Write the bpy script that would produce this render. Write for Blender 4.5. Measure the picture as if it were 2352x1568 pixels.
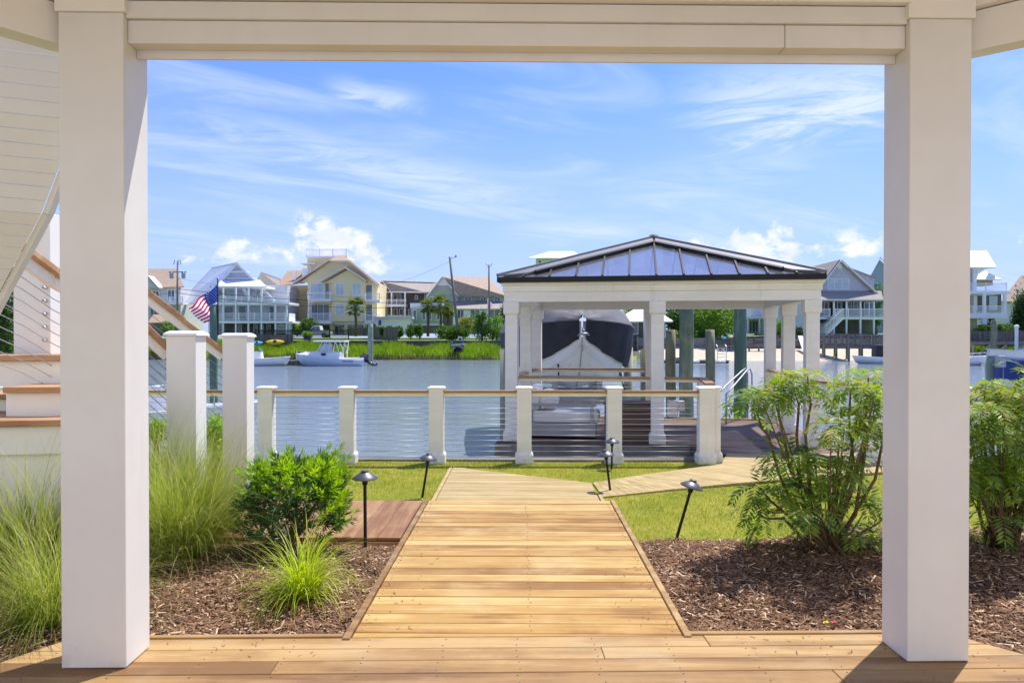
import bpy, bmesh, math, random
import numpy as np
from mathutils import Vector, Matrix, Euler

random.seed(7)
RNG = np.random.default_rng(7)
R = math.radians
SC = bpy.context.scene
COL = SC.collection
for o in list(bpy.data.objects):
    bpy.data.objects.remove(o)

# ------------------------------------------------------------------ camera
FPX = 1725.0                      # focal length for a 2352 px wide frame
cam_d = bpy.data.cameras.new('camera')
cam = bpy.data.objects.new('camera', cam_d)
COL.objects.link(cam)
cam_d.sensor_width = 36.0
cam_d.lens = 36.0 * FPX / 2352.0
cam_d.clip_start = 0.05
cam_d.clip_end = 5000
CAM = Vector((0, 0, 1.6))
cam.location = CAM
cam.rotation_euler = (R(90 - 0.5), 0, R(0.70))
cam_d.shift_y = 6.0 / 2352.0
SC.camera = cam
CROT = Euler(cam.rotation_euler, 'XYZ').to_matrix()


def ray(u, v):
    return CROT @ Vector(((u - 1176) / FPX, -(v - 784 - 6.0) / FPX, -1.0))


def at(u, v, Y):
    """the point that stands at depth Y (metres ahead) under a picture position (2352 x 1568)"""
    d = ray(u, v)
    return CAM + d * (Y / d.y)


def atz(u, v, Z):
    d = ray(u, v)
    return CAM + d * ((Z - CAM.z) / d.z)


# ------------------------------------------------------------------ light and sky
SUN_EL, SUN_AZ = R(63), R(42)      # azimuth clockwise from +Y
to_sun = Vector((math.sin(SUN_AZ) * math.cos(SUN_EL), math.cos(SUN_AZ) * math.cos(SUN_EL), math.sin(SUN_EL)))
sun_d = bpy.data.lights.new('sun', 'SUN')
sun_d.energy = 3.15
sun_d.angle = R(0.53)
sun_d.color = (1.0, 0.955, 0.88)
sun = bpy.data.objects.new('sun', sun_d)
COL.objects.link(sun)
sun.rotation_euler = to_sun.to_track_quat('Z', 'Y').to_euler()
sun.location = (10, 10, 30)

SC.view_settings.view_transform = 'Standard'
SC.view_settings.look = 'None'
SC.view_settings.gamma = 1.0
SC.view_settings.exposure = 1.0
SC.view_settings.use_curve_mapping = False
SC.render.engine = 'CYCLES'
SC.cycles.use_denoising = True
SC.cycles.max_bounces = 8
SC.cycles.diffuse_bounces = 4
SC.cycles.transparent_max_bounces = 12

world = bpy.data.worlds.new('World')
SC.world = world
world.use_nodes = True
WT = world.node_tree


class NB:
    """small helper to write node maths"""
    def __init__(self, tree):
        self.t = tree

    def n(self, typ, **kw):
        nd = self.t.nodes.new(typ)
        for k, v in kw.items():
            setattr(nd, k, v)
        return nd

    def put(self, sock, val):
        if isinstance(val, bpy.types.NodeSocket):
            self.t.links.new(val, sock)
        else:
            sock.default_value = val

    def m(self, op, a, b=0.0, c=0.0, clamp=False):
        nd = self.n('ShaderNodeMath', operation=op, use_clamp=clamp)
        self.put(nd.inputs[0], a); self.put(nd.inputs[1], b)
        if len(nd.inputs) > 2:
            self.put(nd.inputs[2], c)
        return nd.outputs[0]

    def rng(self, x, a, b, lo=0.0, hi=1.0, smooth=True):
        nd = self.n('ShaderNodeMapRange')
        nd.interpolation_type = 'SMOOTHSTEP' if smooth else 'LINEAR'
        self.put(nd.inputs[0], x)
        for i, q in enumerate((a, b, lo, hi)):
            self.put(nd.inputs[1 + i], q)
        return nd.outputs[0]

    def vec(self, x, y, z=0.0):
        nd = self.n('ShaderNodeCombineXYZ')
        for i, q in enumerate((x, y, z)):
            self.put(nd.inputs[i], q)
        return nd.outputs[0]

    def noise(self, vec, scale=5, detail=4, rough=0.5, dist=0.0):
        nd = self.n('ShaderNodeTexNoise')
        if vec is not None:
            self.put(nd.inputs['Vector'], vec)
        nd.inputs['Scale'].default_value = scale
        nd.inputs['Detail'].default_value = detail
        nd.inputs['Roughness'].default_value = rough
        nd.inputs['Distortion'].default_value = dist
        return nd.outputs[0]

    def mix(self, f, a, b):
        nd = self.n('ShaderNodeMix', data_type='RGBA')
        self.put(nd.inputs[0], f)
        for i, q in ((6, a), (7, b)):
            if isinstance(q, (tuple, list)) and len(q) == 3:
                q = (*q, 1)
            self.put(nd.inputs[i], q)
        return nd.outputs[2]


def azel(u, v):
    d = ray(u, v).normalized()
    return math.atan2(d.x, d.y), math.asin(d.z)


def make_world():
    W = NB(WT)
    WT.nodes.clear()
    out = W.n('ShaderNodeOutputWorld')
    bg = W.n('ShaderNodeBackground')
    sky = W.n('ShaderNodeTexSky', sky_type='NISHITA')
    sky.sun_disc = False
    sky.sun_elevation = SUN_EL
    sky.sun_rotation = SUN_AZ
    sky.altitude = 0
    sky.air_density = 1.0
    sky.dust_density = 0.5
    sky.ozone_density = 1.5
    tc = W.n('ShaderNodeTexCoord')
    sep = W.n('ShaderNodeSeparateXYZ')
    WT.links.new(tc.outputs['Generated'], sep.inputs[0])
    x, y, z = sep.outputs
    az = W.m('ARCTAN2', x, y)
    el = W.m('ARCSINE', z)
    # thin high cloud: streaked noise over the whole dome
    zz = W.m('ADD', W.m('MAXIMUM', z, 0.0), 0.18)
    px = W.m('DIVIDE', x, zz)
    py = W.m('DIVIDE', y, zz)
    c, s = math.cos(R(24)), math.sin(R(24))
    qx = W.m('ADD', W.m('MULTIPLY', px, c), W.m('MULTIPLY', py, s))
    qy = W.m('SUBTRACT', W.m('MULTIPLY', py, c), W.m('MULTIPLY', px, s))
    n1 = W.noise(W.vec(W.m('MULTIPLY', qx, 0.55), W.m('MULTIPLY', qy, 1.9), 3.1), 1.0, 6, 0.62, 1.2)
    cir = W.m('MULTIPLY', W.rng(n1, 0.44, 0.82), 0.62)
    # a few long streaks
    fib = W.noise(W.vec(W.m('MULTIPLY', az, 3.0), W.m('MULTIPLY', el, 17.0), 1.3), 1.6, 6, 0.66, 1.6)
    fo = W.m('SUBTRACT', fib, 0.5)
    fa = W.rng(fib, 0.28, 0.66, 0.1, 1.0)
    for (u0, v0, u1, v1, wd, amp) in ((335, 235, 1330, 465, 0.040, 0.62), (740, 195, 980, 238, 0.024, 0.62),
                                      (1540, 250, 2200, 175, 0.075, 0.90), (1350, 450, 1950, 330, 0.045, 0.35), (1150, 530, 1520, 515, 0.024, 0.5)):
        a0, e0 = azel(u0, v0); a1, e1 = azel(u1, v1)
        L = math.hypot(a1 - a0, e1 - e0)
        dx, dy = (a1 - a0) / L, (e1 - e0) / L
        sx = W.m('MULTIPLY_ADD', az, dx, W.m('MULTIPLY_ADD', el, dy, -a0 * dx - e0 * dy))
        ty = W.m('MULTIPLY_ADD', el, dx, W.m('MULTIPLY_ADD', az, -dy, a0 * dy - e0 * dx))
        ty = W.m('ABSOLUTE', W.m('MULTIPLY_ADD', fo, wd * 1.5, ty))
        m1 = W.rng(W.m('ABSOLUTE', W.m('SUBTRACT', sx, L / 2)), L * 0.62, L * 0.15, 0, amp)
        cir = W.m('MAXIMUM', cir, W.m('MULTIPLY', W.m('MULTIPLY', m1, W.rng(ty, wd, 0.0)), fa))
    # heaped cloud above the horizon, all the way round: outline heights by bearing
    prof = [(-180, 3), (-165, 9), (-150, 4), (-128, 8), (-110, 3.5), (-92, 8.5), (-72, 4), (-55, 8), (-43, 5)]
    for (u, v) in ((60, 600), (230, 650), (335, 568), (410, 566), (495, 600), (520, 560), (570, 530), (640, 540), (700, 492), (780, 515), (830, 545), (890, 592), (960, 690), (1500, 690), (1575, 545), (1640, 505), (1800, 492), (1850, 560), (1900, 545), (2060, 545), (2180, 620), (2290, 570), (2420, 560)):
        A, E = azel(u, v)
        prof.append((math.degrees(A), math.degrees(E)))
    prof += [(62, 3), (85, 8), (112, 4), (135, 8.5), (160, 3.5)]
    prof.sort()
    prof = prof[:38]
    hgt = None
    # two ramps, left and right half of the round
    for lo, hi in ((-180, 0), (0, 180)):
        rp_ = W.n('ShaderNodeValToRGB')
        rp_.color_ramp.interpolation = 'EASE'
        pts = [(d, e) for d, e in prof if lo <= d <= hi]
        pts = pts[:30]
        while len(rp_.color_ramp.elements) < len(pts):
            rp_.color_ramp.elements.new(0.5)
        for elx, (d, e) in zip(rp_.color_ramp.elements, pts):
            elx.position = (d - lo) / 180.0
        for elx, (d, e) in zip(rp_.color_ramp.elements, pts):
            q = max(0.0, e) / 20.0
            elx.color = (q, q, q, 1)
        W.put(rp_.inputs[0], W.rng(az, R(lo), R(hi), 0, 1, smooth=False))
        hgt = rp_.outputs[0] if hgt is None else W.mix(W.m('GREATER_THAN', az, 0.0), hgt, rp_.outputs[0])
    top = W.m('MULTIPLY', hgt, R(20))
    nz = W.noise(W.vec(W.m('MULTIPLY', az, 21.0), W.m('MULTIPLY', el, 27.0), 0.4), 1.0, 7, 0.60, 0.25)
    over = W.m('MULTIPLY', W.m('SUBTRACT', top, el), 32.0)
    under = W.m('MULTIPLY', W.m('SUBTRACT', el, R(5.2)), 32.0)
    dens = W.m('ADD', W.m('MINIMUM', over, under), W.m('MULTIPLY', W.m('SUBTRACT', nz, 0.512), 4.8))
    cum = W.m('MULTIPLY', W.rng(dens, 0.0, 0.8), W.rng(W.m('MINIMUM', over, under), -0.9, 0.1))
    sh = W.rng(W.noise(W.vec(W.m('MULTIPLY', az, 30.0), W.m('MULTIPLY', W.m('ADD', el, 0.012), 40.0), 2.0), 1.0, 4, 0.6), 0.35, 0.62)
    tint = W.n('ShaderNodeMix', data_type='RGBA', blend_type='MULTIPLY')
    tint.inputs[0].default_value = 1.0
    WT.links.new(sky.outputs[0], tint.inputs[6])
    tint.inputs[7].default_value = (0.33, 0.45, 0.83, 1)
    base = W.mix(W.m('MULTIPLY', W.rng(el, 0.40, -0.05), 0.88), tint.outputs[2], (2.02, 2.46, 3.70))
    c1 = W.mix(cir, base, (3.1, 3.45, 3.95))
    cc = W.mix(sh, (3.2, 3.4, 3.75), (4.1, 4.1, 4.15))
    c2 = W.mix(W.m('MULTIPLY', cum, 0.88), c1, cc)
    WT.links.new(c2, bg.inputs[0])
    bg.inputs[1].default_value = 0.14
    WT.links.new(bg.outputs[0], out.inputs[0])
    world.cycles.sampling_method = 'MANUAL'
    world.cycles.sample_map_resolution = 512


make_world()


# ------------------------------------------------------------------ materials
MATS = {}


def new_mat(name):
    m = bpy.data.materials.new(name)
    m.use_nodes = True
    t = m.node_tree
    t.nodes.clear()
    B = NB(t)
    out = B.n('ShaderNodeOutputMaterial')
    p = B.n('ShaderNodeBsdfPrincipled')
    t.links.new(p.outputs[0], out.inputs[0])
    MATS[name] = m
    return m, B, p, out


def mat(name, col, col2=None, rough=0.6, scale=3.0, stretch=(1, 1, 1), bump=0.0, bscale=60.0, metal=0.0,
        spec=0.4, detail=5, lo=0.35, hi=0.65, siding=0.0, coat=0.0, rvar=0.0):
    """plain painted / stony / metal surface: two tones through noise, fine relief, optional lap-siding relief"""
    m, B, p, out = new_mat(name)
    t = m.node_tree
    if col2 is None:
        col2 = tuple(c * 0.86 for c in col)
    tc = B.n('ShaderNodeTexCoord')
    mp = B.n('ShaderNodeMapping')
    mp.inputs['Scale'].default_value = stretch
    t.links.new(tc.outputs['Object'], mp.inputs[0])
    f = B.rng(B.noise(mp.outputs[0], scale, detail, 0.6), lo, hi)
    t.links.new(B.mix(f, col, col2), p.inputs['Base Color'])
    p.inputs['Roughness'].default_value = rough
    if rvar:
        t.links.new(B.rng(f, 0, 1, rough - rvar, rough + rvar), p.inputs['Roughness'])
    p.inputs['Metallic'].default_value = metal
    p.inputs['Specular IOR Level'].default_value = spec
    p.inputs['Coat Weight'].default_value = coat
    h = None
    if bump:
        h = B.m('MULTIPLY', B.noise(mp.outputs[0], bscale, 3, 0.6), bump)
    if siding:
        sp = B.n('ShaderNodeSeparateXYZ')
        t.links.new(tc.outputs['Object'], sp.inputs[0])
        w = B.m('FRACT', B.m('DIVIDE', sp.outputs[2], siding))
        w = B.m('MULTIPLY', w, -1.6 * siding)
        h = w if h is None else B.m('ADD', h, w)
    if h is not None:
        b = B.n('ShaderNodeBump')
        b.inputs['Strength'].default_value = 1.0 if siding else 0.5
        b.inputs['Distance'].default_value = 0.05 if siding else 0.02
        t.links.new(h, b.inputs['Height'])
        t.links.new(b.outputs[0], p.inputs['Normal'])
    return m


def wood(name, a, b, c, axis='X', rough=0.55, grain=1.0, spread=1.0, stain=None):
    """timber: long grain along one axis, every board its own tone (object random)"""
    m, B, p, out = new_mat(name)
    t = m.node_tree
    tc = B.n('ShaderNodeTexCoord')
    oi = B.n('ShaderNodeObjectInfo')
    rnd = oi.outputs['Random']
    add = B.n('ShaderNodeVectorMath', operation='ADD')
    t.links.new(tc.outputs['Object'], add.inputs[0])
    t.links.new(B.vec(B.m('MULTIPLY', rnd, 37.0), B.m('MULTIPLY', rnd, 91.0), B.m('MULTIPLY', rnd, 13.0)), add.inputs[1])
    mp = B.n('ShaderNodeMapping')
    st = {'X': (0.9, 14, 14), 'Y': (14, 0.9, 14), 'Z': (14, 14, 0.9)}[axis]
    mp.inputs['Scale'].default_value = st
    t.links.new(add.outputs[0], mp.inputs[0])
    g1 = B.noise(mp.outputs[0], 1.1 * grain, 7, 0.62, 0.8)
    mp2 = B.n('ShaderNodeMapping')
    mp2.inputs['Scale'].default_value = tuple(q * (0.35 if q < 1 else 0.25) for q in st)
    t.links.new(add.outputs[0], mp2.inputs[0])
    g2 = B.noise(mp2.outputs[0], 1.6, 4, 0.55, 0.4)
    blot = B.noise(add.outputs[0], 2.3, 4, 0.6, 0.5)
    k = B.m('ADD', B.m('MULTIPLY', g1, 0.45), B.m('MULTIPLY', g2, 0.55))
    k = B.m('ADD', k, B.m('MULTIPLY', B.m('SUBTRACT', blot, 0.5), 0.35))
    k = B.m('ADD', k, B.m('MULTIPLY', B.m('SUBTRACT', rnd, 0.5), 0.26 * spread))
    f1 = B.rng(k, 0.33, 0.50)
    f2 = B.rng(k, 0.49, 0.66)
    colr = B.mix(f2, B.mix(f1, a, b), c)
    # long dark streaks in the grain
    mp3 = B.n('ShaderNodeMapping')
    mp3.inputs['Scale'].default_value = tuple(q * (0.8 if q < 1 else 4.0) for q in st)
    t.links.new(add.outputs[0], mp3.inputs[0])
    g3 = B.noise(mp3.outputs[0], 1.0, 5, 0.7, 0.2)
    colr = B.mix(B.rng(g3, 0.56, 0.75, 0, 0.42), colr, tuple(q * 0.5 for q in a))
    if stain:
        geo = B.n('ShaderNodeNewGeometry')
        ns = B.noise(geo.outputs['Position'], 1.5, 4, 0.6, 0.3)
        colr = B.mix(B.rng(ns, 0.50, 0.75, 0, 0.65), colr, stain)
    t.links.new(colr, p.inputs['Base Color'])
    t.links.new(B.rng(g1, 0.3, 0.7, rough - 0.08, rough + 0.12), p.inputs['Roughness'])
    p.inputs['Specular IOR Level'].default_value = 0.3
    bp = B.n('ShaderNodeBump')
    bp.inputs['Strength'].default_value = 0.35
    bp.inputs['Distance'].default_value = 0.004
    t.links.new(g3, bp.inputs['Height'])
    t.links.new(bp.outputs[0], p.inputs['Normal'])
    return m


def leaf(name, a, b, c=None, trans=0.4, rough=0.45, clump=1.5, spec=0.35):
    """leaves, blades, chips: every island its own tone, clumps drift, light passes through"""
    m, B, p, out = new_mat(name)
    t = m.node_tree
    geo = B.n('ShaderNodeNewGeometry')
    isl = geo.outputs['Random Per Island']
    n = B.noise(geo.outputs['Position'], clump, 3, 0.5)
    k = B.m('ADD', B.m('MULTIPLY', isl, 0.6), B.m('MULTIPLY', B.rng(n, 0.3, 0.7), 0.4))
    colr = B.mix(B.rng(k, 0.1, 0.75, smooth=False), a, b)
    if c:
        colr = B.mix(B.rng(isl, 0.86, 0.93), colr, c)
    t.links.new(colr, p.inputs['Base Color'])
    p.inputs['Roughness'].default_value = rough
    p.inputs['Specular IOR Level'].default_value = spec
    if trans:
        tr = B.n('ShaderNodeBsdfTranslucent')
        hs = B.n('ShaderNodeHueSaturation')
        hs.inputs['Value'].default_value = 1.5
        hs.inputs['Saturation'].default_value = 1.1
        t.links.new(colr, hs.inputs['Color'])
        t.links.new(hs.outputs[0], tr.inputs[0])
        mx = B.n('ShaderNodeMixShader')
        mx.inputs[0].default_value = trans
        t.links.new(p.outputs[0], mx.inputs[1])
        t.links.new(tr.outputs[0], mx.inputs[2])
        t.links.new(mx.outputs[0], out.inputs[0])
    return m


# ------------------------------------------------------------------ mesh helpers
def setp(o, label=None, cat=None, group=None, kind=None):
    if label: o['label'] = label
    if cat: o['category'] = cat
    if group: o['group'] = group
    if kind: o['kind'] = kind
    return o


def thing(name, label, cat, loc=(0, 0, 0), rotz=0.0, group=None):
    o = bpy.data.objects.new(name, None)
    o.empty_display_size = 0.2
    COL.objects.link(o)
    o.location = loc
    o.rotation_euler = (0, 0, rotz)
    return setp(o, label, cat, group)


def copy_tree(o, parent=None, **kw):
    c = o.copy()
    COL.objects.link(c)
    c.parent = parent
    for ch in list(o.children):
        copy_tree(ch, c)
    return setp(c, **kw)


def root_of(o):
    while o.parent is not None:
        o = o.parent
    return o


class MB:
    def __init__(self, world=False):
        self.V = []; self.F = []; self.world = world

    def add(self, vs, fs):
        k = len(self.V)
        self.V.extend([tuple(v) for v in vs])
        self.F.extend([tuple(i + k for i in f) for f in fs])
        return self

    def box(self, x0, x1, y0, y1, z0, z1):
        if x1 < x0: x0, x1 = x1, x0
        if y1 < y0: y0, y1 = y1, y0
        if z1 < z0: z0, z1 = z1, z0
        return self.add([(x0, y0, z0), (x1, y0, z0), (x1, y1, z0), (x0, y1, z0), (x0, y0, z1), (x1, y0, z1), (x1, y1, z1), (x0, y1, z1)],
                        [(0, 3, 2, 1), (4, 5, 6, 7), (0, 1, 5, 4), (1, 2, 6, 5), (2, 3, 7, 6), (3, 0, 4, 7)])

    def frustum(self, cx, cy, z0, z1, hx0, hy0, hx1, hy1):
        vs = [(cx + sx * hx0, cy + sy * hy0, z0) for sx, sy in ((-1, -1), (1, -1), (1, 1), (-1, 1))]
        vs += [(cx + sx * hx1, cy + sy * hy1, z1) for sx, sy in ((-1, -1), (1, -1), (1, 1), (-1, 1))]
        return self.add(vs, [(0, 3, 2, 1), (4, 5, 6, 7), (0, 1, 5, 4), (1, 2, 6, 5), (2, 3, 7, 6), (3, 0, 4, 7)])

    def prism(self, poly, y0, y1):
        """polygon in x,z extruded along y"""
        n = len(poly)
        vs = [(x, y0, z) for x, z in poly] + [(x, y1, z) for x, z in poly]
        fs = [tuple(range(n)), tuple(range(2 * n - 1, n - 1, -1))]
        fs += [((i + 1) % n, i, n + i, n + (i + 1) % n) for i in range(n)]
        return self.add(vs, fs)

    def slab(self, poly, z0, z1):
        """polygon in x,y extruded along z"""
        n = len(poly)
        vs = [(x, y, z0) for x, y in poly] + [(x, y, z1) for x, y in poly]
        fs = [tuple(range(n - 1, -1, -1)), tuple(range(n, 2 * n))]
        fs += [(i, (i + 1) % n, n + (i + 1) % n, n + i) for i in range(n)]
        return self.add(vs, fs)

    def sheet(self, pts, th, d=None):
        """a flat panel of 3-4+ points given thickness along its normal (or d)"""
        P = [Vector(p) for p in pts]
        nr = (P[1] - P[0]).cross(P[2] - P[0]).normalized() if d is None else Vector(d).normalized()
        n = len(P)
        vs = [p for p in P] + [p - nr * th for p in P]
        fs = [tuple(range(n)), tuple(range(2 * n - 1, n - 1, -1))]
        fs += [((i + 1) % n, i, n + i, n + (i + 1) % n) for i in range(n)]
        return self.add(vs, fs)

    def bar(self, p0, p1, w, h, up=(0, 0, 1)):
        p0 = Vector(p0); p1 = Vector(p1)
        d = (p1 - p0).normalized()
        s = d.cross(Vector(up))
        if s.length < 1e-4:
            s = d.cross(Vector((1, 0, 0)))
        s.normalize()
        t = s.cross(d).normalized()
        vs = []
        for p in (p0, p1):
            for a, b in ((-1, -1), (1, -1), (1, 1), (-1, 1)):
                vs.append(p + s * (a * w / 2) + t * (b * h / 2))
        return self.add(vs, [(0, 3, 2, 1), (4, 5, 6, 7), (0, 1, 5, 4), (1, 2, 6, 5), (2, 3, 7, 6), (3, 0, 4, 7)])

    def tube(self, pts, rad, n=8, cap=True):
        P = [Vector(p) for p in pts]
        if not isinstance(rad, (list, tuple)):
            rad = [rad] * len(P)
        vs = []
        prev = None
        for i, p in enumerate(P):
            d = (P[min(i + 1, len(P) - 1)] - P[max(i - 1, 0)]).normalized()
            if prev is None:
                s = d.cross(Vector((0, 0, 1)))
                if s.length < 1e-3:
                    s = Vector((1, 0, 0))
            else:
                s = prev - d * prev.dot(d)
            s.normalize(); prev = s
            t = d.cross(s)
            for k in range(n):
                a = 2 * math.pi * k / n
                vs.append(p + (s * math.cos(a) + t * math.sin(a)) * rad[i])
        fs = []
        for i in range(len(P) - 1):
            for k in range(n):
                fs.append((i * n + k, i * n + (k + 1) % n, (i + 1) * n + (k + 1) % n, (i + 1) * n + k))
        if cap:
            fs.append(tuple(range(n - 1, -1, -1)))
            fs.append(tuple((len(P) - 1) * n + k for k in range(n)))
        return self.add(vs, fs)

    def lathe(self, prof, c=(0, 0, 0), n=20):
        vs = []
        for r, z in prof:
            for k in range(n):
                a = 2 * math.pi * k / n
                vs.append((c[0] + r * math.cos(a), c[1] + r * math.sin(a), c[2] + z))
        fs = []
        for i in range(len(prof) - 1):
            for k in range(n):
                fs.append((i * n + k, i * n + (k + 1) % n, (i + 1) * n + (k + 1) % n, (i + 1) * n + k))
        fs.append(tuple(range(n - 1, -1, -1)))
        fs.append(tuple((len(prof) - 1) * n + k for k in range(n)))
        return self.add(vs, fs)

    def grid(self, rows, close=False):
        """rows of points -> quad skin"""
        m = len(rows[0])
        vs = [p for r in rows for p in r]
        fs = []
        for i in range(len(rows) - 1):
            for k in range(m if close else m - 1):
                fs.append((i * m + k, i * m + (k + 1) % m, (i + 1) * m + (k + 1) % m, (i + 1) * m + k))
        return self.add(vs, fs)

    def mesh(self, name, off=None):
        me = bpy.data.meshes.new(name)
        V = self.V
        if off is not None:
            V = [(v[0] - off[0], v[1] - off[1], v[2] - off[2]) for v in V]
        me.from_pydata(V, [], self.F)
        return me

    def build(self, name, m, parent=None, smooth=False, bevel=0.0, seg=2, **kw):
        off = None
        if self.world and parent is not None:
            off = root_of(parent).location
        me = self.mesh(name, off)
        me.materials.append(MATS[m])
        fix_normals(me)
        if smooth:
            me.polygons.foreach_set('use_smooth', [True] * len(me.polygons))
        o = bpy.data.objects.new(name, me)
        COL.objects.link(o)
        o.parent = parent
        if bevel:
            b = o.modifiers.new('edge', 'BEVEL')
            b.width = bevel; b.segments = seg; b.limit_method = 'ANGLE'; b.angle_limit = R(40)
        if smooth == 'auto':
            pass
        return setp(o, **kw)


def fix_normals(me):
    if len(me.polygons) > 20000:
        return
    bm = bmesh.new()
    bm.from_mesh(me)
    bmesh.ops.recalc_face_normals(bm, faces=bm.faces)
    bm.to_mesh(me)
    bm.free()


def np_mesh(name, V, F, m, parent=None, **kw):
    """big soups: V (n,3) float, F (k,3) or (k,4) int"""
    me = bpy.data.meshes.new(name)
    V = np.asarray(V, dtype=np.float32); F = np.asarray(F, dtype=np.int32)
    if parent is not None:
        V = V - np.array(root_of(parent).location, dtype=np.float32)
    k = F.shape[1]
    me.vertices.add(len(V)); me.vertices.foreach_set('co', V.ravel())
    me.loops.add(F.size); me.loops.foreach_set('vertex_index', F.ravel())
    me.polygons.add(len(F))
    me.polygons.foreach_set('loop_start', np.arange(0, F.size, k, dtype=np.int32))
    me.polygons.foreach_set('loop_total', np.full(len(F), k, dtype=np.int32))
    me.update(calc_edges=True)
    me.validate()
    me.materials.append(MATS[m])
    o = bpy.data.objects.new(name, me)
    COL.objects.link(o)
    o.parent = parent
    return setp(o, **kw)


def single(o, label, cat, group=None):
    """a thing that is one mesh: origin to its own base"""
    me = o.data
    n = len(me.vertices)
    co = np.empty(n * 3, dtype=np.float32); me.vertices.foreach_get('co', co)
    co = co.reshape(-1, 3)
    c = np.array([(co[:, 0].min() + co[:, 0].max()) / 2, (co[:, 1].min() + co[:, 1].max()) / 2, co[:, 2].min()])
    me.vertices.foreach_set('co', (co - c).ravel().astype(np.float32))
    me.update()
    o.location = c
    return setp(o, label, cat, group)


# ------------------------------------------------------------------ the materials in use
mat('white_paint', (0.86, 0.835, 0.78), (0.82, 0.795, 0.735), rough=0.42, scale=1.3, bump=0.05, bscale=180, rvar=0.05)
def post_paint():
    m = mat('post_paint', (0.77, 0.755, 0.715), (0.72, 0.70, 0.655), rough=0.45, scale=1.3, bump=0.05, bscale=180, rvar=0.05)
    t = m.node_tree
    B = NB(t)
    p = [n for n in t.nodes if n.type == 'BSDF_PRINCIPLED'][0]
    src = p.inputs['Base Color'].links[0].from_socket
    geo = B.n('ShaderNodeNewGeometry')
    sp = B.n('ShaderNodeSeparateXYZ')
    t.links.new(geo.outputs['Position'], sp.inputs[0])
    vo = B.n('ShaderNodeTexVoronoi')
    vo.inputs['Scale'].default_value = 38
    t.links.new(geo.outputs['Position'], vo.inputs['Vector'])
    dots = B.rng(vo.outputs['Distance'], 0.16, 0.08)
    pick = B.rng(B.noise(geo.outputs['Position'], 9, 3, .6), 0.55, 0.68)
    lowz = B.rng(sp.outputs[2], 0.42, 0.02)
    f = B.m('MULTIPLY', B.m('MULTIPLY', dots, pick), lowz)
    c = B.mix(B.m('MULTIPLY', f, 0.75), src, (0.20, 0.13, 0.08))
    mp = B.n('ShaderNodeMapping')
    mp.inputs['Scale'].default_value = (7, 7, 0.7)
    t.links.new(geo.outputs['Position'], mp.inputs[0])
    g = B.rng(B.noise(mp.outputs[0], 1.0, 6, .65), 0.52, 0.8, 0, 0.16)
    c = B.mix(g, c, (0.55, 0.50, 0.42))
    c = B.mix(B.m('MULTIPLY', B.rng(B.noise(geo.outputs['Position'], 5, 5, .6), .4, .7), B.rng(sp.outputs[2], 0.14, 0.0, 0, 0.35)), c, (0.42, 0.33, 0.24))
    t.links.new(c, p.inputs['Base Color'])


post_paint()


def grime(name, z0, z1):
    m = MATS[name]
    t = m.node_tree
    B = NB(t)
    p = [n for n in t.nodes if n.type == 'BSDF_PRINCIPLED'][0]
    src = p.inputs['Base Color'].links[0].from_socket
    geo = B.n('ShaderNodeNewGeometry')
    sp = B.n('ShaderNodeSeparateXYZ')
    t.links.new(geo.outputs['Position'], sp.inputs[0])
    n = B.rng(B.noise(geo.outputs['Position'], 6, 6, .65), .42, .7)
    c = B.mix(B.m('MULTIPLY', n, B.rng(sp.outputs[2], z1, z0, 0, 0.55)), src, (0.30, 0.31, 0.20))
    mp = B.n('ShaderNodeMapping')
    mp.inputs['Scale'].default_value = (9, 9, 0.8)
    t.links.new(geo.outputs['Position'], mp.inputs[0])
    c = B.mix(B.rng(B.noise(mp.outputs[0], 1.0, 6, .65), 0.55, 0.8, 0, 0.35), c, (0.47, 0.44, 0.33))
    t.links.new(c, p.inputs['Base Color'])


mat('white_trim', (0.87, 0.86, 0.835), (0.82, 0.81, 0.78), rough=0.45, scale=2.0, bump=0.04, bscale=120)
mat('cream_weathered', (0.90, 0.865, 0.775), (0.83, 0.79, 0.69), rough=0.55, scale=1.8, stretch=(0.5, 0.5, 2.2), bump=0.05, bscale=90)
grime('cream_weathered', -0.17, 0.12)
wood('deck_wood', (0.19, 0.10, 0.038), (0.305, 0.178, 0.068), (0.43, 0.28, 0.12), rough=0.62, stain=(0.40, 0.30, 0.175), spread=1.1)
wood('walk_wood', (0.245, 0.118, 0.028), (0.40, 0.232, 0.064), (0.52, 0.355, 0.13), rough=0.62, stain=(0.50, 0.38, 0.18), spread=1.0)
wood('deck_wood_pale', (0.32, 0.225, 0.085), (0.41, 0.30, 0.125), (0.49, 0.375, 0.175), rough=0.62, spread=0.45)
wood('deck_wood_red', (0.21, 0.10, 0.038), (0.33, 0.18, 0.072), (0.44, 0.285, 0.135), axis='Y', rough=0.6)
wood('rail_wood', (0.24, 0.115, 0.045), (0.36, 0.19, 0.08), (0.46, 0.27, 0.125), rough=0.45, spread=0.6)
wood('stair_wood', (0.34, 0.165, 0.075), (0.48, 0.27, 0.135), (0.58, 0.38, 0.215), rough=0.45, spread=0.6)
wood('composite', (0.11, 0.064, 0.042), (0.155, 0.095, 0.065), (0.205, 0.135, 0.095), rough=0.6, spread=0.8)
wood('grey_timber', (0.11, 0.105, 0.09), (0.19, 0.18, 0.155), (0.27, 0.255, 0.22), rough=0.8)
wood('fence_timber', (0.085, 0.075, 0.06), (0.14, 0.125, 0.10), (0.20, 0.18, 0.15), axis='Z', rough=0.85)
wood('pile_green', (0.10, 0.165, 0.12), (0.18, 0.26, 0.19), (0.34, 0.38, 0.27), axis='Z', rough=0.85, stain=(0.10, 0.12, 0.07))
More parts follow.
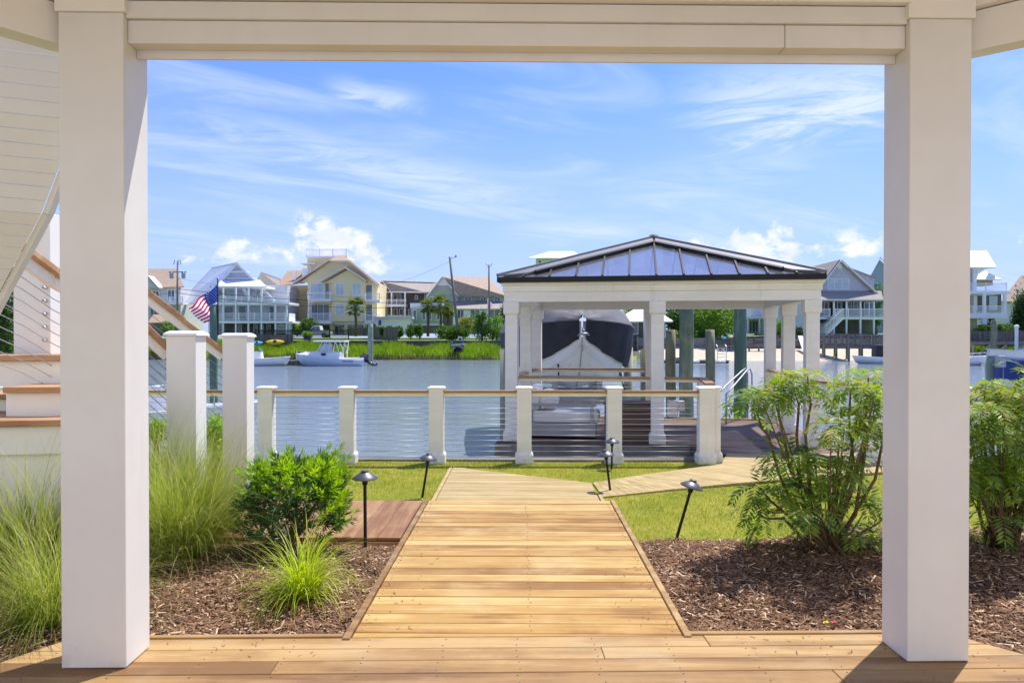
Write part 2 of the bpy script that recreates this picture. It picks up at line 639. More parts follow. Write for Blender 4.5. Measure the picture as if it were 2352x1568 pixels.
wood('pile_grey', (0.20, 0.20, 0.12), (0.29, 0.29, 0.19), (0.40, 0.38, 0.27), axis='Z', rough=0.85, stain=(0.13, 0.13, 0.06))
mat('steel', (0.46, 0.46, 0.46), (0.40, 0.40, 0.40), rough=0.45, metal=0.5)
mat('aluminium', (0.72, 0.73, 0.74), (0.62, 0.63, 0.64), rough=0.35, metal=0.8)
mat('galvanised', (0.42, 0.44, 0.46), (0.34, 0.36, 0.37), rough=0.45, metal=0.6, scale=6)
mat('black_metal', (0.014, 0.014, 0.016), (0.022, 0.022, 0.022), rough=0.6, spec=0.3)
mat('roof_flashing', (0.22, 0.22, 0.225), (0.19, 0.19, 0.195), rough=0.45, metal=0.15, scale=2)
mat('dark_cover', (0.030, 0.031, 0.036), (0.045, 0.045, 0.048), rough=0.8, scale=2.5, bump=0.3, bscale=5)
mat('sunlit_cover_rope', (0.17, 0.17, 0.175), (0.12, 0.12, 0.125), rough=0.8, scale=2.5, bump=0.3, bscale=5)  # top of the black cover: sunlight put into the greyer colour; rope shares it
mat('blue_cover', (0.03, 0.06, 0.23), (0.025, 0.045, 0.17), rough=0.65, scale=1.2, bump=0.3, bscale=3)
mat('gelcoat', (0.88, 0.88, 0.865), (0.83, 0.83, 0.815), rough=0.2, scale=1.5, coat=0.3)
mat('gelcoat_blue', (0.66, 0.75, 0.83), (0.62, 0.71, 0.79), rough=0.2, scale=1.5, coat=0.3)
mat('gelcoat_old', (0.91, 0.90, 0.86), (0.85, 0.83, 0.77), rough=0.35, scale=1.2, stretch=(1, 1, 0.6))
mat('outboard_grey', (0.055, 0.06, 0.075), (0.045, 0.05, 0.06), rough=0.25, coat=0.4)
mat('rubber', (0.02, 0.02, 0.02), (0.03, 0.03, 0.03), rough=0.8)
mat('cushion', (0.88, 0.87, 0.84), (0.83, 0.82, 0.79), rough=0.85, scale=8, bump=0.1, bscale=40)
mat('sofa_frame', (0.42, 0.42, 0.415), (0.37, 0.37, 0.365), rough=0.5)
mat('wall_grey', (0.64, 0.65, 0.66), (0.59, 0.60, 0.61), rough=0.7, scale=1.0, siding=0.16)
mat('wall_shingle', (0.60, 0.605, 0.62), (0.50, 0.505, 0.52), rough=0.8, scale=3.5, siding=0.16, detail=3)
mat('wall_yellow', (0.94, 0.78, 0.45), (0.91, 0.74, 0.41), rough=0.7, scale=0.7, siding=0.16)
mat('wall_green', (0.42, 0.48, 0.36), (0.38, 0.435, 0.325), rough=0.7, scale=0.7, siding=0.16)
mat('wall_dark', (0.115, 0.105, 0.09), (0.15, 0.135, 0.12), rough=0.75, scale=1.5, siding=0.16)
mat('wall_sage', (0.52, 0.55, 0.47), (0.47, 0.50, 0.43), rough=0.7, scale=0.7, siding=0.16)
mat('wall_mint', (0.56, 0.65, 0.60), (0.52, 0.60, 0.55), rough=0.7, scale=0.7, siding=0.16)
mat('wall_white', (0.86, 0.84, 0.80), (0.82, 0.80, 0.76), rough=0.65, scale=0.8, siding=0.16)
mat('wall_blue', (0.36, 0.43, 0.52), (0.32, 0.39, 0.47), rough=0.65, scale=0.8, siding=0.16)
mat('louvre', (0.60, 0.60, 0.63), (0.55, 0.55, 0.58), rough=0.65, siding=0.22)
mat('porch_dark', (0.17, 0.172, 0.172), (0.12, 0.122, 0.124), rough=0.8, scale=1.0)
mat('house_white', (0.90, 0.90, 0.885), (0.87, 0.87, 0.855), rough=0.55, scale=1.0)
mat('shingle_tan', (0.47, 0.355, 0.255), (0.39, 0.29, 0.205), rough=0.9, scale=2.5, bump=0.4, bscale=9, detail=8)
mat('shingle_grey', (0.39, 0.345, 0.29), (0.32, 0.28, 0.235), rough=0.9, scale=2.5, bump=0.4, bscale=9, detail=8)
mat('shingle_brown', (0.43, 0.30, 0.205), (0.36, 0.245, 0.165), rough=0.9, scale=2.5, bump=0.4, bscale=9, detail=8)
mat('metal_white', (0.86, 0.87, 0.875), (0.82, 0.83, 0.835), rough=0.4, scale=1.0)
mat('glass_far', (0.10, 0.14, 0.17), (0.06, 0.09, 0.11), rough=0.08, spec=0.9, scale=0.5)
mat('glass_blind', (0.52, 0.60, 0.61), (0.42, 0.50, 0.52), rough=0.15, spec=0.8, scale=0.5)
mat('sand', (0.62, 0.52, 0.38), (0.53, 0.435, 0.31), rough=0.95, scale=0.8, bump=0.3, bscale=6)
mat('soil', (0.12, 0.07, 0.045), (0.075, 0.045, 0.03), rough=0.95, scale=7, bump=0.8, bscale=40)
mat('mud', (0.09, 0.075, 0.05), (0.06, 0.05, 0.035), rough=0.7, scale=1.0, bump=0.5, bscale=4)
mat('asphalt', (0.06, 0.06, 0.06), (0.05, 0.05, 0.05), rough=0.9)
mat('far_lawn', (0.16, 0.26, 0.025), (0.23, 0.32, 0.04), rough=0.9, scale=0.5, bump=0.6, bscale=12, detail=8)
mat('turf_soil', (0.19, 0.21, 0.012), (0.29, 0.27, 0.03), rough=0.95, scale=1.6, bump=0.8, bscale=80, detail=9)
mat('car_white', (0.74, 0.74, 0.74), (0.70, 0.70, 0.70), rough=0.25, coat=0.5)
mat('tyre', (0.02, 0.02, 0.02), (0.015, 0.015, 0.015), rough=0.85)
mat('yellow_plastic', (0.75, 0.60, 0.03), (0.68, 0.52, 0.02), rough=0.4)
mat('cyan_plastic', (0.12, 0.48, 0.65), (0.10, 0.42, 0.60), rough=0.4)
mat('red_plastic', (0.55, 0.10, 0.09), (0.50, 0.08, 0.07), rough=0.4)
mat('blue_plastic', (0.02, 0.09, 0.42), (0.02, 0.07, 0.36), rough=0.4)
mat('navy_glaze', (0.012, 0.02, 0.09), (0.01, 0.015, 0.06), rough=0.2)
leaf('flag_red', (0.62, 0.04, 0.07), (0.56, 0.03, 0.06), trans=0.5, rough=0.8, spec=0.2)
leaf('flag_white', (0.90, 0.88, 0.87), (0.87, 0.85, 0.84), trans=0.5, rough=0.8, spec=0.2)
leaf('flag_blue', (0.03, 0.06, 0.24), (0.025, 0.05, 0.20), trans=0.5, rough=0.8, spec=0.2)
mat('bark', (0.20, 0.125, 0.07), (0.12, 0.075, 0.04), rough=0.9, scale=8, stretch=(1, 1, 0.4), bump=0.8, bscale=40)
mat('bark_grey', (0.16, 0.14, 0.11), (0.10, 0.085, 0.065), rough=0.9, scale=6, stretch=(1, 1, 3), bump=0.8, bscale=12)
mat('pole_wood', (0.26, 0.23, 0.20), (0.19, 0.165, 0.14), rough=0.9, scale=2, stretch=(3, 3, 0.3))
mat('screen_mesh', (0.05, 0.055, 0.06), (0.04, 0.045, 0.05), rough=0.7)
leaf('turf', (0.15, 0.205, 0.008), (0.42, 0.41, 0.035), (0.55, 0.45, 0.13), trans=0.35, clump=2.2, rough=0.6)
leaf('mulch', (0.085, 0.043, 0.022), (0.27, 0.15, 0.085), (0.56, 0.40, 0.27), trans=0.0, rough=0.85, clump=3.0, spec=0.2)
leaf('muhly', (0.17, 0.23, 0.03), (0.36, 0.41, 0.08), (0.58, 0.50, 0.24), trans=0.45, clump=2.0)
leaf('lime_blade', (0.28, 0.38, 0.03), (0.48, 0.55, 0.06), trans=0.5, clump=3.0)
leaf('podo_dark', (0.022, 0.075, 0.018), (0.055, 0.14, 0.03), trans=0.3, clump=4.0, rough=0.35, spec=0.5)
leaf('podo_new', (0.17, 0.32, 0.025), (0.36, 0.52, 0.05), trans=0.5, clump=4.0, rough=0.4)
leaf('mahonia', (0.06, 0.14, 0.018), (0.28, 0.38, 0.05), trans=0.55, clump=3.0, rough=0.5, spec=0.4)
leaf('mahonia_new', (0.17, 0.28, 0.025), (0.34, 0.40, 0.05), (0.42, 0.28, 0.06), trans=0.42, clump=3.0, rough=0.5, spec=0.4)
leaf('marsh', (0.11, 0.22, 0.015), (0.25, 0.37, 0.03), (0.34, 0.36, 0.09), trans=0.45, clump=0.35)
leaf('marsh_dry', (0.13, 0.12, 0.05), (0.24, 0.23, 0.09), trans=0.3, clump=0.35)
leaf('tree_green', (0.035, 0.09, 0.015), (0.10, 0.19, 0.03), trans=0.4, clump=0.6)
leaf('tree_light', (0.09, 0.19, 0.02), (0.20, 0.32, 0.04), trans=0.45, clump=0.6)
leaf('hedge_green', (0.05, 0.11, 0.015), (0.13, 0.22, 0.03), trans=0.35, clump=0.8)
leaf('tree_dark', (0.02, 0.055, 0.014), (0.055, 0.11, 0.025), trans=0.35, clump=0.6)
leaf('palm_green', (0.075, 0.12, 0.02), (0.16, 0.22, 0.04), (0.26, 0.22, 0.07), trans=0.4, clump=0.8)
leaf('flower_bush', (0.12, 0.19, 0.03), (0.25, 0.32, 0.05), (0.48, 0.20, 0.10), trans=0.4, clump=0.8)


def make_water():
    m, B, p, out = new_mat('water')
    t = m.node_tree
    geo = B.n('ShaderNodeNewGeometry')
    mp = B.n('ShaderNodeMapping')
    mp.inputs['Scale'].default_value = (0.75, 1.35, 1)
    t.links.new(geo.outputs['Position'], mp.inputs[0])
    big = B.noise(mp.outputs[0], 0.10, 3, 0.5)
    h = B.m('ADD', B.m('MULTIPLY', B.noise(mp.outputs[0], 2.1, 5, 0.55, 0.6), 0.15), B.m('MULTIPLY', B.noise(mp.outputs[0], 7.0, 3, 0.5, 0.3), 0.045))
    h = B.m('ADD', h, B.m('MULTIPLY', B.noise(mp.outputs[0], 0.6, 3, 0.5), 0.12))
    bp = B.n('ShaderNodeBump')
    bp.inputs['Distance'].default_value = 1.0
    t.links.new(B.rng(big, 0.38, 0.62, 0.55, 1.0), bp.inputs['Strength'])
    t.links.new(h, bp.inputs['Height'])
    t.links.new(bp.outputs[0], p.inputs['Normal'])
    p.inputs['Base Color'].default_value = (0.205, 0.25, 0.268, 1)
    p.inputs['Roughness'].default_value = 0.06
    p.inputs['IOR'].default_value = 1.333
    p.inputs['Specular IOR Level'].default_value = 0.5


make_water()


def make_glass_roof():
    m, B, p, out = new_mat('roof_glass')
    p.inputs['Base Color'].default_value = (1.0, 0.97, 0.93, 1)
    p.inputs['Metallic'].default_value = 0.75
    p.inputs['Roughness'].default_value = 0.04
    p.inputs['Specular IOR Level'].default_value = 1.0
    p.inputs['IOR'].default_value = 1.9
    p.inputs['Coat Weight'].default_value = 0.5
    tr = B.n('ShaderNodeBsdfTransparent')
    tr.inputs[0].default_value = (0.74, 0.76, 0.80, 1)
    mx = B.n('ShaderNodeMixShader')
    mx.inputs[0].default_value = 0.58
    m.node_tree.links.new(p.outputs[0], mx.inputs[1])
    m.node_tree.links.new(tr.outputs[0], mx.inputs[2])
    m.node_tree.links.new(mx.outputs[0], out.inputs[0])


make_glass_roof()
# ================================================================== near ground, water, decks
LAWN = -0.17
WATER = -1.3


def lawn_z(x, y):
    return LAWN + 0.012 * math.sin(1.1 * x + 0.6) * math.sin(0.9 * y)


rows = []
for j in range(41):
    y = -12 + 22.78 * j / 40
    rows.append([(-40 + 80 * i / 80, y, lawn_z(-40 + i, y)) for i in range(81)])
MB().grid(rows).build('lawn', 'turf_soil', kind='structure', smooth=True)

MB().add([(-900, 10.0, WATER), (900, 10.0, WATER), (900, 900, WATER), (-900, 900, WATER)], [(0, 1, 2, 3)]).build('water', 'water', kind='structure')

bh = thing('bulkhead', 'timber bulkhead holding the lawn above the water', 'bulkhead', (0, 10.8, WATER))
for k in range(-14, 16):
    b = MB(True); b.box(k * 1.5 + 0.004, k * 1.5 + 1.496, 10.80, 10.86, WATER - 1, LAWN - 0.05)
    b.build('sheet_pile', 'grey_timber', bh)
MB(True).box(-21, 24, 10.69, 10.93, LAWN - 0.05, LAWN + 0.03).build('cap', 'grey_timber', bh, bevel=0.008)


def plank(name, poly, z1, th, m, parent, bevel=0.003):
    """one board from a plan polygon, its own object with its origin in its middle"""
    cx = sum(p[0] for p in poly) / len(poly); cy = sum(p[1] for p in poly) / len(poly)
    b = MB(); b.slab([(x - cx, y - cy) for x, y in poly], -th, 0)
    o = b.build(name, m, parent, bevel=bevel, seg=1)
    o.location = (cx, cy, z1)
    if parent is not None:
        o.location = Vector(o.location) - parent.location
    return o


# the porch runs on a line turned a little against the walk
PA = R(1.75)
PC = (0.0, 3.655)


def pw(x, y):
    c, s = math.cos(PA), math.sin(PA)
    return (PC[0] + x * c - y * s, PC[1] + x * s + y * c)


EDGE = 0.352      # deck edge, porch frame
dk = thing('porch_deck', None, None, (PC[0], PC[1], -0.3))
dk['kind'] = 'structure'
BW = 0.142
rb = random.Random(11)
y1 = EDGE
i = 0
while y1 > -7.4:
    y0 = y1 - BW + 0.006

    def ends(y):
        t = EDGE - y
        return -2.40 - t * 0.62, 2.32 + t * 0.85
    l0, r0 = ends(y0); l1, r1 = ends(y1)
    cuts = {0: [0.99], 1: [0.42], 2: [-1.2], 3: [1.5], 4: [-0.3], 5: [0.9], 6: [-1.7]}.get(i, [rb.uniform(-1.8, 1.8)])
    xs0 = [l0] + cuts + [r0]; xs1 = [l1] + cuts + [r1]
    for k in range(len(xs0) - 1):
        e0 = 0.0015 if k > 0 else 0; e1 = 0.0015 if k < len(xs0) - 2 else 0
        poly = [pw(xs0[k] + e0, y0), pw(xs0[k + 1] - e1, y0), pw(xs1[k + 1] - e1, y1), pw(xs1[k] + e0, y1)]
        plank('plank', poly, 0.0 + rb.uniform(-0.0012, 0.0012), 0.026, 'deck_wood', dk)
    y1 -= BW
    i += 1
# rim under the deck edge and dark joists so no light leaks through the gaps
b = MB(True)
cs = [pw(-2.37, EDGE - 0.01), pw(2.29, EDGE - 0.01), pw(2.29 + 6.3, EDGE - 7.5), pw(-2.37 - 4.6, EDGE - 7.5)]
b.slab(cs[::-1], -0.22, -0.032)
b.build('joists', 'grey_timber', dk)

# ---- upper walk
WX0, WX1 = -0.905, 0.868
WY0, WY1 = 3.98, 7.36
uw = thing('boardwalk', None, None, (0, WY0, -0.2)); uw['kind'] = 'structure'
n = 23
bw = (WY1 - WY0 - 0.07) / n
me = MB().slab([(-(WX1 - WX0) / 2, -bw / 2 + 0.0042), ((WX1 - WX0) / 2, -bw / 2 + 0.0042), ((WX1 - WX0) / 2, bw / 2 - 0.0042), (-(WX1 - WX0) / 2, bw / 2 - 0.0042)], -0.026, 0)
first = None
for k in range(n):
    yc = WY0 + 0.07 + bw * (k + 0.5)
    if first is None:
        first = me.build('plank', 'walk_wood', uw, bevel=0.003, seg=1); o = first
    else:
        o = first.copy(); COL.objects.link(o)
    o.location = ((WX0 + WX1) / 2 + rb.uniform(-0.002, 0.002), yc - WY0, 0.2 + rb.uniform(-0.002, 0.002))
plank('plank', [(WX0, 3.987), (WX1, 4.041), (WX1, WY0 + 0.07), (WX0, WY0 + 0.07)], 0.0, 0.026, 'walk_wood', uw)
for sx in (WX0 - 0.024, WX1 + 0.024):
    plank('edge_trim', [(sx - 0.02, WY0 - (0.03 if sx < 0 else -0.03)), (sx + 0.02, WY0 - (0.03 if sx < 0 else -0.03)), (sx + 0.02, WY1), (sx - 0.02, WY1)], 0.012, 0.10, 'deck_wood', uw)
MB(True).box(WX0, WX1, WY0 + 0.03, WY1 - 0.01, -0.16, -0.032).build('joists', 'grey_timber', uw)
# trims along the bed edges of the porch deck
plank('edge_trim', [pw(-2.40, EDGE + 0.003), pw(-0.945, EDGE + 0.003), pw(-0.945, EDGE + 0.038), pw(-2.40, EDGE + 0.038)], 0.010, 0.10, 'deck_wood', dk)
plank('edge_trim', [pw(0.90, EDGE + 0.003), pw(2.30, EDGE + 0.003), pw(2.30, EDGE + 0.038), pw(0.90, EDGE + 0.038)], 0.010, 0.10, 'deck_wood', dk)
# screw heads near the board ends, countersunk dark dots
b = MB(True)
for k in range(n):
    yc = WY0 + 0.07 + bw * (k + 0.5)
    for xx in (-0.87, 0.05, 0.83):
        for dy in (-0.035, 0.035):
            if rb.random() < 0.25: continue
            b.lathe([(0.0045, 0.0), (0.0045, 0.0032)], (xx + rb.uniform(-.01, .01), yc + dy + rb.uniform(-.006, .006), 0.0), 6)
b.build('screw_heads', 'fence_timber', uw, kind='stuff')

b = MB(True)
for i in range(5):
    for k in range(13):
        for dy in (0.03, 0.11):
            xx = -2.35 + 0.39 * k + rb.uniform(-.012, .012)
            q = pw(xx, EDGE - BW * (i + 1) + 0.003 + dy)
            b.lathe([(0.0042, 0.0), (0.0042, 0.0026)], (q[0], q[1], 0.0), 6)
b.build('screw_heads', 'fence_timber', dk, kind='stuff')

# ---- cross landing on the left, boards running away from the camera
cl = thing('side_landing', None, None, (-2.0, 5.95, -0.2)); cl['kind'] = 'structure'
x = WX0 - 0.06
k = 0
while x > -3.0:
    w = 0.185
    plank('plank', [(x - w + 0.004, 5.97), (x, 5.97), (x, 7.34), (x - w + 0.004, 7.34)], 0.004 + rb.uniform(-.001, .001), 0.026, 'deck_wood_red', cl)
    x -= w
b = MB(True); b.box(-3.0, WX0 - 0.065, 5.955, 7.33, -0.17, -0.028); b.build('rim_board', 'rail_wood', cl)

# ---- lower walk and the path to the dock
LW = -0.14
lw = thing('lower_boardwalk', None, None, (0, 7.4, LW - 0.1)); lw['kind'] = 'structure'
yy = 7.40
k = 0
while yy < 9.98:
    y2 = yy + 0.146

    def right(y):
        # right side: straight first, then it opens into the path
        return 0.84
    xr0 = xr1 = 0.84
    # cut by the slanted far edge (from the far left corner towards the dock)
    def lim(y):
        return 10.02
    # far edge runs from (-0.92,10.02) to (0.78,9.02)
    def xr(y):
        if y <= 9.02: return 0.84
        return 0.84 - (y - 9.02) * (1.66 / 1.0)
    a0, a1 = xr(yy + 0.003), xr(min(y2, 10.0) - 0.003)
    if a0 > -0.86:
        plank('plank', [(-0.915, yy + 0.003), (max(a0, -0.9), yy + 0.003), (max(a1, -0.9), y2 - 0.003), (-0.915, y2 - 0.003)], LW + rb.uniform(-.0015, .0015), 0.026, 'deck_wood_pale', lw)
    yy = y2
    k += 1
plank('edge_trim', [(-0.96, 7.38), (-0.92, 7.38), (-0.92, 10.0), (-0.96, 10.0)], LW + 0.008, 0.08, 'deck_wood_pale', lw)
plank('edge_trim', [(0.85, 7.38), (0.89, 7.38), (0.89, 8.30), (0.85, 8.30)], LW + 0.008, 0.08, 'deck_wood_pale', lw)
# riser of the step between the two walks
MB(True).box(WX0, WX1, WY1 - 0.03, WY1 + 0.0, -0.17, -0.03).build('riser', 'deck_wood', uw)
# path boards: parallel strips running from the walk up to the dock gangway
pth = thing('dock_path', None, None, (2, 9.5, LW - 0.1)); pth['kind'] = 'structure'
A0, A1 = Vector((0.875, 8.30)), Vector((0.80, 9.06))
B0, B1 = Vector((5.05, 10.35)), Vector((2.66, 10.62))
# quadrilateral walk: near edge curves out to the right, far edge runs to the corner post
near = [Vector((0.895, 8.22)), Vector((1.7, 8.62)), Vector((2.6, 9.02)), Vector((3.6, 9.42)), Vector((5.2, 9.95))]
far = [Vector((0.86, 9.02)), Vector((1.35, 9.40)), Vector((2.0, 9.86)), Vector((2.75, 10.34)), Vector((3.1, 11.35))]


def lerp_pts(P, t):
    f = t * (len(P) - 1); a = min(int(f), len(P) - 2)
    return P[a].lerp(P[a + 1], f - a)


NP = 34
for k in range(NP):
    t0, t1 = k / NP + 0.00025, (k + 1) / NP - 0.00025
    q = [lerp_pts(near, t0), lerp_pts(near, t1), lerp_pts(far, t1), lerp_pts(far, t0)]
    plank('plank', [tuple(p) for p in q], LW + 0.001 + rb.uniform(-.001, .001), 0.026, 'deck_wood_pale', pth)
plank('plank', [(3.12, 11.33), (5.2, 10.0), (5.2, 11.33)], LW + 0.001, 0.026, 'deck_wood_pale', pth)

# ================================================================== porch posts and beams
PZ = R(0)


def porch_box(b, x0, x1, y0, y1, z0, z1):
    poly = [pw(x0, y0), pw(x1, y0), pw(x1, y1), pw(x0, y1)]
    b.slab(poly, z0, z1)


for (x0, x1, lab) in ((-2.222, -1.912, 'white square porch post at the left of the view, beside the tall grasses'),
                      (1.905, 2.212, 'white square porch post at the right of the view, beside the feathery shrub')):
    c = pw((x0 + x1) / 2, 0.125)
    pt = thing('porch_post', lab, 'post', (c[0], c[1], 0.0), group='porch posts')
    b = MB(True); porch_box(b, x0, x1, 0, 0.25, 0.003, 3.16)
    b.build('shaft', 'post_paint', pt, bevel=0.006)
    b = MB(True); porch_box(b, x0 - 0.012, x1 + 0.012, -0.012, 0.262, 3.16, 3.46)
    b.build('collar', 'white_paint', pt, bevel=0.004)

bm_ = thing('porch_beam', 'cream painted beam with stepped trim spanning the two porch posts', 'beam', (PC[0], PC[1], 3.0))
for (xa, xb) in ((-1.911, 1.302), (1.305, 1.904)):
    b = MB(True); porch_box(b, xa, xb, 0.04, 0.13, 3.028, 3.14); b.build('frieze_board', 'post_paint', bm_, bevel=0.004)
b = MB(True); porch_box(b, -1.911, 1.904, 0.02, 0.13, 3.142, 3.225); b.build('upper_board', 'post_paint', bm_, bevel=0.003)
b = MB(True); porch_box(b, -1.911, 1.904, 0.151, 0.33, 3.075, 3.60); b.build('outer_beam', 'white_paint', bm_, bevel=0.004)
b = MB(True); porch_box(b, -1.911, 1.904, 0.131, 0.150, 2.986, 3.20); b.build('trim_board', 'post_paint', bm_, bevel=0.003)
b = MB(True); porch_box(b, -1.911, 1.904, -0.02, 0.128, 3.23, 3.46); b.build('crown_board', 'white_paint', bm_, bevel=0.003)
for sgn, lab in ((-1, 'cream side beam turning back from the left porch post'), (1, 'cream side beam turning back from the right porch post')):
    x0 = -2.236 if sgn < 0 else 2.226
    dx, dy = (-0.60, -0.80) if sgn < 0 else (0.74, -0.67)
    nx, ny = (dy, -dx) if sgn > 0 else (-dy, dx)      # outward
    sb = thing('porch_side_beam', lab, 'beam', (*pw(x0, 0.15), 3.0), group='porch side beams')

    def seg(b, o0, o1, z0, z1, L=3.4, st=0.0):
        p = []
        for t, o_ in ((st, o0), (L, o0), (L, o1), (st, o1)):
            p.append(pw(x0 + dx * t + nx * o_, 0.16 + dy * t + ny * o_))
        b.slab(p, z0, z1)
    out_s = 1 if (nx * sgn) > 0 else -1
    b = MB(True); seg(b, -0.05 * out_s, 0.03 * out_s, 3.028, 3.225); b.build('frieze_board', 'white_paint', sb, bevel=0.004)
    b = MB(True); seg(b, 0.031 * out_s, 0.17 * out_s, 3.06, 3.60); b.build('outer_beam', 'white_paint', sb, bevel=0.004)
    b = MB(True); seg(b, -0.10 * out_s, 0.028 * out_s, 3.23, 3.46, st=0.06); b.build('crown_board', 'white_paint', sb, bevel=0.004)
# the ceiling above, boards running across, cut short to let sun in; unseen house front behind added for bounce light
pc = thing('porch_ceiling', None, None, (0, 1, 3.46)); pc['kind'] = 'structure'
b = MB(True); b.slab([pw(-2.2, 0.30), pw(2.2, 0.30), pw(3.4, -1.55), pw(-3.3, -1.55)][::-1], 3.462, 3.60)
b.build('ceiling_board', 'white_paint', pc)
hw = MB(); hw.box(-17, 17, -4.2, -4.0, -0.2, 11.5); hw.build('house_bounce_wall', 'wall_white', kind='structure')

# ================================================================== curved stair on the left
st = thing('curved_stair', 'white curved outdoor stair with brown treads, wood handrails and steel cables', 'stair', (-3.2, 6.2, 0))


def newel(u, v, Y, label):
    p = at(u, v, Y)
    b = MB(True)
    b.box(p.x, p.x + 0.25, Y, Y + 0.215, 0.0, p.z)
    o = b.build('newel_post', 'white_paint', st, bevel=0.006)
    b = MB(True)
    b.frustum(p.x + 0.125, Y + 0.1075, p.z, p.z + 0.022, 0.145, 0.127, 0.14, 0.122)
    b.frustum(p.x + 0.125, Y + 0.1075, p.z + 0.022, p.z + 0.042, 0.14, 0.122, 0.105, 0.09)
    b.build('cap', 'white_trim', o, bevel=0.003)
    return p


n1 = newel(381, 771, 6.25, '')
n2 = newel(510, 774, 7.57, '')
near_r = [at(383, 800, 6.36), at(338, 757, 6.25), at(230, 690, 5.95), at(122, 628, 5.60), at(50, 575, 5.3), at(-70, 500, 4.8)]
far_r = [at(511, 806, 7.66), at(420, 735, 7.5), at(338, 672, 7.3), at(230, 597, 7.0), at(122, 530, 6.55), at(80, 503, 6.35), at(-70, 405, 5.6)]
for path in (near_r, far_r):
    for i in range(len(path) - 1):
        MB(True).bar(path[i], path[i + 1], 0.15, 0.05).build('handrail', 'stair_wood', st, bevel=0.008)
        dz = Vector((0, 0, -0.065))
        MB(True).bar(path[i] + dz, path[i + 1] + dz, 0.05, 0.08).build('under_rail', 'white_trim', st)
    for k in range(9):
        dz = Vector((0, 0, -0.19 - 0.085 * k))
        MB(True).tube([p + dz for p in path], 0.0032, 6).build('cable', 'steel', st, smooth=True)
# tall post on the outer side with cable fittings
pp = at(31, 822, 6.0)
b = MB(True); b.box(pp.x, pp.x + 0.30, 6.0, 6.2, pp.z - 0.35, at(60, 489, 6.0).z)
po = b.build('stair_post', 'white_paint', st, bevel=0.006)
for k in range(7):
    q = at(104, 600 + 30 * k, 5.99)
    MB(True).tube([q, q + Vector((0, -0.025, 0)), q + Vector((0.03, -0.035, -0.012))], [0.014, 0.012, 0.006], 8).build('cable_fitting', 'steel', po, smooth=True)


def tread(zt, near_y, far_y, xl, xr, bulge=0.06):
    pts = []
    for i in range(13):
        t = i / 12
        pts.append((xl + (xr - xl) * t, near_y - bulge * math.sin(math.pi * t) + 0.10 * t))
    pts += [(xr, far_y + 0.1), (xl, far_y)]
    b = MB(True); b.slab(pts, zt - 0.045, zt)
    b.build('tread', 'stair_wood', st, bevel=0.008)
    rp = [(x, y + 0.04) for x, y in pts[:13]]
    b = MB(True); b.slab(rp + [(xr, far_y + 0.05), (xl, far_y + 0.05)], zt - 0.235, zt - 0.047)
    b.build('riser', 'white_paint', st)


tread(1.045, 4.98, 5.6, -4.7, -2.98, 0.10)
tread(1.255, 5.22, 5.8, -3.64, -3.04, 0.05)
tread(1.47, 5.48, 6.1, -4.7, -3.2, 0.03)
for k in range(3, 6):
    x1_ = -2.99 - 0.29 * k
    zt = 0.185 * (k + 1)
    b = MB(True); b.box(x1_ - 0.32, x1_, 6.42, 7.56, zt - 0.045, zt); b.build('tread', 'stair_wood', st, bevel=0.008)
    b = MB(True); b.box(x1_ - 0.31, x1_ - 0.03, 6.44, 7.54, zt - 0.19, zt - 0.047); b.build('riser', 'white_paint', st)
b = MB(True); b.box(-4.75, -3.88, 6.5, 7.5, -0.16, 0.53); b.build('stair_base', 'white_paint', st)
# curved stringer below the winders
b = MB(True)
rows = []
for i in range(13):
    t = i / 12
    x = -4.7 + 1.70 * t
    y = 5.06 - 0.10 * math.sin(math.pi * t) + 0.10 * t
    zl = 0.62 - 0.42 * t
    rows.append([(x, y, 0.81), (x, y, zl), (x, y + 0.06, zl), (x, y + 0.06, 0.81)])
b.grid(rows, close=True)
b.build('stringer', 'white_paint', st, smooth=False)
b = MB(True); b.box(-3.06, -2.94, 5.12, 5.24, 0.0, 0.99); b.build('stair_leg', 'white_paint', st, bevel=0.004)
b = MB(True); b.box(-4.3, -4.18, 5.4, 5.52, -0.16, 0.99); b.build('stair_leg', 'white_paint', st, bevel=0.004)
# boarded underside of the upper flight
edge = [(-40, 745, 4.66), (0, 668, 4.6), (48, 580, 4.5), (95, 490, 4.4), (120, 425, 4.36), (180, 270, 4.24), (225, 150, 4.18), (270, 30, 4.12)]
EP = [at(*e) for e in edge]
cum_l = [0]
for i in range(1, len(EP)):
    cum_l.append(cum_l[-1] + (EP[i] - EP[i - 1]).length)


def along(d):
    for i in range(1, len(EP)):
        if d <= cum_l[i]:
            return EP[i - 1].lerp(EP[i], (d - cum_l[i - 1]) / (cum_l[i] - cum_l[i - 1]))
    return EP[-1]


sof = MB(True)
d = 0.0
step_l = 0.088
while d + step_l <= cum_l[-1]:
    p0, p1 = along(d + 0.003), along(d + step_l - 0.003)
    off = Vector((-1.5, -0.28, 0.10))
    b = MB(True); b.sheet([p0, p1, p1 + off, p0 + off], 0.02, d=(0.25, -0.75, -0.6))
    b.build('soffit_board', 'white_paint', st)
    d += step_l
b = MB(True)
for i in range(len(EP) - 1):
    e0, e1 = EP[i] + Vector((0.012, 0.02, 0.0)), EP[i + 1] + Vector((0.012, 0.02, 0.0))
    b.bar(e0 + Vector((0, 0.03, 0.01)), e1 + Vector((0, 0.03, 0.01)), 0.03, 0.07, up=(0.1, 1, 0.4))
b.build('outer_stringer', 'white_paint', st)

# ================================================================== cable railing along the bulkhead
FY = 10.60
FZ0 = LAWN - 0.01
RAILZ = 0.90


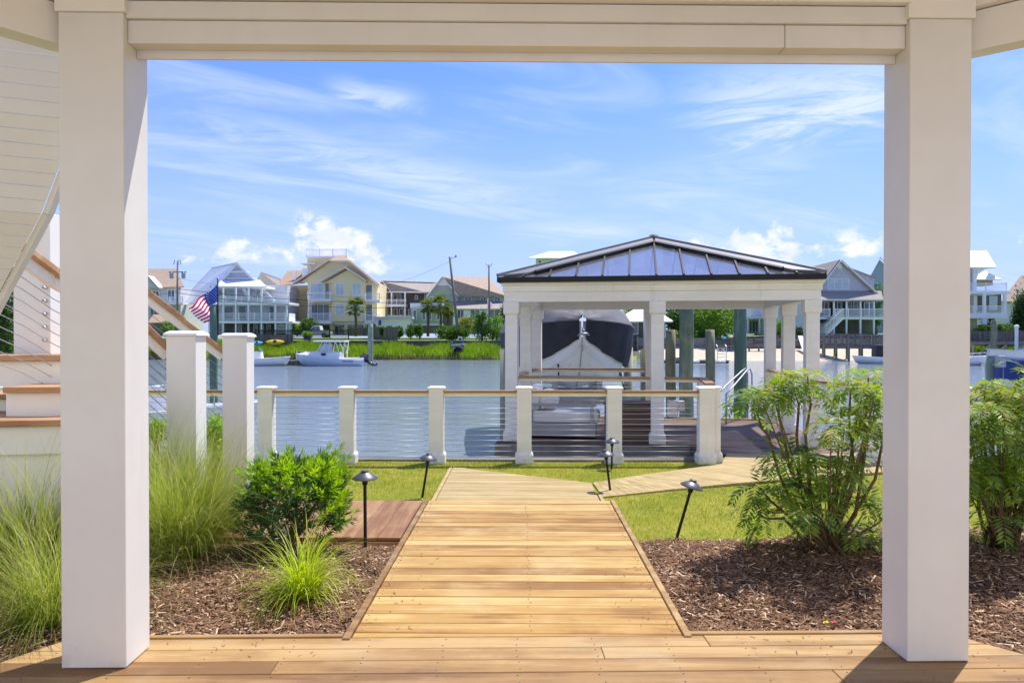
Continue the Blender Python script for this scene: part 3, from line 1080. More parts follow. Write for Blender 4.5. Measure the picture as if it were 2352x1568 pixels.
def post_mesh(w=0.205, d=0.185, h=1.06):
    body = MB(); body.frustum(0, 0, 0.16, h, w / 2, d / 2, w / 2, d / 2)
    base = MB()
    base.frustum(0, 0, 0, 0.13, w / 2 + 0.024, d / 2 + 0.024, w / 2 + 0.024, d / 2 + 0.024)
    base.frustum(0, 0, 0.13, 0.17, w / 2 + 0.024, d / 2 + 0.024, w / 2 + 0.003, d / 2 + 0.003)
    cap = MB()
    cap.frustum(0, 0, h + 0.001, h + 0.018, w / 2 + 0.018, d / 2 + 0.018, w / 2 + 0.018, d / 2 + 0.018)
    cap.frustum(0, 0, h + 0.018, h + 0.032, w / 2 + 0.018, d / 2 + 0.018, w / 2 - 0.01, d / 2 - 0.01)
    return body, base, cap


_pb, _ps, _pc = post_mesh()
FIRST = {}


def rail_post(parent, x, y, z, rot=0.0):
    if not FIRST:
        b = _pb.build('post', 'cream_weathered', parent, bevel=0.005)
        s = _ps.build('post_base', 'cream_weathered', b, bevel=0.004)
        c = _pc.build('post_cap', 'white_trim', b, bevel=0.003)
        FIRST['b'] = (b, s, c)
    else:
        b0, s0, c0 = FIRST['b']
        b = b0.copy(); COL.objects.link(b); b.parent = parent
        for q in (s0, c0):
            r_ = q.copy(); COL.objects.link(r_); r_.parent = b
    b.location = Vector((x, y, z)) - Vector(parent.location)
    b.rotation_euler = (0, 0, rot)
    return b


def rail_run(parent, p0, p1, top, zb, ncab=12, pitch=0.076, rw=0.135):
    """cap rail, light under-rail and cables between two plan points"""
    p0 = Vector((p0[0], p0[1], top)); p1 = Vector((p1[0], p1[1], top))
    MB(True).bar(p0 - Vector((0, 0, 0.016)), p1 - Vector((0, 0, 0.016)), rw, 0.032).build('cap_rail', 'rail_wood', parent, bevel=0.005)
    MB(True).bar(p0 - Vector((0, 0, 0.058)), p1 - Vector((0, 0, 0.058)), 0.045, 0.05).build('under_rail', 'cream_weathered', parent, bevel=0.003)
    for k in range(ncab):
        z = Vector((0, 0, zb - top + pitch * k))
        MB(True).tube([p0 + z, p1 + z], 0.0030, 5).build('cable', 'steel', parent, smooth=True)


fl = thing('cable_railing', 'long cream post and steel cable railing along the water left of the path', 'railing', (0.2, FY, FZ0), group='bulkhead railings')
us = [15, 215, 414, 613, 799, 1003, 1204, 1410]
xs = [at(u, 1060, FY).x for u in us]
xs.append(at(1620, 1060, FY).x)
xs = [xs[0] - 1.2] + xs
for i, x in enumerate(xs):
    rail_post(fl, x, FY, FZ0)
corner = rail_post(fl, xs[-1] + 0.118, FY + 0.11, FZ0)
for i in range(len(xs) - 1):
    rail_run(fl, (xs[i] + 0.10, FY), (xs[i + 1] - 0.10, FY), RAILZ - 0.045, FZ0 + 0.10)
fr = thing('cable_railing', 'short cream cable railing along the water right of the dock path', 'railing', (5, FY, FZ0), group='bulkhead railings')
xr_ = [4.93, 6.2, 7.5, 8.8, 10.1]
for x in xr_:
    rail_post(fr, x, FY, FZ0)
for i in range(len(xr_) - 1):
    rail_run(fr, (xr_[i] + 0.10, FY), (xr_[i + 1] - 0.10, FY), RAILZ - 0.045, FZ0 + 0.10)

# ================================================================== dock and pavilion
GA = R(-8)
GO = Vector((-0.156, 12.84, 0))
DOCK = -0.155


def gw(x, y):
    c, s = math.cos(GA), math.sin(GA)
    return (GO.x + x * c - y * s, GO.y + x * s + y * c)


def gpoly(x0, x1, y0, y1):
    return [gw(x0, y0), gw(x1, y0), gw(x1, y1), gw(x0, y1)]


dock = thing('dock', None, None, (2.4, 14, DOCK)); dock['kind'] = 'structure'
yy = -0.22
while yy < 3.78:
    plank('plank', gpoly(-0.24, 5.2, yy + 0.003, yy + 0.137), DOCK + rb.uniform(-.001, .001), 0.025, 'composite', dock)
    yy += 0.14
plank('plank', gpoly(-0.24, 5.2, 3.79, 3.93), DOCK + 0.03, 0.06, 'deck_wood', dock)
# gangway between path and platform
yy = 11.36
while yy < 13.0:
    xl = 2.70 + (yy - 11.36) * 0.10
    yf = GO.y
    # stop at the platform edge
    def plat(x):
        return gw(0, -0.225)[1] + (x - gw(0, -0.225)[0]) * math.tan(GA)
    if yy > plat(5.1) - 0.14:
        # board cut off by the platform edge
        xe = gw(0, -0.225)[0] + (yy + 0.137 - gw(0, -0.225)[1]) / math.tan(GA)
        xe = min(5.1, xe)
        if xe < xl + 0.2: break
        plank('plank', [(xl, yy + 0.003), (xe, yy + 0.003), (xe, yy + 0.137), (xl, yy + 0.137)], DOCK, 0.025, 'composite', dock)
    else:
        plank('plank', [(xl, yy + 0.003), (5.1, yy + 0.003), (5.1, yy + 0.137), (xl, yy + 0.137)], DOCK, 0.025, 'composite', dock)
    yy += 0.14
b = MB(True); b.slab(gpoly(-0.26, 5.22, -0.25, -0.20), DOCK - 0.30, DOCK - 0.028); b.build('rim_beam', 'grey_timber', dock, bevel=0.006)
b = MB(True); b.slab(gpoly(-0.20, 5.18, -0.19, -0.12), DOCK - 0.62, DOCK - 0.31); b.build('rim_beam', 'grey_timber', dock, bevel=0.006)
b = MB(True); b.slab(gpoly(-0.26, -0.21, -0.20, 3.9), DOCK - 0.30, DOCK - 0.028); b.build('rim_beam', 'grey_timber', dock)
b = MB(True); b.slab(gpoly(-0.20, 5.15, -0.10, 3.85), DOCK - 0.26, DOCK - 0.03); b.build('joists', 'fence_timber', dock)
b = MB(True); b.box(2.74, 5.08, 11.38, 12.2, DOCK - 0.26, DOCK - 0.03); b.build('joists', 'fence_timber', dock)
for gx in (0.1, 2.44, 4.78):
    for gy in (0.12, 1.9, 3.6):
        x, y = gw(gx, gy)
        MB(True).tube([(x, y, -2.6), (x, y, DOCK - 0.25)], 0.13, 10).build('pile', 'pile_grey', dock, smooth=True)

gz = thing('dock_pavilion', 'white pavilion on the dock with dark glass hipped roof over the seat', 'pavilion', (*gw(2.44, 1.775), DOCK))
CW, CD = 4.88, 3.55
CT = 2.20


def g_col(x, y):
    b = MB(); b.frustum(0, 0, 0.17, CT - DOCK - 0.19, 0.105, 0.105, 0.105, 0.105)
    o = b.build('column', 'cream_weathered', gz, bevel=0.006)
    q = MB(); q.frustum(0, 0, 0, 0.15, 0.135, 0.135, 0.135, 0.135); q.frustum(0, 0, 0.15, 0.18, 0.135, 0.135, 0.108, 0.108)
    q.build('column_base', 'cream_weathered', o, bevel=0.004)
    q = MB(); q.frustum(0, 0, CT - DOCK - 0.22, CT - DOCK - 0.19, 0.108, 0.108, 0.132, 0.132); q.frustum(0, 0, CT - DOCK - 0.19, CT - DOCK - 0.001, 0.132, 0.132, 0.132, 0.132)
    q.build('column_capital', 'cream_weathered', o, bevel=0.004)
    wx, wy = gw(x, y)
    o.location = Vector((wx, wy, DOCK)) - gz.location
    o.rotation_euler = (0, 0, GA)


for (x, y) in ((0, 0), (CW / 2, 0), (CW, 0), (0, CD / 2), (CW, CD / 2), (0, CD), (CW / 2, CD), (CW, CD)):
    g_col(x, y)


def g_beam(x0, x1, y0, y1, z0, z1, name='beam', m='cream_weathered'):
    b = MB(True); b.slab(gpoly(x0, x1, y0, y1), z0, z1); b.build(name, m, gz, bevel=0.005)


for (o_, z0, z1) in ((0.12, CT, CT + 0.165), (0.14, CT + 0.166, CT + 0.27), (0.165, CT + 0.271, CT + 0.325)):
    i_ = 0.11
    g_beam(-o_, CW + o_, -o_, i_, z0, z1); g_beam(-o_, CW + o_, CD - i_, CD + o_, z0, z1)
    g_beam(-o_, i_, i_ + 0.001, CD - i_ - 0.001, z0, z1); g_beam(CW - i_, CW + o_, i_ + 0.001, CD - i_ - 0.001, z0, z1)
# gutter
GZ0 = CT + 0.327
for (x0, x1, y0, y1) in ((-0.22, CW + 0.17, -0.26, -0.14), (-0.22, CW + 0.17, CD + 0.14, CD + 0.26), (-0.22, -0.10, -0.139, CD + 0.139), (CW + 0.05, CW + 0.17, -0.139, CD + 0.139)):
    g_beam(x0, x1, y0, y1, GZ0, GZ0 + 0.085, 'gutter', 'black_metal')
AP = Vector((*gw(CW / 2, CD / 2), 3.46))
EZ = GZ0 + 0.075
cor = [Vector((*gw(x, y), EZ)) for x, y in ((-0.21, -0.25), (CW + 0.16, -0.25), (CW + 0.16, CD + 0.25), (-0.21, CD + 0.25))]
for f in range(4):
    a, c = cor[f], cor[(f + 1) % 4]
    nb = 12 if f % 2 == 0 else 8
    nrm = (c - a).cross(AP - a).normalized()
    if nrm.z < 0: nrm = -nrm
    mid = (a + c) / 2

    def top_at(t):
        # where the bar at fraction t meets the hip
        e = a.lerp(c, t)
        s = min(t, 1 - t) * 2
        return e + (AP - mid) * s
    ts = [i / nb for i in range(nb + 1)]
    for i in range(nb):
        q = [a.lerp(c, ts[i]), a.lerp(c, ts[i + 1]), top_at(ts[i + 1]), top_at(ts[i])]
        if i == 0: q = [q[0], q[1], q[2]]
        elif i == nb - 1: q = [q[0], q[1], q[3]]
        MB(True).sheet(q, 0.012, d=nrm).build('glass_pane', 'roof_glass', gz)
    for i in range(1, nb):
        p0, p1 = a.lerp(c, ts[i]) + nrm * 0.006, top_at(ts[i]) + nrm * 0.006
        MB(True).bar(p0, p1, 0.03, 0.05, up=nrm).build('glazing_bar', 'black_metal', gz)
for f in range(4):
    a, c = cor[f], cor[(f + 1) % 4]
    nrm = (c - a).cross(AP - a).normalized()
    if nrm.z < 0: nrm = -nrm
    for (p0, q0) in ((a, c), (c, a)):
        e = (q0 - p0).normalized()
        hd = (AP - p0).normalized()
        inn = (e - hd * e.dot(hd)).normalized()      # in the face, away from the hip
        up = nrm * 0.045
        MB(True).sheet([p0 + up - inn * 0.02, AP + up - inn * 0.02, AP + up + inn * 0.22 - hd * 0.22, p0 + up + inn * 0.22 + hd * 0.45], 0.03, d=nrm).build('hip_flashing', 'roof_flashing', gz)
        MB(True).bar(p0 + inn * 0.255 + hd * 0.6 + nrm * 0.03, AP + inn * 0.255 - hd * 0.25 + nrm * 0.03, 0.07, 0.06, up=nrm).build('hip_frame', 'black_metal', gz)
    MB(True).bar(a + Vector((0, 0, 0.04)), AP + Vector((0, 0, 0.04)), 0.09, 0.06).build('hip_cap', 'roof_flashing', gz, bevel=0.01)
x, y = gw(CW / 2, CD / 2)
MB(True).lathe([(0.10, 0.0), (0.08, 0.03), (0.015, 0.05)], (x, y, 3.505), 12).build('finial_cap', 'roof_flashing', gz)

# dock railing runs
dr = thing('dock_railing', 'brown topped cable railing round the front and left of the dock', 'railing', (*gw(0, 0), DOCK), group='dock railings')
RT = 0.945


def grun(par, a, b_, z=RT, nc=12):
    rail_run(par, gw(*a), gw(*b_), z, DOCK + 0.09, nc, 0.076, 0.15)


grun(dr, (0.12, 0), (CW / 2 - 0.12, 0)); grun(dr, (CW / 2 + 0.12, 0), (3.12, 0))
grun(dr, (0, 0.12), (0, CD / 2 - 0.12)); grun(dr, (0, CD / 2 + 0.12), (0, CD - 0.12)); grun(dr, (0.12, CD), (CW / 2 - 0.12, CD))
x, y = gw(3.18, 0)
b = MB(True); b.box(x - 0.08, x + 0.08, y - 0.08, y + 0.08, DOCK, RT - 0.035); b.build('post', 'cream_weathered', dr, bevel=0.005)
cx_, cy_ = xs[-1] + 0.118, FY + 0.11
rail_run(dr, (x, y + 0.05), (cx_, cy_ + 0.10), RT, DOCK + 0.09, 12, 0.076, 0.15)
dr2 = thing('dock_railing', 'brown topped cable railing down the right side of the dock gangway', 'railing', (*gw(CW, 0), DOCK), group='dock railings')
grun(dr2, (CW, CD / 2 + 0.12), (CW, CD - 0.12)); grun(dr2, (CW, 0.12), (CW, CD / 2 - 0.12))
p = gw(CW, -0.12)
rail_run(dr2, p, (4.97, FY + 0.1), RT - 0.02, DOCK + 0.09, 12, 0.076, 0.15)
# ================================================================== far bank
def far_top(x):
    """height of the far land: a little higher to the right"""
    return 1.15 + 0.75 * min(1, max(0, (x - 12) / 25))


BKY = 104.0      # bulkhead line of the far bank


def far_z(x, y):
    t = far_top(x)
    beach = min(1, max(0, (x - 14) / 4)) * min(1, max(0, (62 - x) / 6))
    if y < BKY:
        lo = -1.9 + (y - 95.5) / (BKY - 95.5) * 1.75      # marsh mud
        sb = -1.75 + (y - 91.0) / (BKY - 91.0) * 1.95     # sand
        return lo * (1 - beach) + sb * beach
    return t + min(1.0, (y - BKY) / 60) * 0.5


ys = [88, 92, 95, 97, 99, 101, 103, 103.9, 104.1, 106, 110, 115, 120, 130, 145, 170, 220, 400, 900, 3000]
xs_ = [-900, -400, -200] + list(range(-140, 141, 4)) + [200, 400, 900]
MB().grid([[(x, y, far_z(x, y)) for x in xs_] for y in ys]).build('far_bank', 'far_lawn', kind='structure')
# sand of the beach, just above the bank sheet
rows = []
for y in (90.5, 93, 96, 99, 101.5, 103.8):
    rows.append([(x, y, far_z(x, y) + 0.03) for x in range(16, 63, 2)])
MB().grid(rows).build('beach', 'sand', kind='structure', smooth=True)
rows = []
for y in (94.5, 97, 100, 103.8):
    rows.append([(x, y, far_z(x, y) + 0.03) for x in range(-110, 17, 3)])
MB().grid(rows).build('mud_flat', 'mud', kind='structure', smooth=True)

fb = thing('far_bulkhead', 'long dark timber bulkhead along the opposite shore behind the marsh grass', 'bulkhead', (0, BKY, -0.6))
for k in range(-44, 56):
    x = k * 2.0
    z = far_top(x + 1)
    b = MB(True); b.box(x + 0.02, x + 1.98, BKY - 0.12, BKY - 0.04, -1.2, z - 0.06); b.build('board', 'fence_timber', fb)
    if k % 2 == 0:
        b = MB(True); b.box(x - 0.1, x + 0.1, BKY - 0.30, BKY - 0.13, -1.5, z - 0.02); b.build('post', 'grey_timber', fb)
b = MB(True)
b.grid([[(x, BKY - 0.32, far_top(x) - 0.055), (x, BKY + 0.14, far_top(x) - 0.055), (x, BKY + 0.14, far_top(x) + 0.03), (x, BKY - 0.32, far_top(x) + 0.03)] for x in range(-88, 112, 4)], close=True)
b.build('cap', 'grey_timber', fb)


class HB:
    """builds one far house: front plane at depth Y, picture columns/rows turned into metres at that depth"""
    def __init__(self, name, label, cat, uc, vbase, Y, group=None):
        self.Y = Y
        self.uc = uc
        p = at(uc, vbase, Y)
        self.base = p
        self.root = thing(name, label, cat, p, 0.0, group)

    def x(self, u, y=0.0): return at(u, 700, self.Y + y).x - self.base.x
    def z(self, v, y=0.0): return at(self.uc, v, self.Y + y).z - self.base.z

    def box(self, name, m, u0, u1, v0, v1, y0, y1, par=None, bevel=0):
        b = MB(); b.box(self.x(u0, y0), self.x(u1, y0), y0, y1, self.z(v0, y0), self.z(v1, y0))
        return b.build(name, m, par or self.root, bevel=bevel)

    def poly(self, name, m, pts, y0, y1, par=None):
        b = MB(); b.prism([(self.x(u, y0), self.z(v, y0)) for u, v in pts], y0, y1)
        return b.build(name, m, par or self.root)

    def win(self, u0, u1, v0, v1, y=0.0, cols=2, rows=1, glass='glass_far', name='window', fr=0.09):
        """frame proud of the wall at local y, panes behind it"""
        x0, x1, z0, z1 = self.x(u0, y), self.x(u1, y), self.z(v1, y), self.z(v0, y)
        b = MB()
        b.box(x0, x1, y - 0.07, y - 0.002, z1 - fr, z1); b.box(x0, x1, y - 0.09, y - 0.002, z0, z0 + fr)
        b.box(x0, x0 + fr, y - 0.07, y - 0.002, z0 + fr, z1 - fr); b.box(x1 - fr, x1, y - 0.07, y - 0.002, z0 + fr, z1 - fr)
        w = (x1 - x0) / cols
        for i in range(1, cols):
            b.box(x0 + w * i - fr * .4, x0 + w * i + fr * .4, y - 0.065, y - 0.002, z0 + fr, z1 - fr)
        h = (z1 - z0) / rows
        f = b.build(name, 'house_white', self.root)
        for i in range(cols):
            for j in range(rows):
                p = MB(); p.box(x0 + w * i + fr * .45, x0 + w * (i + 1) - fr * .45, y - 0.03, y - 0.003, z0 + h * j + fr * .45, z0 + h * (j + 1) - fr * .45)
                p.build('pane', glass, f)
        return f

    def rail(self, u0, u1, vt, vb, y, style='bal', posts=None, name='railing', m='house_white', th=0.05):
        x0, x1, zt, zb = self.x(u0, y), self.x(u1, y), self.z(vt, y), self.z(vb, y)
        b = MB()
        b.box(x0, x1, y - th, y + th, zt - 0.08, zt)
        if style == 'bal':
            b.box(x0, x1, y - th * .8, y + th * .8, zb + 0.05, zb + 0.11)
            nb = max(3, int((x1 - x0) / 0.16))
            for i in range(nb + 1):
                xx = x0 + (x1 - x0) * i / nb
                b.box(xx - 0.022, xx + 0.022, y - 0.02, y + 0.02, zb + 0.11, zt - 0.08)
        else:
            for j in range(1, 5):
                zz = zb + (zt - zb) * j / 5
                b.box(x0, x1, y - th * .6, y + th * .6, zz - 0.03, zz + 0.03)
        for i in range((posts or 3)):
            xx = x0 + (x1 - x0) * i / max(1, (posts or 3) - 1)
            b.box(xx - 0.06, xx + 0.06, y - 0.062, y + 0.062, zb, zt + 0.06)
        return b.build(name, m, self.root)

    def slab(self, name, m, u0, u1, v0, v1, y0, y1):
        return self.box(name, m, u0, u1, v0, v1, y0, y1)

    def roof(self, name, m, P, th=0.18):
        """roof face from (u, v, y) corners"""
        pts = [Vector((self.x(u, y), y, self.z(v, y))) for u, v, y in P]
        b = MB(); n = (pts[1] - pts[0]).cross(pts[2] - pts[0])
        if n.z < 0: pts = pts[::-1]
        b.sheet(pts, th)
        return b.build(name, m, self.root)

    def seams(self, p0, p1, q0, q1, n, m='metal_white'):
        """standing seams between eave line p0-p1 and ridge line q0-q1, each (u, v, y)"""
        c = lambda P: Vector((self.x(P[0], P[2]), P[2], self.z(P[1], P[2])))
        a, b_, e, f = c(p0), c(p1), c(q0), c(q1)
        for i in range(n + 1):
            t = i / n
            s = MB(); s.bar(a.lerp(b_, t), e.lerp(f, t), 0.05, 0.09); s.build('roof_seam', m, self.root)


S = 0  # marker
# ---------------------------------------------------------------- tan roofed house far left
h = HB('grey_house', 'grey sided house with tan shingle roof at the far left shore', 'house', 370, 770, 124)
h.box('wall', 'wall_grey', 300, 415, 660, 770, 0, 9)
h.roof('roof', 'shingle_tan', [(290, 661, -0.6), (423, 658, -0.6), (405, 617, 4.5), (290, 617, 4.5)])
h.roof('roof', 'shingle_tan', [(290, 661, 9.6), (423, 658, 9.6), (405, 617, 4.5), (290, 617, 4.5)])
h.poly('gable', 'wall_grey', [(300, 660), (362, 660), (337, 632)], -2.5, -0.01)
h.roof('roof', 'shingle_tan', [(337, 630, -3), (366, 662, -3), (366, 662, 0.5), (337, 630, 3.5)])
h.win(385, 402, 665, 690, 0.0); h.win(350, 366, 668, 692, 0.0, 2)
h.slab('deck', 'house_white', 300, 420, 694, 699, -2.2, 0); h.rail(300, 420, 682, 694, -2.1, 'hor', 5)
h.win(345, 372, 705, 730, 0.0, 3)
h.slab('low_roof', 'shingle_brown', 340, 400, 738, 742, -6, -1)
h.roof('roof', 'shingle_brown', [(338, 741, -7.0), (412, 739, -7.0), (395, 722, -4), (352, 722, -4)])
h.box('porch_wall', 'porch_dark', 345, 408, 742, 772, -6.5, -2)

# ---------------------------------------------------------------- white steep roofed house
h = HB('white_gable_house', 'white house with steep metal gable roof and two long open decks', 'house', 560, 768, 118)
h.box('wall', 'wall_grey', 482, 660, 655, 738, 3.0, 9)
h.box('wall', 'porch_dark', 480, 640, 738, 768, 3.2, 9)
# main steep roof, ridge running back to the left
h.roof('roof', 'metal_white', [(545, 601, 1.0), (490, 612, 9.5), (412, 697, 9.5), (466, 697, 1.0)])
h.roof('roof', 'metal_white', [(545, 601, 1.0), (490, 612, 9.5), (575, 697, 9.5), (634, 690, 1.0)])
h.seams((466, 697, 1.0), (412, 697, 9.5), (545, 601, 1.0), (490, 612, 9.5), 10)
h.poly('gable_panel', 'louvre', [(491, 668), (545, 606), (606, 668)], 1.6, 2.0)
h.poly('gable_trim', 'house_white', [(484, 672), (545, 602), (545, 607), (491, 672)], 1.35, 1.58)
h.poly('gable_trim', 'house_white', [(545, 602), (612, 672), (604, 672), (545, 607)], 1.35, 1.58)
h.box('gable_trim', 'house_white', 520, 572, 622, 626, 1.4, 1.58)
h.box('gable_trim', 'house_white', 504, 588, 638, 641, 1.4, 1.58)
h.roof('skirt_roof', 'metal_white', [(498, 657, -1.6), (612, 657, -1.6), (598, 643, 1.3), (508, 643, 1.3)])
h.box('fascia', 'house_white', 498, 612, 657, 661, -1.5, 3)
for (u0, u1) in ((512, 524), (527, 541), (570, 583), (587, 598)):
    h.win(u0, u1, 662, 690, 3.0, 1, 1, 'glass_blind')
h.slab('upper_deck', 'house_white', 482, 664, 694, 700, -2.4, 3); h.rail(482, 664, 681, 694, -2.3, 'hor', 6)
h.slab('lower_deck', 'house_white', 478, 672, 737, 742, -2.8, 3); h.rail(478, 655, 719, 736, -2.7, 'hor', 6)
for u in (480, 512, 541, 570, 600, 632, 658):
    h.box('post', 'house_white', u - 1.6, u + 1.6, 661 if 500 < u < 615 else 700, 768, -2.62, -2.40)
for (u0, u1, g) in ((484, 500, 'glass_far'), (515, 537, 'glass_far'), (575, 612, 'glass_blind'), (618, 630, 'glass_far'), (548, 566, 'glass_far')):
    h.win(u0, u1, 703, 735, 3.0, 1, 1, g)
for (u0, u1) in ((486, 498), (503, 510), (546, 556), (582, 592), (596, 606), (612, 622)):
    h.win(u0, u1, 744, 766, 3.18, 1, 1, 'glass_far')
for k in range(9):
    h.box('stair_tread', 'house_white', 634, 662, 733 - 0 + k * 3.8, 734.4 + k * 3.8, -2.3 - 0.0, 0.5)
h.box('stair_side', 'house_white', 662.5, 664, 719, 768, -2.6, 0.5)
b = MB(); b.bar((h.x(560), -1.0, h.z(655)), (h.x(564), 1.0, h.z(682)), 0.5, 0.12); b.build('brace', 'house_white', h.root)

# ---------------------------------------------------------------- roofs between
h = HB('grey_roof_house', 'low grey house with brown hipped roof between white and yellow houses', 'house', 630, 760, 140)
h.box('wall', 'wall_grey', 580, 665, 678, 760, 0, 8)
h.roof('roof', 'shingle_grey', [(572, 680, -.5), (672, 680, -.5), (645, 640, 4), (600, 624, 4)])
h.roof('roof', 'shingle_grey', [(572, 680, 9), (672, 680, 9), (645, 640, 4), (600, 624, 4)])
h.roof('roof', 'shingle_grey', [(672, 680, -.5), (672, 680, 9), (645, 640, 4)])
h.win(638, 650, 684, 705, 0.0)

# ---------------------------------------------------------------- yellow house
h = HB('yellow_house', 'tall yellow house with brown gable roofs, white balconies and roof deck', 'house', 775, 768, 124)
h.box('wall', 'wall_yellow', 640, 708, 655, 738, 4.0, 14)
h.box('wall', 'wall_yellow', 707, 866, 648, 738, 0.0, 14)
h.poly('gable_wall', 'wall_yellow', [(690, 648), (757, 601), (803, 601), (866, 648)], 0.0, 0.3)
h.poly('front_gable', 'wall_yellow', [(744, 650), (798, 619), (842, 650)], -1.2, 0.0)
h.box('bay_wall', 'wall_yellow', 762, 836, 650, 738, -1.2, -0.005)
h.roof('roof', 'shingle_brown', [(672, 652, -0.8), (757, 598, -0.8), (774, 587, 6), (700, 640, 6)])
h.roof('roof', 'shingle_brown', [(757, 598, -0.8), (803, 598, -0.8), (790, 587, 6), (774, 587, 6)])
h.roof('roof', 'shingle_brown', [(803, 598, -0.8), (872, 654, -0.8), (872, 650, 8), (790, 587, 6)])
h.roof('roof', 'shingle_brown', [(638, 656, 3.2), (700, 648, 3.2), (712, 620, 10), (660, 622, 10)])
h.roof('roof', 'shingle_brown', [(738, 648, -1.9), (798, 614, -1.9), (798, 612, 0.2), (740, 646, 0.2)], 0.14)
h.roof('roof', 'shingle_brown', [(798, 614, -1.9), (846, 646, -1.9), (846, 645, 0.2), (798, 612, 0.2)], 0.14)
for (a, c) in (((672, 654), (757, 600)), ((803, 600), (872, 656)), ((757, 600), (803, 600))):
    b = MB(); b.bar((h.x(a[0]), -0.86, h.z(a[1])), (h.x(c[0]), -0.86, h.z(c[1])), 0.1, 0.32, up=(0, -1, 0)); b.build('barge_board', 'house_white', h.root)
for (a, c) in (((738, 650), (798, 616)), ((798, 616), (846, 648))):
    b = MB(); b.bar((h.x(a[0]), -1.98, h.z(a[1])), (h.x(c[0]), -1.98, h.z(c[1])), 0.1, 0.28, up=(0, -1, 0)); b.build('barge_board', 'house_white', h.root)
# roof tower and deck
h.box('tower', 'wall_yellow', 706, 760, 590, 650, 7, 12)
h.slab('roof_deck', 'house_white', 703, 797, 588, 592, 6.6, 13)
h.rail(704, 796, 572, 588, 6.8, 'bal', 4); h.rail(704, 796, 574, 588, 12.6, 'bal', 4)
h.win(712, 717, 606, 612, 7.0, 1)
h.slab('tower_eave', 'house_white', 690, 722, 604, 606, 5.5, 9)
for k in range(8):
    a0 = k / 8 * math.pi * 1.3
    b = MB(); cx, cz = h.x(690), h.z(648) + k * 0.30
    b.bar((cx, 6.0, cz), (cx + 1.0 * math.cos(a0), 6.0 + 1.0 * math.sin(a0) - 0.2, cz), 0.4, 0.06); b.build('spiral_step', 'house_white', h.root)
h.box('spiral_screen', 'house_white', 673, 680, 622, 648, 5.2, 5.4); h.box('spiral_screen', 'house_white', 694, 708, 616, 640, 5.6, 5.8)
b = MB(); b.lathe([(0.12, 0), (0.12, 3.2)], (h.x(690), 6.0, h.z(650)), 8); b.build('spiral_pole', 'house_white', h.root)
# windows
h.win(713, 744, 650, 688, 0.0, 2, 1, 'glass_blind'); h.win(746, 757, 650, 688, 0.0, 1)
h.win(770, 791, 650, 678, -1.2, 2, 2, 'glass_blind'); h.win(809, 830, 650, 678, -1.2, 2, 2, 'glass_blind'); h.win(840, 856, 653, 690, 0.0, 1, 2)
h.win(715, 757, 698, 736, 0.0, 3); h.win(770, 791, 697, 724, -1.2, 2, 2, 'glass_blind'); h.win(809, 830, 697, 724, -1.2, 2, 2, 'glass_blind'); h.win(840, 856, 698, 736, 0.0, 1, 2)
for (u, v0, v1) in ((648, 665, 685), (662, 664, 676), (670, 664, 676), (680, 664, 682), (652, 705, 720), (661, 706, 725), (675, 704, 722), (682, 704, 722)):
    h.win(u - 2, u + 2, v0, v1, 4.0, 1, 1, fr=0.05)
for (u0, u1, vt, vf) in ((707, 760, 671, 688), (707, 760, 719, 738), (838, 872, 674, 689), (838, 872, 722, 738)):
    h.slab('balcony', 'house_white', u0, u1, vf, vf + 5, -2.6, -0.005 if u0 > 830 else -0.005)
    h.rail(u0, u1, vt, vf, -2.5, 'bal', 2)
    h.rail(u0, u0 + 1, vt, vf, -1.0, 'bal', 2)
h.box('corner_post', 'house_white', 707, 710, 676, 768, -2.55, -2.3)
# ground storey
h.box('band', 'house_white', 705, 872, 738.3, 746, -0.3, 12)
h.box('pier', 'wall_yellow', 708, 714, 746, 768, -0.2, 1); h.box('pier', 'wall_yellow', 757, 766, 746, 768, -0.2, 1); h.box('pier', 'wall_yellow', 790, 798, 746, 768, -0.2, 1); h.box('pier', 'wall_yellow', 834, 842, 746, 768, -0.2, 1)
h.box('garage_door', 'porch_dark', 714.2, 756.8, 746.2, 768, 0.6, 0.9)
h.win(768, 789, 748, 768, 0.5, 2, 1); h.win(800, 832, 748, 768, 0.5, 3, 1)
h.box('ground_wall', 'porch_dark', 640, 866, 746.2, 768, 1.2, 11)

# ---------------------------------------------------------------- dark house with white balconies
h = HB('dark_house', 'dark brown house with grey gable roof and white balconies behind the garage', 'house', 925, 765, 134)
h.box('wall', 'wall_dark', 896, 990, 668, 765, 0.6, 10)
h.box('wall', 'wall_sage', 864, 900, 668, 765, 1.2, 10)
h.poly('gable', 'wall_dark', [(864, 668), (879, 648), (900, 668)], 0.0, 0.5)
h.roof('roof', 'shingle_grey', [(898, 670, -0.8), (990, 672, -0.8), (1004, 648, 5), (879, 644, -0.8)])
h.roof('roof', 'shingle_grey', [(860, 668, -0.8), (879, 644, -0.8), (1004, 648, 5), (870, 668, 9)])
b = MB(); b.bar((h.x(879), -0.9, h.z(645)), (h.x(900), -0.9, h.z(671)), 0.1, 0.3, up=(0, -1, 0)); b.bar((h.x(879), -0.9, h.z(645)), (h.x(862), -0.9, h.z(669)), 0.1, 0.3, up=(0, -1, 0)); b.build('barge_board', 'house_white', h.root)
h.box('fascia', 'house_white', 862, 990, 669, 672, -0.85, -0.7)
h.slab('balcony', 'house_white', 868, 932, 699, 704, -1.6, 0.55); h.rail(868, 932, 688, 699, -1.5, 'hor', 4)
h.slab('balcony', 'house_white', 868, 945, 734, 738, -1.6, 0.55); h.rail(868, 945, 724, 734, -1.5, 'hor', 4)
for u in (870, 899, 930):
    h.box('post', 'house_white', u - 1.5, u + 1.5, 672, 765, -1.58, -1.35)
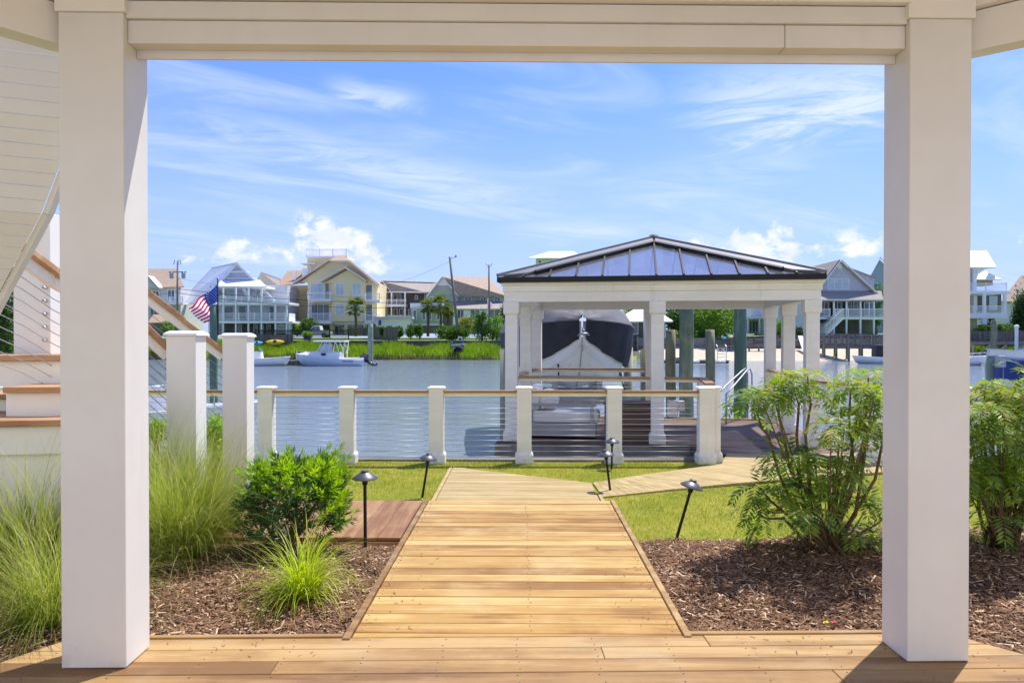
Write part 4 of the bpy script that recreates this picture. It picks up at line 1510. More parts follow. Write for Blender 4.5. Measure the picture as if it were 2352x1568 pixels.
h.win(902, 922, 675, 698, 0.6, 2); h.win(904, 914, 708, 732, 0.6, 1); h.win(917, 927, 708, 732, 0.6, 1); h.win(938, 945, 710, 728, 0.6, 1); h.win(953, 960, 678, 688, 0.6, 1); h.win(975, 981, 672, 690, 0.6, 1)
h.win(877, 880, 652, 660, 0.0, 1, 1, 'glass_blind', fr=0.05)

h = HB('garage', 'low white flat roofed garage with a small blue sign behind clipped shrubs', 'garage', 902, 768, 121)
h.box('wall', 'house_white', 863, 943, 732, 768, 0, 7)
h.slab('roof', 'wall_grey', 857, 947, 727, 731.8, -0.6, 7.4)
h.box('sign', 'blue_plastic', 869.5, 875.5, 735, 746, -0.06, -0.002)

# ---------------------------------------------------------------- green house
h = HB('green_house', 'green sided house with tan shingle roof behind the palms', 'house', 1060, 765, 128)
h.box('wall', 'wall_green', 982, 1052, 680, 765, 0.5, 12); h.box('wall', 'wall_green', 1050, 1160, 676, 765, 1.0, 12)
h.poly('gable_wall', 'wall_green', [(982, 680), (1016, 639), (1052, 680)], 0.5, 0.9)
h.poly('gable_top', 'house_white', [(1001, 655), (1016, 638), (1031, 655)], 0.35, 0.49)
h.roof('roof', 'shingle_tan', [(1016, 635, -0.2), (1054, 680, -0.2), (1165, 680, 0.2), (1123, 636, 6)])
h.roof('roof', 'shingle_tan', [(1016, 635, -0.2), (979, 682, -0.2), (979, 682, 12), (1020, 636, 8)])
b = MB(); b.bar((h.x(1016), -0.3, h.z(636)), (h.x(1054), -0.3, h.z(681)), 0.1, 0.3, up=(0, -1, 0)); b.bar((h.x(1016), -0.3, h.z(636)), (h.x(979), -0.3, h.z(683)), 0.1, 0.3, up=(0, -1, 0)); b.build('barge_board', 'house_white', h.root)
for (u0, u1) in ((988, 1000), (1006, 1018), (1067, 1083), (1103, 1117), (1135, 1150)):
    h.win(u0, u1, 681, 694, 0.5 if u0 < 1050 else 1.0, 2)
h.roof('lower_roof', 'shingle_grey', [(1035, 709, -3.4), (1160, 709, -3.4), (1155, 692, 0.9), (1040, 692, 0.9)])
h.box('lower_wall', 'house_white', 1040, 1158, 709, 765, -3, 0.4)
for (u0, u1) in ((1080, 1102), (1122, 1148), (1050, 1066)):
    h.win(u0, u1, 711, 732, -3.0, 2)
h2 = HB('green_cottage', 'small green cottage with white windows and a balcony left of the palms', 'house', 978, 765, 124)
h2.box('wall', 'wall_green', 944, 1014, 708, 744, 0, 5)
h2.box('parapet', 'house_white', 942, 1016, 696, 708, -0.6, 5)
h2.box('base', 'house_white', 942, 1016, 744, 747, -0.1, 5); h2.box('base_wall', 'porch_dark', 946, 1012, 747, 765, 0.3, 5)
for (u0, u1) in ((948, 957), (969, 978), (983, 992), (1003, 1010)):
    h2.win(u0, u1, 711, 735, 0.0, 1, 2)

# ---------------------------------------------------------------- mint tower behind the pavilion
h = HB('mint_house', 'pale green house with low metal hip roof rising behind the pavilion roof', 'house', 1275, 765, 165)
h.box('wall', 'wall_mint', 1232, 1320, 592, 765, 0, 8)
h.roof('roof', 'metal_white', [(1212, 592, -1.5), (1340, 592, -1.5), (1318, 577, 4), (1262, 577, 4)])
h.roof('roof', 'metal_white', [(1212, 592, -1.5), (1262, 577, 4), (1212, 592, 9)])
h.roof('roof', 'metal_white', [(1340, 592, -1.5), (1318, 577, 4), (1340, 592, 9)])
h.win(1236, 1244, 597, 607, 0.0, 1); h.win(1290, 1302, 597, 610, 0.0, 1)
h.win(1255, 1275, 655, 690, 0.0, 2)

# ---------------------------------------------------------------- grey shingle house on the right
h = HB('shingle_house', 'grey shingled gable house with white porch railings and outside stair on right shore', 'house', 1930, 770, 116)
h.poly('gable_wall', 'wall_shingle', [(1840, 690), (1872, 668), (1928, 602), (2012, 678), (2012, 690)], 0.0, 0.4)
h.box('wall', 'wall_shingle', 1840, 2012, 680, 732, 3.0, 12)
h.roof('roof', 'shingle_grey', [(1928, 596, -0.6), (1866, 676, -0.6), (1800, 690, 10), (1858, 614, 10)])
h.roof('roof', 'shingle_grey', [(1928, 596, -0.6), (2022, 682, -0.6), (2022, 682, 10), (1905, 614, 10)])
for (a, c) in (((1928, 598), (1866, 678)), ((1928, 598), (2022, 684))):
    b = MB(); b.bar((h.x(a[0]), -0.7, h.z(a[1])), (h.x(c[0]), -0.7, h.z(c[1])), 0.1, 0.32, up=(0, -1, 0)); b.build('barge_board', 'house_white', h.root)
h.poly('dormer', 'wall_shingle', [(1962, 636), (1955, 618), (2008, 638), (2008, 672)], 1.2, 9)
h.roof('roof', 'shingle_grey', [(1948, 613, 0.9), (2012, 637, 0.9), (2012, 637, 9), (1948, 613, 9)], 0.2)
h.win(1900, 1950, 639, 665, 0.0, 3, 2, 'glass_blind'); h.win(1923, 1933, 605, 617, 0.0, 1, 1, 'house_white')
h.roof('skirt_roof', 'shingle_grey', [(1830, 690, -3.0), (2030, 690, -3.0), (2024, 668, 0.0), (1838, 668, 0.0)])
h.box('fascia', 'house_white', 1830, 2030, 687, 691, -2.95, -2.7)
h.box('screened_porch', 'screen_mesh', 1842, 2012, 691.5, 730, 1.2, 2.9)
for u in (1850, 1880, 1916, 1945, 1977, 2008):
    h.box('post', 'house_white', u - 1.7, u + 1.7, 691, 770, -2.7, -2.45)
for u in (1872, 1898, 1928, 1950, 1965, 1990, 2002):
    h.win(u - 6, u + 6, 694, 726, 1.2, 1)
h.slab('porch_deck', 'house_white', 1832, 2040, 728, 733, -2.8, 3); h.rail(1832, 1906, 709, 728, -2.75, 'bal', 4); h.rail(1918, 2040, 709, 728, -2.75, 'bal', 5)
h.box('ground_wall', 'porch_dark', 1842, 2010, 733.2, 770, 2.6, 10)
h.box('lattice', 'wall_white', 1882, 1916, 742, 770, -2.2, -2.1)
# stair going down to the left
for k in range(11):
    h.box('stair_tread', 'grey_timber', 1910 - 3.6 * (k + 1), 1910 - 3.6 * k + 0.6, 729 + 3.5 * k, 730.4 + 3.5 * k, -3.9, -2.85)
for yy_ in (-3.95, -2.82):
    b = MB()
    b.bar((h.x(1912), yy_, h.z(711)), (h.x(1871), yy_, h.z(749)), 0.08, 0.10); b.bar((h.x(1912), yy_, h.z(731)), (h.x(1871), yy_, h.z(771)), 0.08, 0.30)
    for k in range(14):
        t = k / 13
        u = 1912 - 41 * t
        b.box(h.x(u) - 0.03, h.x(u) + 0.03, yy_ - 0.03, yy_ + 0.03, h.z(731 + 40 * t), h.z(711 + 38 * t))
    b.build('stair_railing', 'house_white', h.root)

h = HB('blue_house', 'slate blue gabled house glimpsed behind the grey shingled house', 'house', 2020, 765, 150)
h.box('wall', 'wall_blue', 1998, 2060, 640, 765, 0, 8)
h.poly('gable', 'wall_blue', [(1998, 640), (2022, 598), (2060, 640)], 0, 0.4)
h.roof('roof', 'metal_white', [(2022, 590, -0.5), (1992, 645, -0.5), (1992, 645, 8), (2022, 590, 8)]); h.roof('roof', 'metal_white', [(2022, 590, -0.5), (2066, 645, -0.5), (2066, 645, 8), (2022, 590, 8)])
h.win(2005, 2016, 650, 678, 0.0, 1)

# ---------------------------------------------------------------- white porch house far right
h = HB('white_porch_house', 'white house with broad metal roof and stacked porches at the far right', 'house', 2255, 768, 116)
h.box('wall', 'wall_blue', 2180, 2242, 612, 720, 1.5, 10)
h.box('wall', 'house_white', 2236, 2243, 606, 720, 0.9, 1.45)
h.roof('roof', 'metal_white', [(2170, 613, -3.5), (2288, 613, -3.5), (2266, 576, 3), (2180, 575, 3)])
h.roof('roof', 'metal_white', [(2288, 613, -3.5), (2288, 613, 9), (2266, 576, 3)])
h.seams((2190, 613, -3.5), (2284, 613, -3.5), (2190, 576, 3), (2264, 576, 3), 12)
h.poly('eave_bracket', 'house_white', [(2243, 612), (2284, 615), (2262, 618), (2248, 628), (2243, 640)], -1.0, -0.7)
h.slab('roof_terrace', 'house_white', 2170, 2318, 668, 674, -4.2, 1.4); h.rail(2170, 2311, 650, 668, -4.0, 'bal', 4)
h.slab('porch_deck', 'house_white', 2170, 2314, 719, 731, -4.2, 1.4); h.rail(2170, 2311, 702, 718, -4.0, 'bal', 4)
for u in (2262, 2309, 2190):
    h.box('post', 'house_white', u - 3, u + 3, 674, 719, -4.15, -3.8)
h.box('post', 'house_white', 2257, 2268, 731, 768, -4.1, -3.7)
h.box('porch_wall', 'porch_dark', 2180, 2300, 674.5, 718, 1.45, 1.6)
for (u0, u1) in ((2230, 2244), (2272, 2290)):
    h.win(u0, u1, 680, 712, 1.4, 1, 1, 'glass_blind')
h.box('ground_wall', 'wall_white', 2180, 2245, 731.5, 768, 0.5, 8)
h.box('cupola', 'shingle_tan', 2236, 2280, 640, 655, 4.0, 7)
h.roof('cupola_roof', 'metal_white', [(2226, 641, 3.0), (2300, 641, 3.0), (2262, 622, 5.5)]); h.roof('cupola_roof', 'metal_white', [(2300, 641, 3.0), (2300, 641, 8.0), (2262, 622, 5.5)])

h = HB('tan_roof_house', 'grey house with broad tan roof at the right edge', 'house', 2345, 768, 136)
h.box('wall', 'wall_grey', 2308, 2420, 690, 768, 0, 9)
h.roof('roof', 'shingle_tan', [(2298, 692, -1), (2430, 692, -1), (2400, 632, 5), (2345, 632, 5)]); h.roof('roof', 'shingle_tan', [(2298, 692, -1), (2345, 632, 5), (2298, 692, 10)])
h.win(2324, 2334, 700, 722, 0.0, 1)

# ---------------------------------------------------------------- things seen through the pavilion
h = HB('boathouse', 'small dark boathouse under a white seamed metal hip roof', 'boathouse', 1478, 775, 106)
h.box('wall', 'wall_dark', 1440, 1528, 736, 790, 0, 4); h.box('wall', 'wall_grey', 1505, 1528.5, 738, 788, -0.15, -0.002)
h.roof('roof', 'metal_white', [(1410, 737, -2), (1546, 737, -2), (1504, 709, 2), (1458, 709, 2)])
h.roof('roof', 'metal_white', [(1410, 737, -2), (1458, 709, 2), (1410, 737, 6)]); h.roof('roof', 'metal_white', [(1546, 737, -2), (1504, 709, 2), (1546, 737, 6)])
h.seams((1420, 737, -2), (1536, 737, -2), (1460, 709, 2), (1502, 709, 2), 11)
h.win(1449, 1466, 740, 768, 0.0, 1, 1, name='door')

h = HB('beach_house', 'white balconied house with blue screens behind the beach lawn', 'house', 1745, 765, 118)
h.box('wall', 'wall_white', 1700, 1775, 690, 735, 1.0, 8); h.box('ground_wall', 'porch_dark', 1704, 1772, 735, 766, 1.5, 8)
h.slab('balcony', 'house_white', 1698, 1778, 727, 732, -1.5, 1); h.rail(1698, 1778, 706, 727, -1.4, 'bal', 4)
for u in (1718, 1745, 1760):
    h.box('post', 'house_white', u - 1.5, u + 1.5, 732, 766, -1.4, -1.2)
h.win(1720, 1742, 736, 764, 1.5, 3); h.box('blue_screen', 'blue_plastic', 1761, 1773, 742, 765, 0.6, 0.7); h.box('blue_screen', 'blue_plastic', 1708, 1716, 748, 765, 0.6, 0.7)
h = HB('grey_sided_house', 'grey lap sided house partly hidden by the pavilion columns', 'house', 1815, 768, 112)
h.box('wall', 'wall_grey', 1776, 1868, 640, 768, 0, 9)
h.roof('roof', 'shingle_grey', [(1770, 642, -0.5), (1872, 642, -0.5), (1850, 610, 5), (1800, 610, 5)])
h.win(1800, 1812, 660, 685, 0.0, 1)

# ================================================================== fences, walls, piers on the far shore
def picket_fence(name, label, u0, u1, vt, vb, Y, m='fence_timber', gap=0.0, Y1=None, bw=0.14, rails=True):
    """vertical board fence: every board its own part"""
    Y1 = Y if Y1 is None else Y1
    a = at(u0, vb, Y); c = at(u1, vb, Y1)
    hgt0 = at(u0, vt, Y).z - a.z
    r = thing(name, label, 'fence', (a + c) / 2)
    L = math.hypot(c.x - a.x, c.y - a.y)
    n = int(L / (bw + gap))
    first = None
    ang = math.atan2(c.y - a.y, c.x - a.x)
    for i in range(n):
        t = (i + 0.5) / n
        p = a.lerp(c, t)
        if first is None:
            b = MB(); b.box(-bw / 2 + 0.004, bw / 2 - 0.004, -0.012, 0.012, -0.25, hgt0)
            o = first = b.build('board', m, r)
        else:
            o = first.copy(); COL.objects.link(o)
        o.location = p - r.location
        o.rotation_euler = (0, 0, ang)
    np_ = max(2, int(L / 2.4) + 1)
    for i in range(np_):
        p = a.lerp(c, i / (np_ - 1))
        b = MB(True); b.box(p.x - 0.07, p.x + 0.07, p.y + 0.02, p.y + 0.16, p.z - 0.5, p.z + hgt0 + 0.1); b.build('post', m, r)
    if rails:
        for f in (0.2, 0.85):
            z = Vector((0, 0.03, hgt0 * f))
            MB(True).bar(a + z, c + z, 0.05, 0.09).build('rail', m, r)
    return r


picket_fence('board_fence', 'grey board fence stepping down beside the white sport boat', 854, 912, 755, 784, 117, Y1=106)
picket_fence('board_fence', 'grey board fence in front of the yellow house ground floor', 800, 854, 753, 768, 117)
picket_fence('dock_fence', 'weathered board dock screen behind the yellow kayak', 586, 672, 768, 784, 103.2)
picket_fence('picket_fence', 'thin dark picket fence in front of the white pickup', 586, 800, 757, 772, 113, m='black_metal', gap=0.06, bw=0.06)
picket_fence('picket_fence', 'dark picket fence between the round hedge and flowering bush', 1060, 1090, 752, 766, 113, gap=0.05, bw=0.07)
picket_fence('picket_fence', 'white picket fence beside the pavilion behind yellow bushes', 1125, 1162, 753, 768, 112, m='house_white', gap=0.06, bw=0.07)
picket_fence('dock_walk_fence', 'brown board fence along the raised walkway at far right', 2200, 2370, 760, 782, 100, m='fence_timber')
w = thing('raised_walkway', 'raised timber walkway on piles at the far right shore', 'walkway', at(2290, 800, 100))
a = at(2190, 784, 99.5); c = at(2380, 784, 99.5)
k = 0
x = a.x
while x < c.x:
    b = MB(True); b.box(x, x + 0.28, 98.5, 101.5, a.z - 0.08, a.z); b.build('plank', 'grey_timber', w)
    x += 0.30
b = MB(True); b.box(a.x, c.x, 98.6, 98.75, a.z - 0.4, a.z - 0.085); b.build('beam', 'grey_timber', w)
for i in range(6):
    x = a.x + (c.x - a.x) * i / 5
    MB(True).tube([(x, 98.9, -2.2), (x, 98.9, a.z - 0.09)], 0.16, 8).build('pile', 'pile_grey', w)
    if i < 5:
        x2 = a.x + (c.x - a.x) * (i + 1) / 5
        MB(True).bar((x, 98.85, -1.1), (x2, 98.85, a.z - 0.45), 0.06, 0.2).build('brace', 'pile_grey', w)

# pier in front of the shingle house
pr = thing('timber_pier', 'grey timber pier with railings on piles before the shingled house', 'pier', at(1945, 800, 93))
pa, pb = at(1866, 786, 100), at(2040, 791, 88)
for i in range(60):
    t0, t1 = i / 60, (i + 0.93) / 60
    q0, q1 = pa.lerp(pb, t0), pa.lerp(pb, t1)
    b = MB(True); b.slab([(q0.x - 0.4, q0.y - 1.2), (q1.x - 0.4, q1.y - 1.2), (q1.x + 0.4, q1.y + 1.2), (q0.x + 0.4, q0.y + 1.2)], q0.z - 0.08, q0.z)
    b.build('plank', 'grey_timber', pr)
for s_ in (-1.2, 1.2):
    dv = Vector((0.33 * s_, s_, 0))
    for hh in (1.15, 0.75, 0.38):
        MB(True).bar(pa + dv + Vector((0, 0, hh)), pb + dv + Vector((0, 0, hh)), 0.14 if hh > 1 else 0.06, 0.07).build('rail', 'grey_timber', pr)
    MB(True).bar(pa + dv - Vector((0, 0, 0.2)), pb + dv - Vector((0, 0, 0.2)), 0.1, 0.26).build('beam', 'grey_timber', pr)
    for i in range(13):
        p = pa.lerp(pb, i / 12) + dv
        MB(True).box(p.x - 0.06, p.x + 0.06, p.y - 0.06, p.y + 0.06, p.z - 0.3, p.z + 1.2).build('post', 'grey_timber', pr)
        if i % 2 == 0:
            MB(True).tube([(p.x, p.y, -2.3), (p.x, p.y, p.z - 0.1)], 0.15, 8).build('pile', 'pile_grey', pr)

# low beach wall rails, bench and ramp
bw_ = thing('beach_retaining_wall', 'low timber retaining wall of long boards behind the sandy beach', 'retaining wall', at(1690, 800, 103))
for k in range(14):
    x = 16 + 3.2 * k
    for j in range(4):
        b = MB(True); b.box(x + 0.02, x + 3.18, 103.5, 103.6, 0.1 + 0.36 * j, 0.44 + 0.36 * j); b.build('board', 'grey_timber', bw_)
    b = MB(True); b.box(x - 0.1, x + 0.1, 103.35, 103.49, -0.4, 1.75); b.build('post', 'grey_timber', bw_)
bn = thing('timber_bench', 'long low timber bench on the beach sand', 'bench', at(1690, 800, 101))
a, c = at(1650, 796, 101), at(1770, 798, 101)
MB(True).box(a.x, c.x, 100.8, 101.3, a.z, a.z + 0.12).build('seat', 'grey_timber', bn)
for i in range(6):
    x = a.x + 0.3 + (c.x - a.x - 0.6) * i / 5
    MB(True).box(x - 0.08, x + 0.08, 100.9, 101.2, far_z(x, 101), a.z).build('leg', 'grey_timber', bn)

# floating dock on the beach side
fd = thing('floating_dock', 'low floating dock with white fenders off the beach', 'dock', at(1560, 828, 84))
a, c = at(1468, 826, 84), at(1668, 828, 84)
i = 0
x = a.x
while x < c.x:
    b = MB(True); b.box(x, x + 0.27, 83, 86, -0.98, -0.92); b.build('plank', 'grey_timber', fd); x += 0.29
MB(True).box(a.x, c.x, 82.95, 83.1, -1.28, -0.93).build('float_side', 'fence_timber', fd)
for u in (1592, 1652, 1500):
    p = at(u, 826, 82.9)
    MB(True).tube([(p.x - 0.7, 82.75, -1.05), (p.x - 0.5, 82.75, -1.05), (p.x + 0.5, 82.75, -1.05), (p.x + 0.7, 82.75, -1.05)], [0.05, 0.2, 0.2, 0.05], 10).build('fender', 'gelcoat', fd, smooth=True)
p = at(1658, 820, 84)
b = MB(True)
for dx in (-0.5, 0.5):
    b.tube([(p.x + dx, 84, -0.92), (p.x + dx, 84, 0.6), (p.x + dx, 84.5, 0.8)], 0.04, 6)
for k in range(4):
    b.tube([(p.x - 0.5, 84, -0.6 + 0.35 * k), (p.x + 0.5, 84, -0.6 + 0.35 * k)], 0.03, 6)
b.build('ladder', 'aluminium', fd)

# ---------------------------------------------------------------- piles and poles
def pile(name, label, u, v_top, Y, r, m, zb=-2.4, taper=1.06, group=None):
    p = at(u, v_top, Y)
    b = MB(); hh = p.z - zb
    rs = random.Random(int(u * 7))
    k = 9
    b.tube([(rs.uniform(-.012, .012), rs.uniform(-.012, .012), hh * i / k) for i in range(k + 1)], [r * (taper + (1 - taper) * i / k) * rs.uniform(.97, 1.03) for i in range(k)] + [r * 0.94], 14)
    o = b.build(name, m, smooth=True)
    o.location = (p.x, p.y, zb)
    return setp(o, label, 'piling', group)


pile('dock_piling', 'short weathered green piling just right of the middle pavilion column', 1541, 757, 17.4, 0.115, 'pile_grey', group='pilings by the dock')
pile('dock_piling', 'tall thick green piling rising past the pavilion beam, near the middle', 1577, 640, 17.0, 0.155, 'pile_green', group='pilings by the dock')
pile('dock_piling', 'short mossy piling between the two tall green pilings', 1632, 757, 20.5, 0.125, 'pile_grey', group='pilings by the dock')
pile('dock_piling', 'tall dark green piling by the swim ladder', 1701, 640, 19.5, 0.155, 'pile_green', group='pilings by the dock')
pile('channel_piling', 'lone dark piling standing in the marsh behind the white sport boat', 851, 744, 80, 0.28, 'pile_green')
pile('flag_piling', 'grey green piling behind the newels that carries the large flag', 491, 700, 31, 0.155, 'pile_green')
pile('lift_piling', 'thick piling with a control box under the white lift beam', 2280, 812, 27, 0.21, 'pile_green')
pile('lift_piling', 'tall thin green piling behind the lift beam at far right', 2283, 735, 60, 0.22, 'pile_grey')
for (u, v, Y, lab) in ((1482, 710, 20.5, 'slim white guide pole behind the middle pavilion column'), (2335, 752, 26.5, 'slim white guide pole beside the blue covered boat')):
    p = at(u, v, Y)
    b = MB(); b.lathe([(0.055, 0), (0.055, p.z + 2.0), (0.075, p.z + 2.0), (0.075, p.z + 2.06), (0.03, p.z + 2.1)], n=12)
    o = b.build('guide_pole', 'gelcoat', smooth=False); o.location = (p.x, p.y, -2.0)
    setp(o, lab, 'pole', 'boat lift guide poles')

# utility poles and wires
def upole(u0, v0, u1, v1, Y, r, label):
    a, c = at(u0, v0, Y), at(u1, v1, Y)
    t = thing('utility_pole', label, 'utility pole', (a.x, a.y, a.z), group='utility poles')
    MB(True).tube([a - Vector((0, 0, 0.5)), c], [r * 1.1, r * 0.8], 8).build('pole', 'pole_wood', t, smooth=True)
    return t, a, c


t1, a1, c1 = upole(407, 740, 408, 600, 112, 0.16, 'thin utility pole with transformers left of the white gabled house')
for dx in (-0.9, 0.9):
    q = c1.lerp(a1, 0.28) + Vector((dx, 0, 0))
    MB(True).lathe([(0.27, 0), (0.3, 0.1), (0.3, 0.8), (0.2, 0.95)], q, 10).build('transformer', 'galvanised', t1)
MB(True).bar(c1 + Vector((-1.3, 0, -1.6)), c1 + Vector((1.3, 0, -1.6)), 0.12, 0.14).build('crossarm', 'pole_wood', t1)
for dx in (-0.6, 0.1, 0.5):
    MB(True).tube([c1 + Vector((dx, 0, -0.5)), c1 + Vector((dx * .7, 0, 0.2))], 0.06, 6).build('insulator', 'galvanised', t1)
t2, a2, c2 = upole(1051, 748, 1033, 590, 104.8, 0.19, 'leaning grey utility pole beside the palms')
MB(True).tube([c2 + Vector((0, 0, -0.3)), c2 + Vector((0.5, 0, -0.1)), c2 + Vector((0.85, 0, 0.05))], 0.04, 6).build('bracket', 'galvanised', t2)
MB(True).lathe([(0.12, 0), (0.12, 0.35)], c2 + Vector((0.85, 0, -0.1)), 8).build('insulator', 'galvanised', t2)
t3, a3, c3 = upole(1124, 748, 1123, 608, 110, 0.14, 'straight brown utility pole near the small flag by the pavilion')
MB(True).tube([c3 + Vector((-0.5, 0, 0.2)), c3 + Vector((0, 0, -0.5)), c3 + Vector((0.5, 0, 0.2))], 0.05, 6).build('bracket', 'galvanised', t3)


def wire(name, label, p, q, sag, r=0.022, n=16):
    p, q = Vector(p), Vector(q)
    pts = [p.lerp(q, i / n) - Vector((0, 0, sag * 4 * (i / n) * (1 - i / n))) for i in range(n + 1)]
    o = MB().tube(pts, r, 4).build(name, 'black_metal')
    single(o, label, 'wire', 'overhead wires')


wire('overhead_wire', 'upper thick overhead cable crossing the white and yellow houses', a1.lerp(c1, .55), at(1123, 690, 110), 1.0, 0.035)
wire('overhead_wire', 'lower thick overhead cable crossing the white and yellow houses', a1.lerp(c1, .48), at(1123, 697, 110), 1.3, 0.035)
wire('overhead_wire', 'thin overhead wire above the two thick cables', a1.lerp(c1, .72), at(1123, 672, 110), 1.6, 0.015)
wire('overhead_wire', 'thin wire slanting from the leaning pole down to the yellow house', c2 + Vector((0, 0, -0.6)), at(870, 660, 118), 0.4, 0.015)
wire('overhead_wire', 'cable from the leaning pole to the straight pole', at(1046, 692, 104.8), at(1123, 682, 110), 0.4, 0.03)
wire('overhead_wire', 'cable leaving the straight pole towards the pavilion', at(1123, 685, 110), at(1190, 694, 112), 0.2, 0.03)
wire('overhead_wire', 'cable running left from the transformer pole', a1.lerp(c1, .5), at(250, 676, 114), 0.4, 0.03)
# ================================================================== boats
def hull_mesh(st):
    """st: (x, half beam at sheer, half beam at chine, z sheer, z chine, z keel) from bow to stern"""
    b = MB()
    rows = []
    for (x, bs, bc, zs, zc, zk) in st:
        rows.append([(x, -bs, zs), (x, -(bs * .55 + bc * .45), zs * .5 + zc * .5), (x, -bc, zc), (x, 0, zk), (x, bc, zc), (x, (bs * .55 + bc * .45), zs * .5 + zc * .5), (x, bs, zs)])
    b.grid(rows)
    n = len(b.V)
    b.F.append(tuple(range(n - 7, n)))
    return b


def deck_mesh(st, drop=0.04, inset=0.03):
    b = MB()
    b.grid([[(x, -max(bs - inset, 0.001), zs - drop), (x, 0, zs - drop + 0.03), (x, max(bs - inset, 0.001), zs - drop)] for (x, bs, bc, zs, zc, zk) in st])
    return b


def rub_rail(st, r, dz=0.0):
    b = MB()
    for s in (-1, 1):
        b.tube([(x, s * bs, zs + dz) for (x, bs, bc, zs, zc, zk) in st], r, 6)
    return b


def outboard(root, x, z, s=1.0, tilt=0.0, y=0.0, m='outboard_grey'):
    """cowling, midsection, gearcase and propeller"""
    c, sn = math.cos(tilt), math.sin(tilt)

    def tr(px, pz):
        px *= s; pz *= s
        return (x + px * c - pz * sn, z + px * sn + pz * c)
    b = MB()
    prof = [(-0.05, 0.0), (-0.10, 0.25), (0.0, 0.55), (0.35, 0.62), (0.62, 0.50), (0.70, 0.20), (0.55, 0.0)]
    rows = []
    for w, k in ((-0.18, .75), (-0.24, .95), (0.0, 1.0), (0.24, .95), (0.18, .75)):
        rows.append([(tr(0.3 + (p[0] - 0.3) * k, 0.28 + (p[1] - 0.28) * k)[0], y + w * s, tr(0.3 + (p[0] - 0.3) * k, 0.28 + (p[1] - 0.28) * k)[1]) for p in prof])
    b.grid(rows, close=True)
    b.F.append(tuple(range(7))); b.F.append(tuple(range(28, 35)))
    o = b.build('engine_cowl', m, root, smooth=True)
    b = MB()
    q = [tr(0.2, 0.02), tr(0.25, -0.55), tr(0.3, -0.85)]
    b.tube([(p[0], y, p[1]) for p in q], [0.17 * s, 0.11 * s, 0.08 * s], 8)
    q = [tr(0.0, -0.85), tr(0.3, -0.85), tr(0.62, -0.85)]
    b.tube([(p[0], y, p[1]) for p in q], [0.03 * s, 0.10 * s, 0.05 * s], 8)
    b.build('engine_leg', m, root, smooth=True)
    b = MB()
    for k in range(3):
        a = k * 2.094
        p0 = tr(0.64, -0.85); p1 = tr(0.68, -0.85 + 0.2 * math.cos(a))
        b.bar((p0[0], y, p0[1]), (p1[0], y + 0.2 * s * math.sin(a), p1[1]), 0.10 * s, 0.015)
    b.build('propeller', 'steel', root)
    return o


